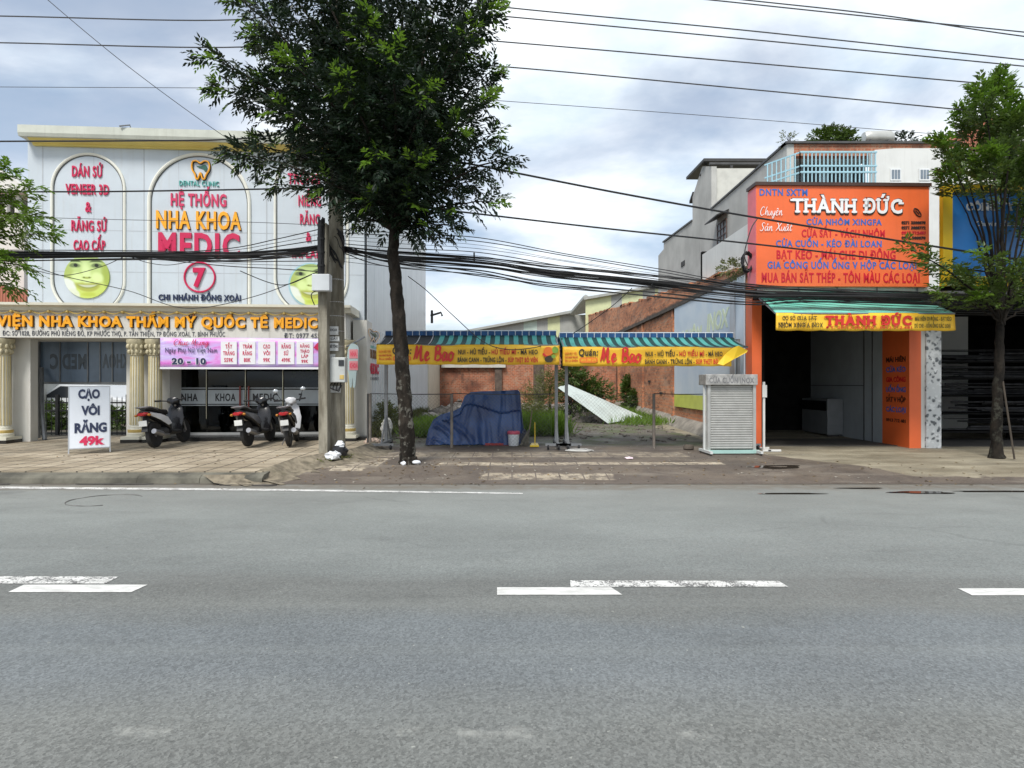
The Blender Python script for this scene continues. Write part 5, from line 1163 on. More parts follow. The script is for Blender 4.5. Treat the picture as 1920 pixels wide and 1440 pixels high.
# chain-link fence on pipe posts with a dark top line
YK = 13.45; wire = M('fence_wire', (.13, .13, .13), .5, .2, metal=.5)
rust = M('rusty_pipe', (.17, .15, .13), .7, .25, 6, dirt=.6, dirtcol=(.10, .05, .03))
fc = root('chain_link_fence', (X(950, YK), YK, Gp), 'low wire mesh fence on rusty pipe posts along the front of the empty lot', 'fence')
for px in (694, 847, 1226): MB().tube([(X(px, YK), YK, Gp-.05), (X(px, YK), YK, Z(738, YK))], .034, 10).build('post', rust, fc, smooth=True)
b = MB()
for a, c in ((694, 847), (847, 1037), (1226, 1326)): b.tube([(X(a, YK), YK-.03, Z(738, YK)), (X((a+c)/2, YK), YK-.03, Z(739.5, YK)), (X(c, YK), YK-.03, Z(739, YK))], .011, 5)
b.tube([(X(690, YK), YK-.03, Z(830, YK)), (X(690, YK), YK-.03, Z(738, YK))], .02, 6); b.build('top_rail', M('dark_pipe', (.05, .05, .05), .6, .2), fc)
b = MB(); z0, z1 = Gp+.02, Z(740, YK)
for a, c in ((694, 847), (847, 1035), (1066, 1226)):
    xa, xc_ = X(a, YK), X(c, YK); h = z1-z0; x = xa - h
    while x < xc_:
        for sg in (1, -1):
            p, q = (x, x+h); t0 = max(0, (xa-p)/h); t1 = min(1, (xc_-p)/h)
            if t1 > t0:
                zz = (lambda t: z0 + h*t) if sg == 1 else (lambda t: z1 - h*t)
                b.tube([(p+h*t0, YK, zz(t0)), (p+h*t1, YK, zz(t1))], .0016, 3, cap=False)
        x += .085
b.build('wire_mesh', wire, fc, fix=False)
# covered food cart
tarp, nt, pb = newmat('blue_tarpaulin'); v = coords(nt)
c = mix(nt, ramp(nt, noise(nt, v, 2.0, 5), .3, .7), (.011, .035, .13, 1), (.026, .08, .24, 1)); c = mix(nt, ramp(nt, noise(nt, v, 5, 6, .7), .55, .75, 0, .5), c, (.06, .09, .14, 1)); nt.links.new(c, pb.inputs['Base Color']); pb.inputs['Roughness'].default_value = .38; pb.inputs['Specular IOR Level'].default_value = .6
bump(nt, pb, noise(nt, coords(nt, True, (1, 1, .5)), 5, 5, .6), .5, .06)
YC = 14.6; ct = root('covered_cart', (X(895, YC), YC, Gp), 'food cart under a creased dark blue tarpaulin in the weedy lot', 'cart')
xs_ = [806, 811, 819, 832, 850, 866, 874, 885, 905, 940, 964, 972, 975, 978, 984]; hs_ = [.02, .36, .60, .72, .78, .88, 1.16, 1.25, 1.27, 1.28, 1.30, 1.30, 1.24, .70, .05]
TFOLD = [((.10, .30), (.30, .06), .06, .02), ((.22, .33), (.46, .03), .06, .016), ((.46, .36), (.40, .10), .05, .014), ((.60, .34), (.70, .02), .045, .02), ((.78, .38), (.74, .04), .05, .014), ((.93, .42), (.95, .03), .06, .016), ((.52, .30), (.62, .12), .03, .012), ((.84, .36), (.90, .10), .03, .012), ((.05, .12), (.20, .02), .04, .014), ((.3, .44), (.55, .56), .03, .014), ((.6, .44), (.9, .54), .03, .014)]
def tarp_fn(a, c):
    px = 806 + 178*a; ht = float(np.interp(px, xs_, hs_)); x = X(px, YC)
    dep = .60
    if c < .42: t = c/.42; y = YC - dep - .16*(1-t)**1.5; z = ht * min(1, t*1.02)
    elif c < .62: t = (c-.42)/.2; y = YC - dep + 2*dep*t; z = ht * (1 - .05*math.sin(math.pi*t))
    else: t = (c-.62)/.38; y = YC + dep + .12*t; z = ht * (1-t)
    hem = max(0, 1 - c/.42)
    push = .012*math.sin(a*31 + 3*math.sin(c*7)) + .045*hem*math.sin(a*24 + 1.3*math.sin(a*11)) + .02*hem*math.sin(a*57)
    for (a0, c0), (a1, c1), amp, wd in TFOLD:
        t = max(0, min(1, ((a-a0)*(a1-a0) + (c-c0)*(c1-c0)) / ((a1-a0)**2 + (c1-c0)**2)))
        d = math.hypot(a - a0 - (a1-a0)*t, (c - c0 - (c1-c0)*t)*.8); push += amp * max(0, 1 - d/(wd*2.0)) * (1 - .4*t)
    lay = float(np.interp(a, [0, .2, .33, .5, .75, 1], [.42, .30, .335, .30, .235, .26]))     # hem of the upper sheet
    if a > .17 and c < .6: push += .065 * min(1, max(0, (c - lay)/.012))
    if c < .44: y -= push
    else: z += push*.55 - .03
    return (x + .02*math.sin(c*14 + a*5), y, Gp + max(.012, z + (.012*math.sin(a*37) if c < .03 else 0)))
MB().grid(170, 110, tarp_fn).build('tarpaulin', tarp, ct, smooth=True, solid=.006, sharp=45)
b = MB()
for sx in (-.95, .95):
    for sy in (-.4, .4): b.box(X(895, YC)+sx*.9-.03, X(895, YC)+sx*.9+.03, YC+sy-.03, YC+sy+.03, Gp, Gp+.45)
b.build('leg', pipe, ct); MB().box(X(910, YC), X(960, YC), YC-.80, YC-.74, Gp+.0, Gp+.05).build('bottom_rail', M('red_paint', (.35, .03, .03), .5, .2), ct)
# bucket, broom, dustpan
YBk = 13.75; bu = root('bucket', (X(963, YBk), YBk, Gp), 'white paint bucket with a pink rim beside the tarpaulin', 'bucket')
MB().lathe([(.115, Gp), (.12, Gp+.01), (.135, Gp+.27), (.135, Gp+.29), (.12, Gp+.29), (.11, Gp+.05)], (X(963, YBk), YBk, 0), 24).build('body', plw, bu, smooth=True)
MB().lathe([(.14, Gp+.27), (.148, Gp+.28), (.148, Gp+.33), (.135, Gp+.345), (.12, Gp+.34)], (X(963, YBk), YBk, 0), 24).build('rim', M('pink_plastic', (.62, .10, .17), .4, .06), bu, smooth=True)
dp = root('dustpan', (X(1003, 13.6), 13.6, Gp), 'yellow long handled dustpan standing by the awning posts', 'dustpan'); yp = M('yellow_plastic', (.66, .46, .02), .4, .08)
MB().prism([(X(993, 13.6), 13.45, Gp), (X(1010, 13.6), 13.45, Gp), (X(1008, 13.6), 13.7, Gp+.03), (X(997, 13.6), 13.7, Gp+.03)], (0, 0, .04)).build('pan', yp, dp, bevel=.006)
MB().tube([(X(1003, 13.7), 13.68, Gp+.05), (X(1003, 13.7), 13.72, Z(792, 13.7))], .013, 8).build('handle', yp, dp)
br = root('broom', (X(985, 13.8), 13.75, Gp), 'dark worn grass broom leaning between the bucket and the yellow dustpan', 'broom')
b = MB()
for k in range(60): b.tube([(X(992, 13.8)+random.uniform(-.02, .02), 13.85, Z(806, 13.8)), (X(982+random.uniform(-8, 10), 13.7), 13.72+random.uniform(-.04, .04), Gp+.01)], .007, 4)
b.build('bristles', M('grey_straw', (.12, .11, .085), .9, .3, 20), br); MB().tube([(X(992, 13.8), 13.85, Z(812, 13.8)), (X(998, 13.9), 14.0, Z(770, 13.9))], .014, 6).build('handle', M('worn_wood', (.22, .17, .1), .7, .2), br)
crumple('cloth_bag', 'dark patterned cloth bundle lying behind the pink rimmed bucket', (X(975, 14.0), 13.98, .32), (.2, .15, .2), M('dark_cloth', (.05, .055, .075), .8, .5, 16), 'bundle', seed=12)
# hose coil and small rubbish by the awning feet
b = MB(); q = P(1085, 845, YG(845, .16)); hp = []
for t in np.linspace(0, 4.2*math.pi, 60): hp.append((q.x + (.42 - .012*t)*math.cos(t)*.75, q.y + .16*math.sin(t) + .03*math.sin(2*t), G(q.y) + .025 + .002*t))
b.tube(hp, .012, 6); o = b.build('hose', M('white_hose', (.5, .5, .48), .4, .1), smooth=True); tag(o, 'loose coil of white hose at the feet of the awning posts', 'hose')
o = MB().box(X(1268, 13.2), X(1268, 13.2)+.02, 13.2, 13.21, .15, .16)
b = MB(); q = P(1291, 842, 13.0); b.lathe([(.10, .15), (.115, .17), (.11, .23), (.1, .25), (.07, .245), (.06, .2)], (q.x, 13.0, 0), 18); o = b.build('clay_pot', M('dark_clay', (.09, .075, .06), .9, .3), smooth=True); tag(o, 'small dark round pot on the concrete near the shutter stand', 'pot')
paper = M('paper_scrap', (.6, .58, .56), .7, .1, 20); pinkpp = M('pink_paper', (.62, .5, .55), .7, .1, 20)
def scrap(px, py, s, mat, label, seed):
    y = YG(py, G(YG(py, .1))); x = X(px, y); rr = random.Random(seed); z = G(y) + .012
    n = 9; pts = [(x + s*math.cos(6.283*i/n)*rr.uniform(.6, 1.1), y + s*.8*math.sin(6.283*i/n)*rr.uniform(.6, 1.1), z + rr.uniform(0, .03)) for i in range(n)]
    b = MB(); b.add(pts + [(x, y, z + .04)], [(i, (i+1) % n, n) for i in range(n)]); tag(b.build('paper_scrap', mat, solid=.003), label, 'litter')
scrap(1180, 861, .11, pinkpp, 'pale pink crumpled paper on the concrete in front of the fence', 1)
q = P(783, 867, 10.9); o = MB().ball((q.x, 10.75, .165), (.085, .06, .04), 14, 8).build('foam_cup', plw, smooth=True); tag(o, 'white foam lid lying at the foot of the street tree', 'litter')
crumple('plastic_bag', 'small white scrap of bag beside the trunk of the street tree', (q.x-.22, 10.7, .15), (.06, .05, .04), plw, 'plastic bag', seed=15)
setting(MB().add(*(lambda R_: (sum([[(x, y, z), (x+s, y+s*.2, z+s*.3), (x+s*.6, y+s, z+s*.1), (x-s*.2, y+s*.6, z+s*.4)] for x, y, z, s in R_], []), [(4*i, 4*i+1, 4*i+2, 4*i+3) for i in range(len(R_))]))([(x_, y_, G(y_)+.01, random.uniform(.015, .05)) for x_, y_ in [(random.uniform(-3, 6), random.uniform(9.3, 14)) for _ in range(220)]])).build('litter', M('pale_crumbs', (.3, .28, .24), .9, .5, 30), fix=False), 'stuff')

# ---------------------------------------------------------------- brick walls of the lot
def brickmat(name, c1, c2, mortar, stains=.6, sc=1.0, beam=None, bs=(.22, .085), long=1.0):
    m, nt, b = newmat(name); v = coords(nt); s = nd(nt, 'ShaderNodeSeparateXYZ', {0: v}); v = coords(nt, True, (1, long, 1.001))
    uv = nd(nt, 'ShaderNodeCombineXYZ', {0: mth(nt, 'ADD', s.outputs['X'], s.outputs['Y']), 1: s.outputs['Z'], 2: 0.0})
    t = nd(nt, 'ShaderNodeTexBrick', {'Vector': uv.outputs[0], 'Color1': c4(c1), 'Color2': c4(c2), 'Mortar': c4(mortar), 'Scale': sc, 'Mortar Size': .012, 'Brick Width': bs[0], 'Row Height': bs[1], 'Bias': -.1})
    c = mix(nt, ramp(nt, noise(nt, v, 9, 4, .6), .35, .7, 0, .6), t.outputs['Color'], c4((c1[0]*1.35, c1[1]*1.5, c1[2]*1.6)))
    c = mix(nt, ramp(nt, noise(nt, v, 3.6, 6, .7), .50, .64, 0, .55), c, (.42, .32, .23, 1)); c = mix(nt, ramp(nt, noise(nt, v, 6.5, 5, .7), .54, .62, 0, .6), c, (.10, .06, .04, 1))
    c = mix(nt, ramp(nt, noise(nt, v, .9, 6, .65), .45, .68, 0, .8), c, c4((c2[0]*.45, c2[1]*.45, c2[2]*.5)))
    c = mix(nt, ramp(nt, noise(nt, coords(nt, True, (1.3, 1.3*long, .8)), 1.7, 7, .7), .54, .68, 0, stains), c, (.04, .033, .028, 1))
    if beam: 
        zz = mth(nt, 'MULTIPLY_ADD', noise(nt, v, 2.2, 5), .5, s.outputs['Z']); k = mth(nt, 'ABSOLUTE', mth(nt, 'SUBTRACT', zz, beam + .25)); c = mix(nt, ramp(nt, k, .05, .2, .85, 0), c, (.045, .038, .032, 1))
    nt.links.new(c, b.inputs['Base Color']); b.inputs['Roughness'].default_value = .95; bump(nt, b, mth(nt, 'ADD', t.outputs['Fac'], mth(nt, 'MULTIPLY', noise(nt, v, 25, 4), -.6)), -.8, .02); return m
brick_r = brickmat('orange_brick', (.50, .20, .095), (.36, .125, .058), (.30, .20, .13), .55, beam=4.2, bs=(.34, .12), long=.3); brick_b = brickmat('red_brick', (.36, .12, .06), (.25, .08, .045), (.33, .24, .17))
XW = 5.47
bw_ = root('boundary_wall', (XW+.12, 27, .2), 'old orange brick boundary wall running back along the right of the lot', 'wall')
MB().prism([(XW, 13.7, .1), (XW, 13.7, 4.36), (XW, 19.6, 4.74), (XW, 30, 5.55), (XW, 44, 6.65), (XW, 44, .2)], (.22, 0, 0)).build('brickwork', brick_r, bw_)
b = MB(); 
for (p0, p1, h0, h1) in ((1100, 1262, 6.45, 4.74), ):
    pass
for i in range(46):
    y = random.uniform(14, 42); h = float(np.interp(y, [13.7, 19.6, 30, 44], [4.36, 4.74, 5.55, 6.65])); L = random.uniform(.2, .6); b.box(XW-.02, XW+.24, y, y+L, h-.02, h+random.uniform(.03, .1))
b.build('broken_coping', brick_r, bw_)
b = MB(); b.box(XW-.09, XW, 14.2, 36, 4.12, 4.24); b.build('beam_ledge', M('stained_ledge', (.07, .06, .05), .95, .3, 4), bw_)
b = MB()
for y in (16.2, 19.9, 24.5, 30): b.box(XW-.05, XW, y-.12, y+.12, .2, 4.12)
b.build('pilaster', brick_r, bw_)
b = MB()
for px, py, w, h in ((1143, 711, .5, .35), (1159, 735, .35, .5), (1218, 715, .3, .08), (1240, 737, .35, .07), (1178, 735, .4, .1)):
    y = XW*F/(px-960); b.box(XW-.03, XW+.01, y-w/2, y+w/2, Z(py, y)-h/2, Z(py, y)+h/2)
b.build('wall_opening', M('hole_dark', (.02, .018, .016), .95, .2), bw_)
MB().prism([(XW-.35, 14, .1), (XW, 14, .42), (XW, 40, .9), (XW-.35, 40, .5), (XW-.4, 40, .3), (XW-.4, 14, .1)], (0, 0, .03)).build('footing', M('rough_footing', (.22, .2, .17), .95, .3, 3, dirt=.6), bw_)
YW = 30.5
bk_ = root('rear_wall', (0, YW, .45), 'red brick wall closing the back of the empty lot, pale lintel over its left bay', 'wall')
MB().box(-3.75, 5.4, YW, YW+.22, .3, 3.9).build('brickwork', brick_b, bk_)
MB().box(X(828, YW-.1), X(948, YW-.1), YW-.2, YW, 2.45, 2.68).build('lintel', M('pale_lintel', (.48, .47, .43), .8, .1), bk_)
b = MB(); b.box(X(928, YW), X(941, YW), YW-.12, YW, .3, 2.45); b.box(X(1000, YW), X(1020, YW), YW-.05, YW, .3, 3.5); b.build('pier', M('dark_pier', (.1, .075, .06), .95, .3, 5), bk_)
# advert panel on the wall
BW = Frame(XW-.06, 13.65, -90)
adp, nt, pb = newmat('faded_blue_print'); v = coords(nt); c = mix(nt, ramp(nt, noise(nt, v, .8, 4), .3, .7), (.42, .52, .62, 1), (.56, .63, .68, 1)); c = mix(nt, ramp(nt, noise(nt, coords(nt, True, (4, 4, .4)), 2, 6, .7), .6, .8, 0, .3), c, (.4, .42, .4, 1)); nt.links.new(c, pb.inputs['Base Color']); pb.inputs['Roughness'].default_value = .4
ad = root('wall_billboard', (XW-.04, 16.6, .88), 'faded pale blue billboard with a lime strip fixed along the brick wall', 'billboard')
MB().box(XW-.06, XW-.095+.065, 13.68, 19.55, 1.27, 4.15).build('panel', adp, ad); limep = M('lime_strip', (.52, .56, .10), .45, .08)
MB().box(XW-.064, XW-.03, 13.68, 19.55, .86, 1.268).build('strip', limep, ad)
palel = M('pale_lime_letters', (.60, .68, .48), .45, .08)
text(BW, "QUẢNG CÁO", 1290, 1385, 612, 588, -.002, palel, ad, .04, .004) if False else None
def wtext(s, y0, y1, z0, z1, mat):
    vs, fs = glyphs(s, .04, .01, .2); x0, x1 = min(p.x for p in vs), max(p.x for p in vs)
    MB().add([(XW-.064-p.z*.2, y1 + (y0-y1)*(p.x-x0)/(x1-x0), z0 + (z1-z0)*p.y/CAP + .04*(y1-y)) if False else (XW-.064-p.z*.2, y1 + (y0-y1)*(p.x-x0)/(x1-x0), z0 + (z1-z0)*p.y/CAP) for p in vs], fs).build('faded_lettering', mat, ad, fix=False)
wtext("INOX", 14.6, 16.3, 3.05, 3.5, palel); wtext("NHÔM", 16.7, 18.7, 2.85, 3.25, palel)
MB().box(XW-.09, XW-.065, 14.2, 14.5, 1.3, 4.1).build('edge_trim', alu, ad)
# sheet metal lying in the lot
sh_m = M('pale_green_sheet', (.50, .57, .55), .4, .08, 2, dirt=.4, dirtcol=(.3, .3, .26))
A, B_, C_, D_ = P(1046, 727, 20.0), P(1066, 721, 20.8), P(1216, 783, 21.2), P(1140, 793, 19.6)
C_.z = G(21.2)+.06; D_.z = G(19.6)+.04
n = 14; b = MB(); b.grid(26, 4, lambda a, c: tuple((A*(1-a) + D_*a)*(1-(q := (int(c*4)/4))) + (B_*(1-a) + C_*a)*q + Vector((0, 0, (.03 if int(round(c*4)) % 2 else 0) + .12*math.sin(math.pi*a)*0))))
o = b.build('metal_sheet', sh_m, solid=.006); tag(o, 'long pale green roofing sheet propped slanting across the lot', 'roofing sheet')
# plants in the lot
bush('lot_bush', 'dark leafy bush against the brick wall behind the slanting sheet', [((X(1085, 22.5), 22.5, 1.2), (.75, .6, .9), 1), ((X(1120, 23), 23, 1.0), (.6, .5, .7), .7), ((X(1068, 22), 22, 1.9), (.35, .35, .5), .35)], 420, LF_mid, ll=.12, lw=.05, tl=.35)
bush('lot_bush', 'pale olive weedy bush left of the awning posts under the banner', [((X(1012, 21), 21, .9), (.6, .6, .75), 1), ((X(1030, 21.5), 21.5, 1.5), (.5, .5, .6), .6), ((X(995, 19), 19, .5), (.5, .5, .4), .6)], 260, LF_olive, ll=.11, lw=.025, tl=.4, spiky=True)
bush('lot_bush', 'scrubby plant at the foot of the white side wall near the tree', [((X(722, 16.2), 16.2, .55), (.22, .4, .45), 1), ((X(732, 17.2), 17.2, .5), (.2, .4, .4), .8), ((X(712, 15.6), 15.6, .35), (.15, .2, .2), .4)], 220, LF_olive, ll=.08, lw=.03)
bush('creeper', 'dark green creeper climbing the brick wall behind the fence post', [((XW-.12, 27.3, 1.1), (.15, .4, .9), 1), ((XW-.1, 25.8, .8), (.15, .3, .5), .6)], 260, LF_mid, cat='creeper', stems=False, ll=.1, lw=.06)
def blades(n, fx, fy, h, name='grass', mat=LF_grass):
    x, y = fx(n), fy(n); z = np.array([G(v) for v in y]); pos = np.stack([x, y, z], 1); d = unit(rng.normal(0, .38, (n, 3)) + np.array([0, 0, 1.0]))
    return setting(leaf_mesh(name, pos, d, rng.normal(0, 1, (n, 3)), rng.uniform(.5, 1.2, n)*h, np.full(n, .022), mat, None), 'stuff')
blades(5200, lambda n: rng.uniform(X(775, 17), X(862, 17), n) + rng.normal(0, .1, n), lambda n: 15.6 + 3.5*rng.random(n)**1.4, .42)
blades(6000, lambda n: rng.uniform(X(972, 18), X(1050, 18), n) + rng.normal(0, .12, n), lambda n: 15.9 + 4.5*rng.random(n), .5)
blades(3500, lambda n: rng.normal(4.4, .5, n), lambda n: 19 + 8*rng.random(n), .3, 'weeds')
blades(1600, lambda n: -3.72 + np.abs(rng.normal(0, .18, n)), lambda n: 15.2 + 9*rng.random(n), .38, 'weeds', LF_olive)
blades(900, lambda n: rng.uniform(-3.4, 4.8, n), lambda n: 17 + 12*rng.random(n), .06, 'ground_cover', LF_mid)
# rubble heap
rb = M('rubble_grey', (.22, .20, .18), .95, .4, 9); b = MB()
for i in range(230):
    y = random.uniform(20, 29); x = random.uniform(-3.4, -.4) if i < 150 else random.uniform(.6, 3.2); hh = (.5*math.exp(-((x+2.1)/1.0)**2) if i < 150 else .2)*random.random()
    m_ = Matrix.Translation((x, y, G(y)+hh)) @ Matrix.Rotation(random.uniform(0, 3), 4, 'Z') @ Matrix.Rotation(random.uniform(-.6, .6), 4, 'X'); s = random.uniform(.08, .38); b.mbox(m_, s*1.5, s, s*.5)
setting(b.build('rubble', rb), 'stuff')
crumple('foam_litter', 'orange and white scraps heaped by the wheeled awning foot', (X(698, 14.2), 14.2, .2), (.2, .2, .09), M('mixed_scraps', (.5, .38, .3), .8, .6, 12), 'litter', seed=21)
crumple('cement_sack', 'pale sack slumped beside the trunk in the weeds', (X(725, 15.2), 15.2, .4), (.14, .2, .3), plaster, 'sack', seed=23)
b = MB()
for i in range(160):
    y = random.uniform(14.2, 19.5); x = random.uniform(1.2, 4.9) if i % 3 else random.uniform(-3.4, -2.3); s = random.uniform(.02, .11)
    m_ = Matrix.Translation((x, y, G(y)+s*.15)) @ Matrix.Rotation(random.uniform(0, 3), 4, 'Z') @ Matrix.Rotation(random.uniform(-.5, .5), 4, 'X'); b.mbox(m_, s*1.6, s, s*.4)
setting(b.build('rubble', M('dark_rubble', (.12, .10, .085), .95, .6, 11)), 'stuff')
# shed behind the lot
shed = root('metal_shed', (X(980, 46), 48, .6), 'pale ribbed metal shed with lime translucent sheets behind the brick walls', 'shed')
gs = M('grey_ribbed_sheet', (.33, .34, .32), .5, .08, 2, dirt=.3, streak=True); lt = M('lime_sheet', (.55, .58, .34), .5, .06); lg = M('mint_sheet', (.46, .56, .50), .5, .06)
Y1 = 46.0; SH = Frame(0, Y1, 0); pal = [gs, lg, gs, lt, gs, gs]
eds = [838, 900, 950, 982, 1007, 1027, 1050, 1098]; tops = lambda p: float(np.interp(p, [838, 1075, 1098], [629, 586, 590]))
for i in range(7):
    a, c = eds[i], eds[i+1]; MB().prism([SH.w(SH.U(p), 0, SH.Zp(p, q)) for p, q in ((a, 700), (c, 700), (c, tops(c)), (a, tops(a)))], (0, .08, 0)).build('wall_sheet', pal[(i+4) % 6], shed)
MB().prism([SH.w(SH.U(p), -.4, SH.Zp(p, q)) for p, q in ((834, 627), (1075, 582), (1075, 587), (834, 631))], (0, 14, 0)).build('roof', gs, shed)
e2 = [1098, 1146, 1166, 1205, 1228, 1260, 1290]; t2 = lambda p: float(np.interp(p, [1098, 1290], [560, 527])); p2 = [lt, gs, lt, gs, lt, lt]
for i in range(6):
    a, c = e2[i], e2[i+1]; v_ = -4; MB().prism([SH.w(SH.U(p, v_), v_, SH.Zp(p, q, v_)) for p, q in ((a, 680), (c, 680), (c, t2(c)), (a, t2(a)))], (0, .08, 0)).build('wall_sheet', p2[i], shed)
MB().prism([SH.w(SH.U(p, -4), -4.3, SH.Zp(p, q, -4.3)) for p, q in ((1094, 557), (1292, 523), (1292, 527), (1094, 562))], (0, 10, 0)).build('roof', gs, shed)
MB().tube([SH.w(SH.U(1072, 0), -.2, SH.Zp(1072, 588)), SH.w(SH.U(1098, -4), -4.2, SH.Zp(1098, 558, -4))], .2, 6).build('roof_brace', gs, shed)
# ================================================================ houses behind the orange shop
grey_pl, nt, pb = newmat('grey_render'); v = coords(nt)
c = mix(nt, ramp(nt, noise(nt, v, .7, 6, .6), .35, .65), (.36, .36, .34, 1), (.45, .45, .425, 1)); c = mix(nt, ramp(nt, noise(nt, coords(nt, True, (4, 2, .25)), 1.5, 7, .7), .56, .78, 0, .7), c, (.2, .2, .185, 1)); nt.links.new(c, pb.inputs['Base Color']); pb.inputs['Roughness'].default_value = .9; bump(nt, pb, noise(nt, v, 30, 4), .2, .01)
GX, GY = 8.43, 18.0
dkroof = M('dark_sheet_roof', (.035, .035, .035), .6, .25, 3); dkgrey = M('dark_grey_paint', (.06, .06, .06), .6, .2)
gh = root('grey_house', (GX+3.5, 26, .2), 'tall grey rendered house with a blue barred balcony behind the orange sign', 'house')
zpr = Z(270, GY)
MB().box(GX, GX+.22, GY, 24.8, .1, zpr).build('side_wall', grey_pl, gh)
MB().prism([(GX, 24.8, .1), (GX, 24.8, Z(320, 25.3)), (GX, 26.0, Z(312, 26)), (GX, 27.4, Z(372, 27.6)), (GX, 27.4, .1)], (.22, 0, 0)).build('side_wall', grey_pl, gh)
MB().prism([(GX, 27.4, .1), (GX, 27.4, Z(415, 27.4)), (GX, 32.6, Z(456, 32.6)), (GX, 32.6, Z(470, 33)), (GX, 33.8, Z(478, 33.6)), (GX, 33.8, .1)], (.22, 0, 0)).build('side_wall', grey_pl, gh)
MB().box(GX+.22, GX+6, 24.9, 25.1, 8.4, Z(322, 25.3)).build('terrace_wall', M('pale_render', (.50, .50, .46), .9, .08), gh)
b = MB(); b.box(GX-.05, GX+.28, GY-.02, 24.8, zpr, zpr+.07); b.prism([(GX-.05, 27.4, Z(415, 27.4)+.0), (GX-.05, 32.7, Z(456, 32.7)+.02), (GX-.05, 32.7, Z(456, 32.7)+.1), (GX-.05, 27.4, Z(415, 27.4)+.08)], (.33, 0, 0)); b.build('coping', dkgrey, gh)
b = MB(); b.prism([(GX-.12, 25.4, Z(305, 25.6)), (GX+4.2, 25.0, Z(303, 25)), (GX+4.2, 25.0, Z(297, 25)), (GX-.12, 25.4, Z(300, 25.6))], (0, 2.6, .1)); b.build('roof', dkroof, gh)
b = MB(); 
for y in (24.9, 26.2): b.tube([(GX-.05, y, Z(309, 25)), (GX+4, y, Z(309, 25))], .06, 6)
b.tube([(GX+1.0, 25.2, 8.8), (GX+1.0, 25.2, Z(305, 25))], .06, 6); b.prism([(GX, 27.41, Z(362, 27.6)), (GX+.2, 27.41, Z(362, 27.6)), (GX+.2, 27.9, Z(378, 28)), (GX, 27.9, Z(378, 28))], (0, 0, -.12)); b.build('roof_frame', dkgrey, gh)
# window with hood in the side wall
wx = lambda px: GX*F/(px-960)
yA, yB = wx(1364), wx(1347); brownw = M('brown_window', (.10, .06, .05), .5, .2)
w_ = MB().box(GX-.03, GX+.02, yA, yB, Z(478, (yA+yB)/2), Z(418, (yA+yB)/2)).build('window', M('window_dark', (.16, .17, .17), .3, .2), gh)
b = MB(); zz0, zz1 = Z(480, (yA+yB)/2), Z(416, (yA+yB)/2)
for t in np.linspace(0, 1, 4): b.box(GX-.06, GX-.03, yA+(yB-yA)*t-.03, yA+(yB-yA)*t+.03, zz0, zz1)
for t in np.linspace(0, 1, 6): b.box(GX-.065, GX-.032, yA, yB, zz0+(zz1-zz0)*t-.02, zz0+(zz1-zz0)*t+.02)
b.build('window_grille', brownw, w_)
MB().prism([(GX, yA-.15, zz1+.28), (GX-.5, yA-.2, zz1+.05), (GX-.5, yB+.2, zz1+.05), (GX, yB+.15, zz1+.28)], (0, 0, .05)).build('window_hood', dkroof, gh)
yC_ = wx(1281); MB().box(GX-.03, GX+.02, yC_-.3, yC_+.3, Z(499, yC_), Z(490, yC_)).build('vent_opening', M('vent_dark', (.05, .05, .05), .8, .2), gh)
# front: brick band, blue barred balcony, recess
MB().box(GX+.22, X(1790, GY), GY, GY+.25, .1, Z(345, GY)).build('front_wall', grey_pl, gh)
MB().box(GX+.22, X(1640, GY), GY+.9, GY+1.1, Z(360, GY), zpr-.3).build('balcony_wall', M('blue_grey_wall', (.30, .38, .42), .8, .1), gh)
MB().box(GX+.22, X(1790, GY), GY-.0, GY+.25, zpr-.36, zpr).build('brick_band', brick_b, gh)
MB().box(GX-.05, X(1795, GY), GY-.08, GY+.3, zpr, zpr+.06).build('parapet_rail', dkgrey, gh)
MB().box(GX+.22, X(1640, GY), GY+.25, GY+6.5, zpr-.36, zpr-.2).build('balcony_ceiling', grey_pl, gh)
lb_ = M('light_blue_bars', (.32, .52, .60), .45, .06); yb_ = GY-1.0
cage = MB(); xa, xb = X(1500, yb_), X(1640, GY-.9); z0, z1 = Z(350, yb_), Z(284, yb_)-.02
x = xa
while x < xb: cage.box(x-.014, x+.014, yb_-.014, yb_+.014, z0, z1); x += .115
y = yb_
while y < GY: cage.box(xa-.6*(y-yb_)-.014, xa-.6*(y-yb_)+.014, y-.014, y+.014, z0, z1); y += .13
for zz in (z0, z0+.42, z1-.4, z1): cage.box(xa, xb, yb_-.025, yb_+.025, zz-.022, zz+.022); cage.prism([(xa, yb_, zz-.02), (xa-.6, GY, zz-.02), (xa-.6, GY, zz+.02), (xa, yb_, zz+.02)], (.04, 0, 0))
cage.prism([(xa, yb_, z1+.02), (xb, yb_, z1+.02), (xb, GY, z1+.02), (xa-.6, GY, z1+.02)], (0, 0, .03)) if False else None
cage.build('balcony_cage', lb_, gh)
b = MB()
for px in (1525, 1570, 1612): b.box(X(px, 18.8)-.22, X(px, 18.8)+.22, 18.86, 18.92, Z(350, 18.9), Z(310, 18.9))
b.build('balcony_door', M('dark_doorway', (.04, .055, .06), .5, .2), gh)
wh_pl = M('white_render', (.62, .63, .61), .85, .05, 1.5, dirt=.35, dirtcol=(.4, .4, .37), streak=True)
hw = root('white_house', (X(1715, GY-.3), GY+2, .2), 'white rendered house with two small paned windows right of the blue barred balcony', 'house')
MB().prism([(X(1640, GY-.3), GY-.3, .1), (X(1640, GY-.3), GY-.3, Z(281, GY-.3)), (X(1680, GY-.3), GY-.3, Z(278, GY-.3)), (X(1815, GY-.3), GY-.3, Z(278, GY-.3)), (X(1815, GY-.3), GY-.3, .1)], (0, .28, 0)).build('wall', wh_pl, hw)
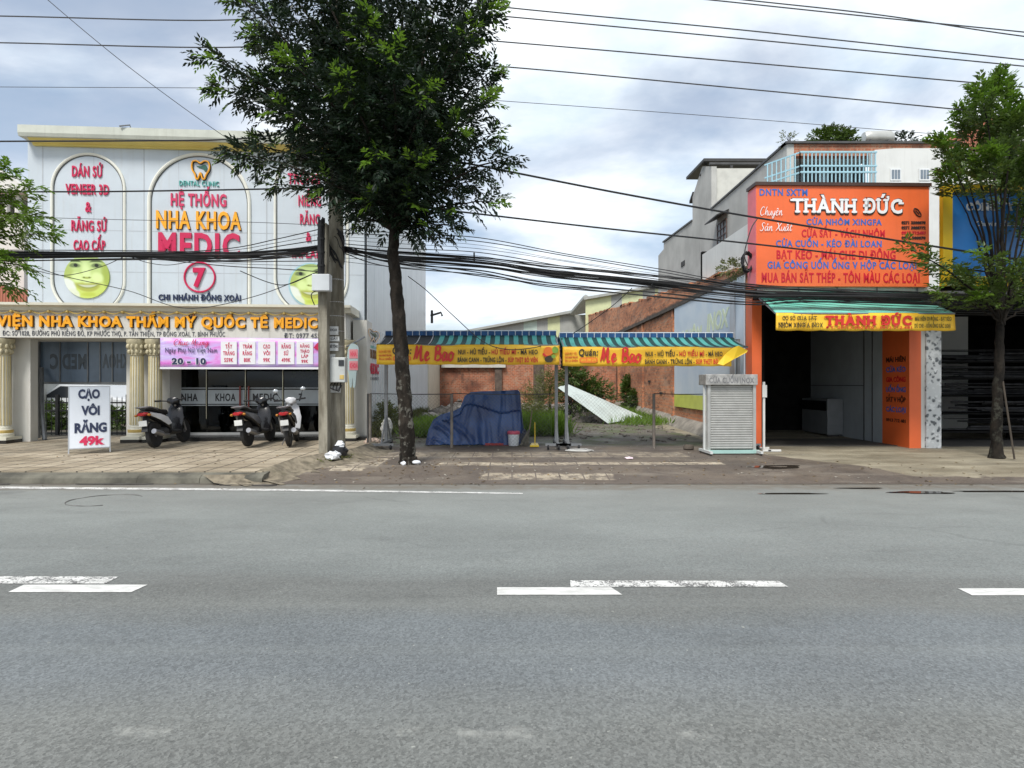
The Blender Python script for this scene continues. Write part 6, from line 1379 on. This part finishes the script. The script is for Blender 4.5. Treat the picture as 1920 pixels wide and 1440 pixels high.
wf = M('white_window_frame', (.68, .70, .70), .5, .04); wgl = M('grey_window_pane', (.16, .20, .24), .15, .2)
yv = GY-.31
for px in (1679, 1733):
    for t, d in ((317, 338), (342, 352)):
        q = MB().box(X(px-10, yv), X(px+10, yv), yv-.025, yv, Z(d+1, yv), Z(t-1, yv)).build('window', wf, hw)
        b = MB()
        for k in range(3): b.box(X(px-8+5.6*k, yv), X(px-3.6+5.6*k, yv), yv-.032, yv-.024, Z(d-2, yv), Z(t+2, yv))
        b.build('pane', wgl, q)
rr_ = root('red_roof_house', (X(1830, 27), 28, .2), 'house with an orange red tiled roof far behind the layered tree', 'house')
MB().box(X(1775, 27), X(1990, 27), 27, 33, .2, Z(274, 27)).build('wall', plaster, rr_)
MB().prism([(X(1768, 26.6), 26.6, Z(277, 26.6)), (X(1820, 26.6), 26.6, Z(236, 26.6)), (X(1905, 26.6), 26.6, Z(205, 26.6)), (X(1990, 26.6), 26.6, Z(236, 26.6)), (X(2010, 26.6), 26.6, Z(277, 26.6))], (0, 7, 0)).build('roof', redtile, rr_)
MB().box(X(1872, 26.5), X(1935, 26.5), 26.45, 26.6, Z(265, 26.5), Z(230, 26.5)).build('gable_window', plaster, rr_)
tk = root('water_tank', (X(1642, 19.5), 19.5, zpr), 'shiny horizontal steel water tank on the roof edge above the balcony', 'water tank')
MB().lathe([(.02, -.5), (.18, -.47), (.23, -.38), (.23, .38), (.18, .47), (.02, .5)], (X(1645, 19.5), 19.5, Z(259, 19.5)), 20, 'X').build('barrel', M('tank_steel', (.5, .5, .47), .35, .08, metal=.5), tk, smooth=True)
b = MB()
for s in (-.3, .3): b.box(X(1642, 19.5)+s-.03, X(1642, 19.5)+s+.03, 19.3, 19.7, zpr-.1, Z(264, 19.5))
b.build('stand', dkgrey, tk)
bush('rooftop_plant', 'round leafy bush growing on the roof above the blue bars', [((X(1555, 19), 19, Z(262, 19)), (.55, .4, .32), 1), ((X(1585, 19), 19, Z(266, 19)), (.3, .3, .3), .5)], 330, LF_mid, ll=.09, lw=.045, tl=.22)
bush('rooftop_plant', 'thin dark sprig of leaves on the roof right of the tank', [((X(1695, 20), 20, Z(262, 20)), (.3, .25, .22), 1)], 60, LF_dark, ll=.09, lw=.045, tl=.25)
bush('rooftop_plant', 'tiny wispy plant at the top corner of the grey house', [((X(1480, 18.2), 18.2, zpr+.2), (.2, .2, .25), 1)], 26, LF_olive, ll=.07, lw=.03, tl=.2)

# ================================================================ orange hardware shop
orange = M('orange_paint', (.74, .135, .035), .45, .05, 2, dirt=.15, dirtcol=(.3, .08, .03), streak=True)
inner = M('shop_inner_wall', (.32, .35, .37), .8, .06, 2, dirt=.3, dirtcol=(.2, .2, .2), streak=True); darkm = M('shop_shade_black', (.010, .010, .010), .9, .3, spec=.08)  # near-black colour puts the deep shade of the shop interiors into the surfaces
YS = 13.3; gs_ = .145
sp = root('orange_shop', (7.3, YS, gs_), 'open fronted shop with orange pillars and a deep dark interior under the orange sign', 'shop')
xl0, xl1, xr0, xr1 = X(1410, YS), X(1428, YS), X(1705, YS), X(1727, YS)
MB().box(xl0, xl1, YS, YS+.35, gs_-.05, Z(560, YS)).build('pillar', orange, sp); MB().box(xr0, xr1, YS, YS+.97, gs_-.05, 3.5).build('pillar', orange, sp)
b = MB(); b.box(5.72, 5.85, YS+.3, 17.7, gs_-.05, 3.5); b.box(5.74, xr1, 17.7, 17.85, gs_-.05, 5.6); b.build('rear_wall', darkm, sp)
b = MB(); b.box(xr0, xr1-.01, YS+.97, 17.69, gs_-.05, 3.5); b.build('side_wall', inner, sp)
b = MB()
for y in (14.65, 15.0): b.box(xr0-.02, xr0, y-.012, y+.012, gs_, 3.4)
b.box(xr0-.012, xr0, 15, 17.69, 1.55, 1.57); b.build('wall_joint', dkgrey, sp)
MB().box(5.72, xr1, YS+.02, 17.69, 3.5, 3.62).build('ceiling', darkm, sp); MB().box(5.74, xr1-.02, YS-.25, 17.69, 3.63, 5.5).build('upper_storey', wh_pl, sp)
MB().box(xl0, xr1+.1, YS-.6, YS-.28, Z(549, 12.9), Z(541, 12.9)).build('white_lintel', wh_pl, sp)
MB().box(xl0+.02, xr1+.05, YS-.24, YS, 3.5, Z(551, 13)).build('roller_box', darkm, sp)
MB().box(5.86, xr0-.001, YS+.4, 17.69, gs_-.05, gs_+.02).build('shop_floor', M('shop_floor_concrete', (.07, .065, .055), .6, .2, 1.5, dirt=.4), sp)  # floor colour darkened to carry the shade inside the shop
# machine box inside
mb_ = root('steel_cabinet', (8.75, 16.6, gs_), 'grey steel cabinet standing against the inner wall of the orange shop', 'cabinet')
MB().box(8.55, 8.98, 15.9, 17.3, gs_+.08, Z(748, 16)).build('body', M('cabinet_grey', (.17, .18, .19), .5, .1), mb_, bevel=.01); MB().box(8.53, 8.55, 15.95, 17.25, Z(770, 16), Z(752, 16)).build('dark_panel', darkm, mb_)
b = MB()
for y in (16, 17.2): b.box(8.6, 8.9, y-.03, y+.03, gs_, gs_+.08)
b.build('foot', dkgrey, mb_)
bluel = M('sign_blue', (.035, .12, .42), .4, .06); redl_ = M('sign_red', (.50, .006, .02), .4, .06); whl = M('sign_white', (.74, .75, .76), .35, .03); blk_l = M('sign_black', (.03, .015, .012), .4, .1)
PFr = Frame(xr0, YS, -90)
def ptext(s, y0, y1, z0, z1, mat):
    vs, fs = glyphs(s, .03, .01); x0, x1 = min(p.x for p in vs), max(p.x for p in vs)
    MB().add([(xr0-.004-p.z*.2, y1 + (y0-y1)*(p.x-x0)/(x1-x0), z0 + (z1-z0)*p.y/CAP) for p in vs], fs).build('pillar_lettering', mat, sp, fix=False)
for i, (s, m_) in enumerate((("MÁI HIÊN", blk_l), ("CỬA KÉO", bluel), ("GIA CÔNG", redl_), ("UỐN ỐNG", bluel), ("SẮT V HỘP", blk_l), ("CÁC LOẠI", bluel), ("0913 712 481", blk_l))):
    ptext(s, 13.42, 14.12, 2.12 - .235*i, 2.12 + (.11 if i < 6 else .07) - .235*i, m_)
# marble pillar and white strip
mar, nt, pb = newmat('speckled_marble'); v = coords(nt)
vo = nd(nt, 'ShaderNodeTexVoronoi', {'Vector': mix(nt, .15, v, nd(nt, 'ShaderNodeTexNoise', {'Vector': v, 'Scale': 6.0, 'Detail': 5.0}).outputs['Color'], 'ADD'), 'Scale': 9.0})
c = mix(nt, ramp(nt, vo.outputs['Distance'], .22, .5), (.09, .10, .11, 1), (.50, .52, .53, 1)); c = mix(nt, ramp(nt, noise(nt, v, 9, 5), .52, .66), c, (.62, .64, .65, 1)); nt.links.new(c, pb.inputs['Base Color']); pb.inputs['Roughness'].default_value = .25

# sign on the shop
YO = 12.5; OF = Frame(X(1418, YO), YO, 1.2)
sg = root('shop_sign', (X(1580, YO), YO+.2, 3.7), 'big orange shop sign with white serif name and rows of blue and red letters', 'sign')
pinks = M('pink_side', (.72, .15, .17), .45, .08)
uo1 = OF.U(1742); zo1, zo0 = OF.Zp(1580, 349), OF.Zp(1580, 537)
MB().fbox(OF, 0, uo1, 0, .40, zo0, zo1).build('sign_face', orange, sg); MB().fbox(OF, -.006, 0, .003, .42, zo0+.004, zo1-.03).build('side_face', pinks, sg)
MB().fbox(OF, -.03, uo1+.03, -.04, .44, zo1, zo1+.07).build('top_edge', M('dark_brown_edge', (.05, .025, .018), .5, .2), sg)
b = MB()
for px in (1502, 1575, 1650, 1726): b.tube([OF.w(OF.U(px), .1, zo0), OF.w(OF.U(px), .1, zo0-.22), OF.w(OF.U(px)-.05, -.1, zo0-.24)], .02, 6)
b.build('bracket', steel, sg)
def otext(s, a, c, t, d, m_, bold=.028, ext=.006, **k): return text(OF, s, a, c, t, d, -.001, m_, sg, bold, ext, **k)
otext("DNTN SXTM", 1424, 1514, 354.5, 367, bluel)
serif_text(OF, "THÀNH ĐỨC", 1485, 1691, 374, 399, -.012, whl, sg, .03, .014, 'name_lettering'); serif_text(OF, "THÀNH ĐỨC", 1483.4, 1692.2, 374.2, 401, -.001, blk_l, sg, .06, .012, 'letter_backing')
script_text(OF, "Chuye^n", 1424, 1466, 388, 404, -.002, whl, sg, .085, .012); script_text(OF, "Sa?n Xua^'t", 1424, 1484, 418, 433, -.002, whl, sg, .085, .012)
for s, a, c, t, d, m_ in (("CỬA NHÔM XINGFA", 1512, 1653, 411, 422, bluel), ("CỬA SẮT - VÁCH NHÔM", 1503, 1659, 431, 445, redl_), ("CỬA CUỐN - KÉO ĐÀI LOAN", 1455, 1653, 451, 463, bluel), ("BẠT KÉO - MÁI CHE DI ĐỘNG", 1456, 1679, 470, 486, redl_),
                          ("GIA CÔNG UỐN ỐNG V HỘP CÁC LOẠI", 1439, 1718, 491, 504, bluel), ("MUA BÁN SẮT THÉP - TÔN MÀU CÁC LOẠI", 1428, 1724, 512, 530, redl_)): otext(s, a, c, t, d, m_)
for i, (s, m_) in enumerate((("0271 3500870", blk_l), ("0271 3888772", blk_l), ("0913 712481", redl_), ("0976 500870", blk_l))): otext(s, 1690, 1735, 415+9.5*i, 420.5+9.5*i, m_, .05, .012, name='phone_lettering')
pp = smoothpath([(1714, 0, 391), (1720, 0, 393), (1726, 0, 402), (1725, 0, 406), (1719, 0, 404), (1713, 0, 396), (1714, 0, 391)], 4)[:-1]
MB().tube([OF.w(OF.U(p.x), -.012, OF.Zp(p.x, p.z)) for p in pp], .012, 5, closed=True).build('phone_symbol', blk_l, sg)
MB().tube([OF.w(OF.U(1716), -.012, OF.Zp(1716, 395)), OF.w(OF.U(1720), -.012, OF.Zp(1720, 399)), OF.w(OF.U(1723), -.012, OF.Zp(1723, 402))], .01, 5).build('phone_symbol', blk_l, sg)

# green canopy with yellow valance
greenc, nt, pb = newmat('green_tarpaulin'); v = coords(nt); c = mix(nt, ramp(nt, noise(nt, coords(nt, True, (1, 1, 3)), 1.3, 6, .6), .3, .7), (.11, .42, .33, 1), (.17, .52, .42, 1)); c = mix(nt, ramp(nt, noise(nt, v, 4, 6, .7), .56, .75, 0, .4), c, (.2, .3, .26, 1)); nt.links.new(c, pb.inputs['Base Color']); pb.inputs['Roughness'].default_value = .5
cn = root('shop_awning', (7.2, 12.5, 2.6), 'green canvas shop awning with a lettered yellow valance over the dark entrance', 'awning')
YV = 11.8; VF_ = Frame(X(1454, YV), YV, 0.6); uv1 = VF_.U(1790); zv1, zv0 = VF_.Zp(1600, 587), VF_.Zp(1600, 619.5)
bl, brt = Vector((X(1424, 13.0), 13.0, Z(557, 13.0))), Vector((X(1722, 13.0), 13.0, Z(563, 13.0)))
MB().grid(40, 8, lambda a, c: (VF_.w(uv1*a, 0, zv1)*(1-c) + (bl*(1-a)+brt*a)*c) + Vector((0, 0, .05*math.sin(math.pi*c)*(.4+.6*math.sin(math.pi*a)) + .012*math.sin(a*34)*math.sin(math.pi*c)))).build('canopy', greenc, cn, smooth=True, solid=.005)
b = MB(); b.tube([VF_.w(0, 0, zv1-.01), VF_.w(uv1, 0, zv1-.01)], .02, 6)
for u, q in ((.02, bl), (uv1-.02, brt)): b.tube([VF_.w(u, 0, zv1-.02), q + Vector((0, 0, -.03))], .02, 6)
for u in (.9, uv1-.9): b.tube([VF_.w(u, .02, zv1-.02), Vector((VF_.w(u, 0, 0).x, 13.1, zv1+.1))], .018, 6)
b.build('canopy_frame', steel, cn)
MB().grid(60, 5, lambda a, c: VF_.w(uv1*a, -.012 - .012*math.sin(a*27)*(1-c) - .01*math.sin(a*9+2*c), (zv0 - .014*abs(math.sin(a*math.pi*8)))*(1-c) + zv1*c)).build('valance', yellow, cn, smooth=True, solid=.004)
vt = -.038; VX = lambda s, a, c, t, d, m_, bold=.03: text(VF_, s, a, c, t, d, vt, m_, cn, bold, .003)
serif_text(VF_, "CƠ SỞ CỬA SẮT", 1467, 1531, 592.5, 600, vt, brblk, cn, .01, .003, 'lettering'); serif_text(VF_, "NHÔM XINGFA - INOX".replace(' - ', ' '), 1460, 1543, 605, 613.5, vt, brblk, cn, .01, .003, 'lettering')
serif_text(VF_, "THÀNH ĐỨC", 1548, 1709, 593, 609, vt, brred, cn, .06, .004, 'name_lettering'); VX("ĐT: 02713.500.870 - 0913.712.481", 1549, 1710, 611.5, 616.5, brred, .02)
olive_l = M('olive_letters', (.10, .085, .015), .5, .1)
VX("MÁI HIÊN DI ĐỘNG - BẠT KÉO", 1716, 1784, 594, 601.5, olive_l, .02); VX("DÙ CHE - UỐN ỐNG CÁC LOẠI", 1715, 1782, 607, 614.5, olive_l, .02)

# roller shutter sample on casters
YH = 12.25; HF = Frame(X(1368, YH), YH, 2.0)
st_ = root('shutter_stand', (HF.x, YH, .145), 'ribbed metal roller shutter sample on a wheeled frame before the orange pillar', 'display stand', rotz=R(2))
shm = M('shutter_metal', (.42, .42, .40), .38, .08, 6, metal=.45, dirt=.3, dirtcol=(.25, .24, .22)); hz = M('header_metal', (.40, .39, .37), .35, .25, 9, metal=.5)
hu = lambda px, v=0.0: HF.U(px, v); hzp = lambda py: HF.Zp(1368, py)
MB().fbox(HF, hu(1320), hu(1417), -.10, .32, hzp(722), hzp(702)).build('header_box', hz, st_, bevel=.012)
text(HF, "CỬA CUỐN INOX", 1330, 1414, 708, 718, -.101, M('grey_print', (.17, .17, .175), .45, .2, 12), st_, .03, .003)
b = MB(); pts = []; z = hzp(842); zt = hzp(722); n = int((zt - z)/.048); p = (zt-z)/n
for i in range(n): pts += [(0, z+i*p), (-.012, z+(i+.25)*p), (-.014, z+(i+.6)*p), (-.003, z+(i+.85)*p)]
pts.append((0, zt)); m_ = len(pts); ua, ub = hu(1331), hu(1411)
b.add([HF.w(ua, q-.0, zz) for q, zz in pts] + [HF.w(ub, q, zz) for q, zz in pts], [(i, i+1, m_+i+1, m_+i) for i in range(m_-1)]); b.build('shutter_slats', shm, st_, solid=.004)
b = MB()
for px in (1328, 1413): b.fbox(HF, hu(px)-.03, hu(px)+.03, -.05, .05, hzp(846), zt)
b.build('guide_rail', shm, st_)
b = MB()
for px in (1323, 1415): b.fbox(HF, hu(px)-.022, hu(px)+.022, .06, .10, hzp(846), zt); b.fbox(HF, hu(px)-.025, hu(px)+.025, -.34, .34, hzp(846)-.02, hzp(846)+.03)
b.build('frame', M('pale_frame', (.52, .54, .53), .45, .06), st_)
MB().fbox(HF, hu(1326), hu(1420), -.12, -.06, hzp(849), hzp(843)).build('bottom_bar', M('mint_paint', (.33, .52, .48), .5, .08), st_)
for px in (1323, 1415):
    for q in (-.3, .3): MB().lathe([(.035, -.015), (.04, 0), (.035, .015)], HF.w(hu(px), q, .185), 12, 'X').build('caster', rub, st_)
ws = root('white_post_stand', (X(1432, 12.9), 12.9, .145), 'thin white post on a flat foot beside the ribbed shutter sample', 'stand'); wpost = M('white_post_paint', (.62, .62, .60), .5, .05)
MB().box(X(1432, 12.9)-.022, X(1432, 12.9)+.022, 12.88, 12.92, .15, Z(716, 12.9)).build('post', wpost, ws); MB().box(X(1429, 12.9)-.01, X(1429, 12.9)+.09, 12.86, 12.875, Z(745, 12.9), Z(722, 12.9)).build('plate', wpost, ws)
b = MB(); b.box(X(1420, 12.9), X(1453, 12.9), 12.6, 12.66, .15, .19); b.box(X(1424, 12.9), X(1450, 12.9), 13.1, 13.16, .15, .19); b.box(X(1432, 12.9)-.03, X(1432, 12.9)+.03, 12.6, 13.16, .155, .185); b.build('foot', wpost, ws)

# ================================================================ steel shop on the right
ss = root('steel_shop', (11.5, 13.3, gs_), 'dark open steel yard shop with a speckled marble pillar at the right edge', 'shop')
MB().box(X(1737, YS), X(1765, YS), YS, YS+.4, gs_-.05, 3.62).build('marble_pillar', mar, ss); MB().box(X(1727.5, YS), X(1737, YS), YS+.05, YS+.35, gs_-.05, 3.6).build('white_strip', wh_pl, ss)
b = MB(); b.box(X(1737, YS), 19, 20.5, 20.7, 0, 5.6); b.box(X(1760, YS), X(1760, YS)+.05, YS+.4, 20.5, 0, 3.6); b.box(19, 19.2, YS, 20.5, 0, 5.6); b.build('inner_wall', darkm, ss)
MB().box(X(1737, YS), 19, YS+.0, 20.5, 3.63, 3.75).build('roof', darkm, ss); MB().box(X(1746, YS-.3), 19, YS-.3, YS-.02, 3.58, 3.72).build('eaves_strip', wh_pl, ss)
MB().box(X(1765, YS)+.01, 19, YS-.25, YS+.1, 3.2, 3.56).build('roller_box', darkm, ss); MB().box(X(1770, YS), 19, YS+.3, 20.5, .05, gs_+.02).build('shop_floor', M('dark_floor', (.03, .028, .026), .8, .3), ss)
tube_m = M('steel_tube', (.022, .022, .024), .55, .8, 5, metal=.2, spec=.3)  # tube colour kept almost black to stand in for shade on the racks
for k, (z, y0) in enumerate(((.4, 14.8), (.85, 15.0), (1.3, 15.2), (1.75, 15.4), (2.2, 15.6))):
    rk = root('pipe_stack', (12.6, y0+.3, z), ['lowest', 'second lowest', 'middle', 'second highest', 'topmost'][k] + ' shelf of long steel tubes in the dark right hand shop', 'steel tubes', 'shelves of steel tubes')
    b = MB()
    for i in range(22): 
        a = 10.9 + random.uniform(0, 2.2); yy = y0 + random.uniform(0, .7); zz = z + .03 + .28*random.random()**1.6; b.tube([(a, yy, zz), (a + random.uniform(2, 5), yy + random.uniform(-.1, .1), zz + random.uniform(-.015, .015))], random.choice((.012, .018, .025)), 6)
    b.build('tubes', tube_m, rk)
    b = MB(); b.box(10.8, 16.5, y0-.02, y0+.75, z-.03, z+.01)
    for xx in (11.1, 13.2, 15.5): b.box(xx-.04, xx+.04, y0+.76, y0+.84, .1 if k == 0 else z-.45, z+.42)
    b.build('shelf', darkm, rk)
YB2 = 12.4; EF = Frame(X(1765, YB2), YB2, 0)
bs = root('blue_sign', (X(1900, YB2), YB2+.2, 3.6), 'blue company sign with white letters in a thick yellow frame behind the layered tree', 'sign')
sblue = M('sign_deep_blue', (.018, .16, .46), .4, .06, 2); syel = M('sign_yellow', (.66, .44, .012), .45, .06, 2)
ue = EF.U(2190); z1, z0 = EF.Zp(1850, 347), EF.Zp(1850, 536); wfr = EF.U(1783)
MB().fbox(EF, wfr, ue-wfr, 0, .05, z0+.2, z1-.16).build('sign_face', sblue, bs)
b = MB(); b.fbox(EF, 0, wfr, -.05, .06, z0, z1); b.fbox(EF, ue-wfr, ue, -.05, .06, z0, z1); b.fbox(EF, wfr, ue-wfr, -.05, .06, z1-.158, z1); b.fbox(EF, wfr, ue-wfr, -.05, .06, z0, z0+.198); b.build('sign_frame', syel, bs)
serif_text(EF, "CÔNG TY TNHH", 1811, 1960, 381, 395, -.001, whl, bs, .02, .02, 'lettering'); text(EF, "Chuyên sản xuất", 1829, 1925, 415, 424, -.001, whl, bs, .01, .015, shear=.1)
MB().fbox(EF, .1, ue-.1, .08, .2, 3.6, z0+.3).build('support', darkm, bs)
for px in (1752, 1756): pass

# ================================================================ overhead wires
YU = 11.9
def wire_(pts, r, label, group, name='power_line', y=YU, jit=0.0, mat=None):
    q = []
    for i, p in enumerate(pts):
        yy = p[2] if len(p) > 2 else y
        q.append(P(p[0], p[1], yy) + Vector((0, 0, 0)))
    b = MB(); b.tube(smoothpath(q, 10), r, 5, cap=False); o = b.build(name, mat or blackrub, smooth=True); return tag(o, label, 'cable', group)
hw_ = M('grey_wire', (.055, .055, .06), .5, .2, 9)
GL = 'high power lines across the sky'
for pts, lab in (([(600, -52), (850, 2), (1390, 56), (1920, 112), (2400, 162)], 'power line crossing the sky at right, third from the top'),
                 ([(-400, 24), (0, 30), (440, 37), (645, 4), (940, 30), (1430, 76), (1920, 124), (2400, 172)], 'high power line passing behind the tree crown, fourth from the top at right'),
                 ([(-400, 73), (0, 80), (455, 88), (645, 56), (940, 78), (1420, 119), (1905, 162), (2400, 206)], 'high power line behind the tree, fifth from the top at right'),
                 ([(640, 105), (945, 125), (1380, 165), (1805, 206), (2300, 256)], 'high power line ending above the layered tree, sixth from the top at right'),
                 ([(900, -45), (1335, 0), (1650, 33), (1920, 60), (2400, 110)], 'topmost power line in the upper right sky'),
                 ([(900, -52), (1380, -2), (1650, 28), (1920, 68), (2400, 126)], 'second power line from the top in the upper right sky'),
                 ([(-400, 268), (0, 265), (240, 264), (450, 260), (630, 236)], 'dark cable crossing just below the clinic cornice'),
                 ([(-400, 365), (0, 360), (220, 359), (550, 353), (640, 345)], 'dark cable crossing the two arched panels over the small red lettering')):
    wire_(pts, .013 if 'cable' not in lab else .017, lab, GL, mat=hw_ if 'line' in lab else None)
for pts, lab in (([(-400, 160), (0, 163), (400, 165), (640, 168), (925, 188), (1340, 218), (1740, 250), (2300, 292)], 'thinnest power line of the right hand sky, lowest over the grey house'),
                 ([(-400, 398), (0, 406), (230, 412), (480, 417), (640, 425)], 'thin wire crossing the orange word on the middle arched panel'),
                 ([(40, -50, 9), (90, 0, 9.2), (250, 132, 9.8), (430, 262, 10.8), (560, 340, 11.5)], 'thin slanting wire descending over the left sky into the tree')):
    wire_(pts, .006, lab, GL, mat=hw_)
wire_([(640, 262), (905, 312), (1150, 360), (1400, 405), (1650, 446), (1880, 482), (2200, 532)], .021, 'thick dark cable sloping across the white serif name on the orange sign', GL)
wire_([(650, 372), (905, 402), (1150, 430), (1400, 456), (1640, 484), (1870, 512), (2200, 552)], .018, 'dark cable sloping across the lower half of the orange sign', GL)
main = [(-300, 476), (0, 478), (240, 476), (420, 479), (540, 472), (606, 463), (640, 463), (740, 479), (900, 492), (1040, 510), (1240, 529), (1400, 546), (1500, 550), (1700, 553), (1920, 560), (2200, 566)]
rr = random.Random(4)
for k in range(15):
    strand = (0, 0, 0, 0, 1, 1, 1, 2, 2, 2, 2, 3, 3, 4, 4)[k]; offs = ((0, 0), (-4, -9), (4, 9), (9, 19), (-2, 27))[strand]
    sp_ = [rr.gauss(0, 1) for _ in main]; pts = []
    base = rr.uniform(-2, 2.5)
    for i, (a, c) in enumerate(main):
        w = 1.0 if a > 900 else .8
        pts.append((a + rr.uniform(-20, 20)*(0 < i < 15), c + base*w + sp_[i]*1.6 + (offs[0] if a < 606 else offs[1]*min(1, .35 + (a-606)/500)*(.55 if a > 1450 else 1))*(1 if abs(a-620) > 30 else .5), YU + rr.uniform(-.05, .05)))
    wire_(pts, rr.choice((.009, .011, .014, .018)) if strand else rr.choice((.014, .018, .022)), 'black cable of the thick sagging bundle strung between the poles and the orange shop', 'cables of the black bundle', 'bundle_cable')
for k in range(10):
    t = k/9; pts = [(612, 424+60*t), (640, 430+60*t), (760, 438+62*t+rr.uniform(-4, 4)), (900, 446+62*t), (1060, 474+58*t+rr.uniform(-4, 4)), (1240, 505+44*t), (1400, 532+34*t), (1640, 545+40*t), (1920, 556+36*t), (2200, 566+30*t)]
    wire_(pts, rr.choice((.004, .005, .009)), 'thin drop wire fanning out right of the pole above and below the bundle', 'thin wires beside the bundle', 'drop_wire')
for k in range(9):
    t = k/8; pts = [(-200, 470+12*t), (100, 472+10*t), (240, 476+6*t), (420, 468+30*t+rr.uniform(-3, 3)), (520, 448+56*t), (606, 428+82*t)]
    wire_(pts, rr.choice((.005, .006, .010)), 'thin wire fanning into the cable wrapped pole from the left', 'thin wires left of the pole', 'drop_wire')
for pts, r, lab in (([(-100, 486), (30, 492), (120, 518), (240, 545), (350, 578), (480, 555), (606, 505)], .008, 'slack wire sagging low over the round face picture to the fascia'), ([(240, 480), (275, 492), (315, 497), (360, 490), (420, 480)], .007, 'short loop of wire drooping under the bundle on the middle panel'),
                    ([(20, 490), (70, 508), (125, 516), (190, 500), (235, 480)], .007, 'small loop of wire drooping over the left arched panel'), ([(450, 508), (505, 530), (540, 533), (590, 512), (606, 505)], .01, 'dark wire looping to the slim pole before the right arched panel'),
                    ([(765, 518), (800, 545), (850, 592), (905, 640), (950, 655, 12.2), (1000, 652, 12.4), (1046, 640, 13.3)], .009, 'slack wire drooping from the bundle to the left awning'), ([(1185, 540), (1150, 572, 12.4), (1105, 605, 12.8), (1075, 625, 13.2)], .009, 'short straight wire from the bundle down to the awning roof'),
                    ([(1402, 498), (1396, 475), (1408, 430), (1420, 410)], .012, 'black lead rising from the cable coil to the orange sign')): wire_(pts, r, lab, None, 'slack_wire')
b = MB()
for k in range(14):
    a0 = rr.uniform(0, 6); b.tube([(X(1396, 12.9)+(.09+.04*rr.random())*math.cos(a), 12.75+.05*math.sin(a*2+a0)+rr.uniform(-.03, .03), Z(494, 12.9)+(.16+.08*rr.random())*math.sin(a)) for a in np.linspace(0, 6.283, 15)[:-1]], .012, 4, closed=True)
o = b.build('cable_coil', blackrub); tag(o, 'tangled black cable coil at the left edge of the orange sign', 'cable coil')
bush('wall_weed', 'small weed growing on the brick coping beside the cable coil', [((X(1376, 13.6), 13.75, Z(502, 13.7)), (.25, .25, .16), 1)], 70, LF_olive, ll=.06, lw=.03, tl=.16, stems=False)
b = MB(); b.box(X(889, YU)-.015, X(889, YU)+.015, YU-.02, YU+.02, Z(492, YU), Z(474, YU)); o = b.build('cable_clamp', blackrub); tag(o, 'small black clamp standing up from the cable bundle right of the tree', 'clamp')
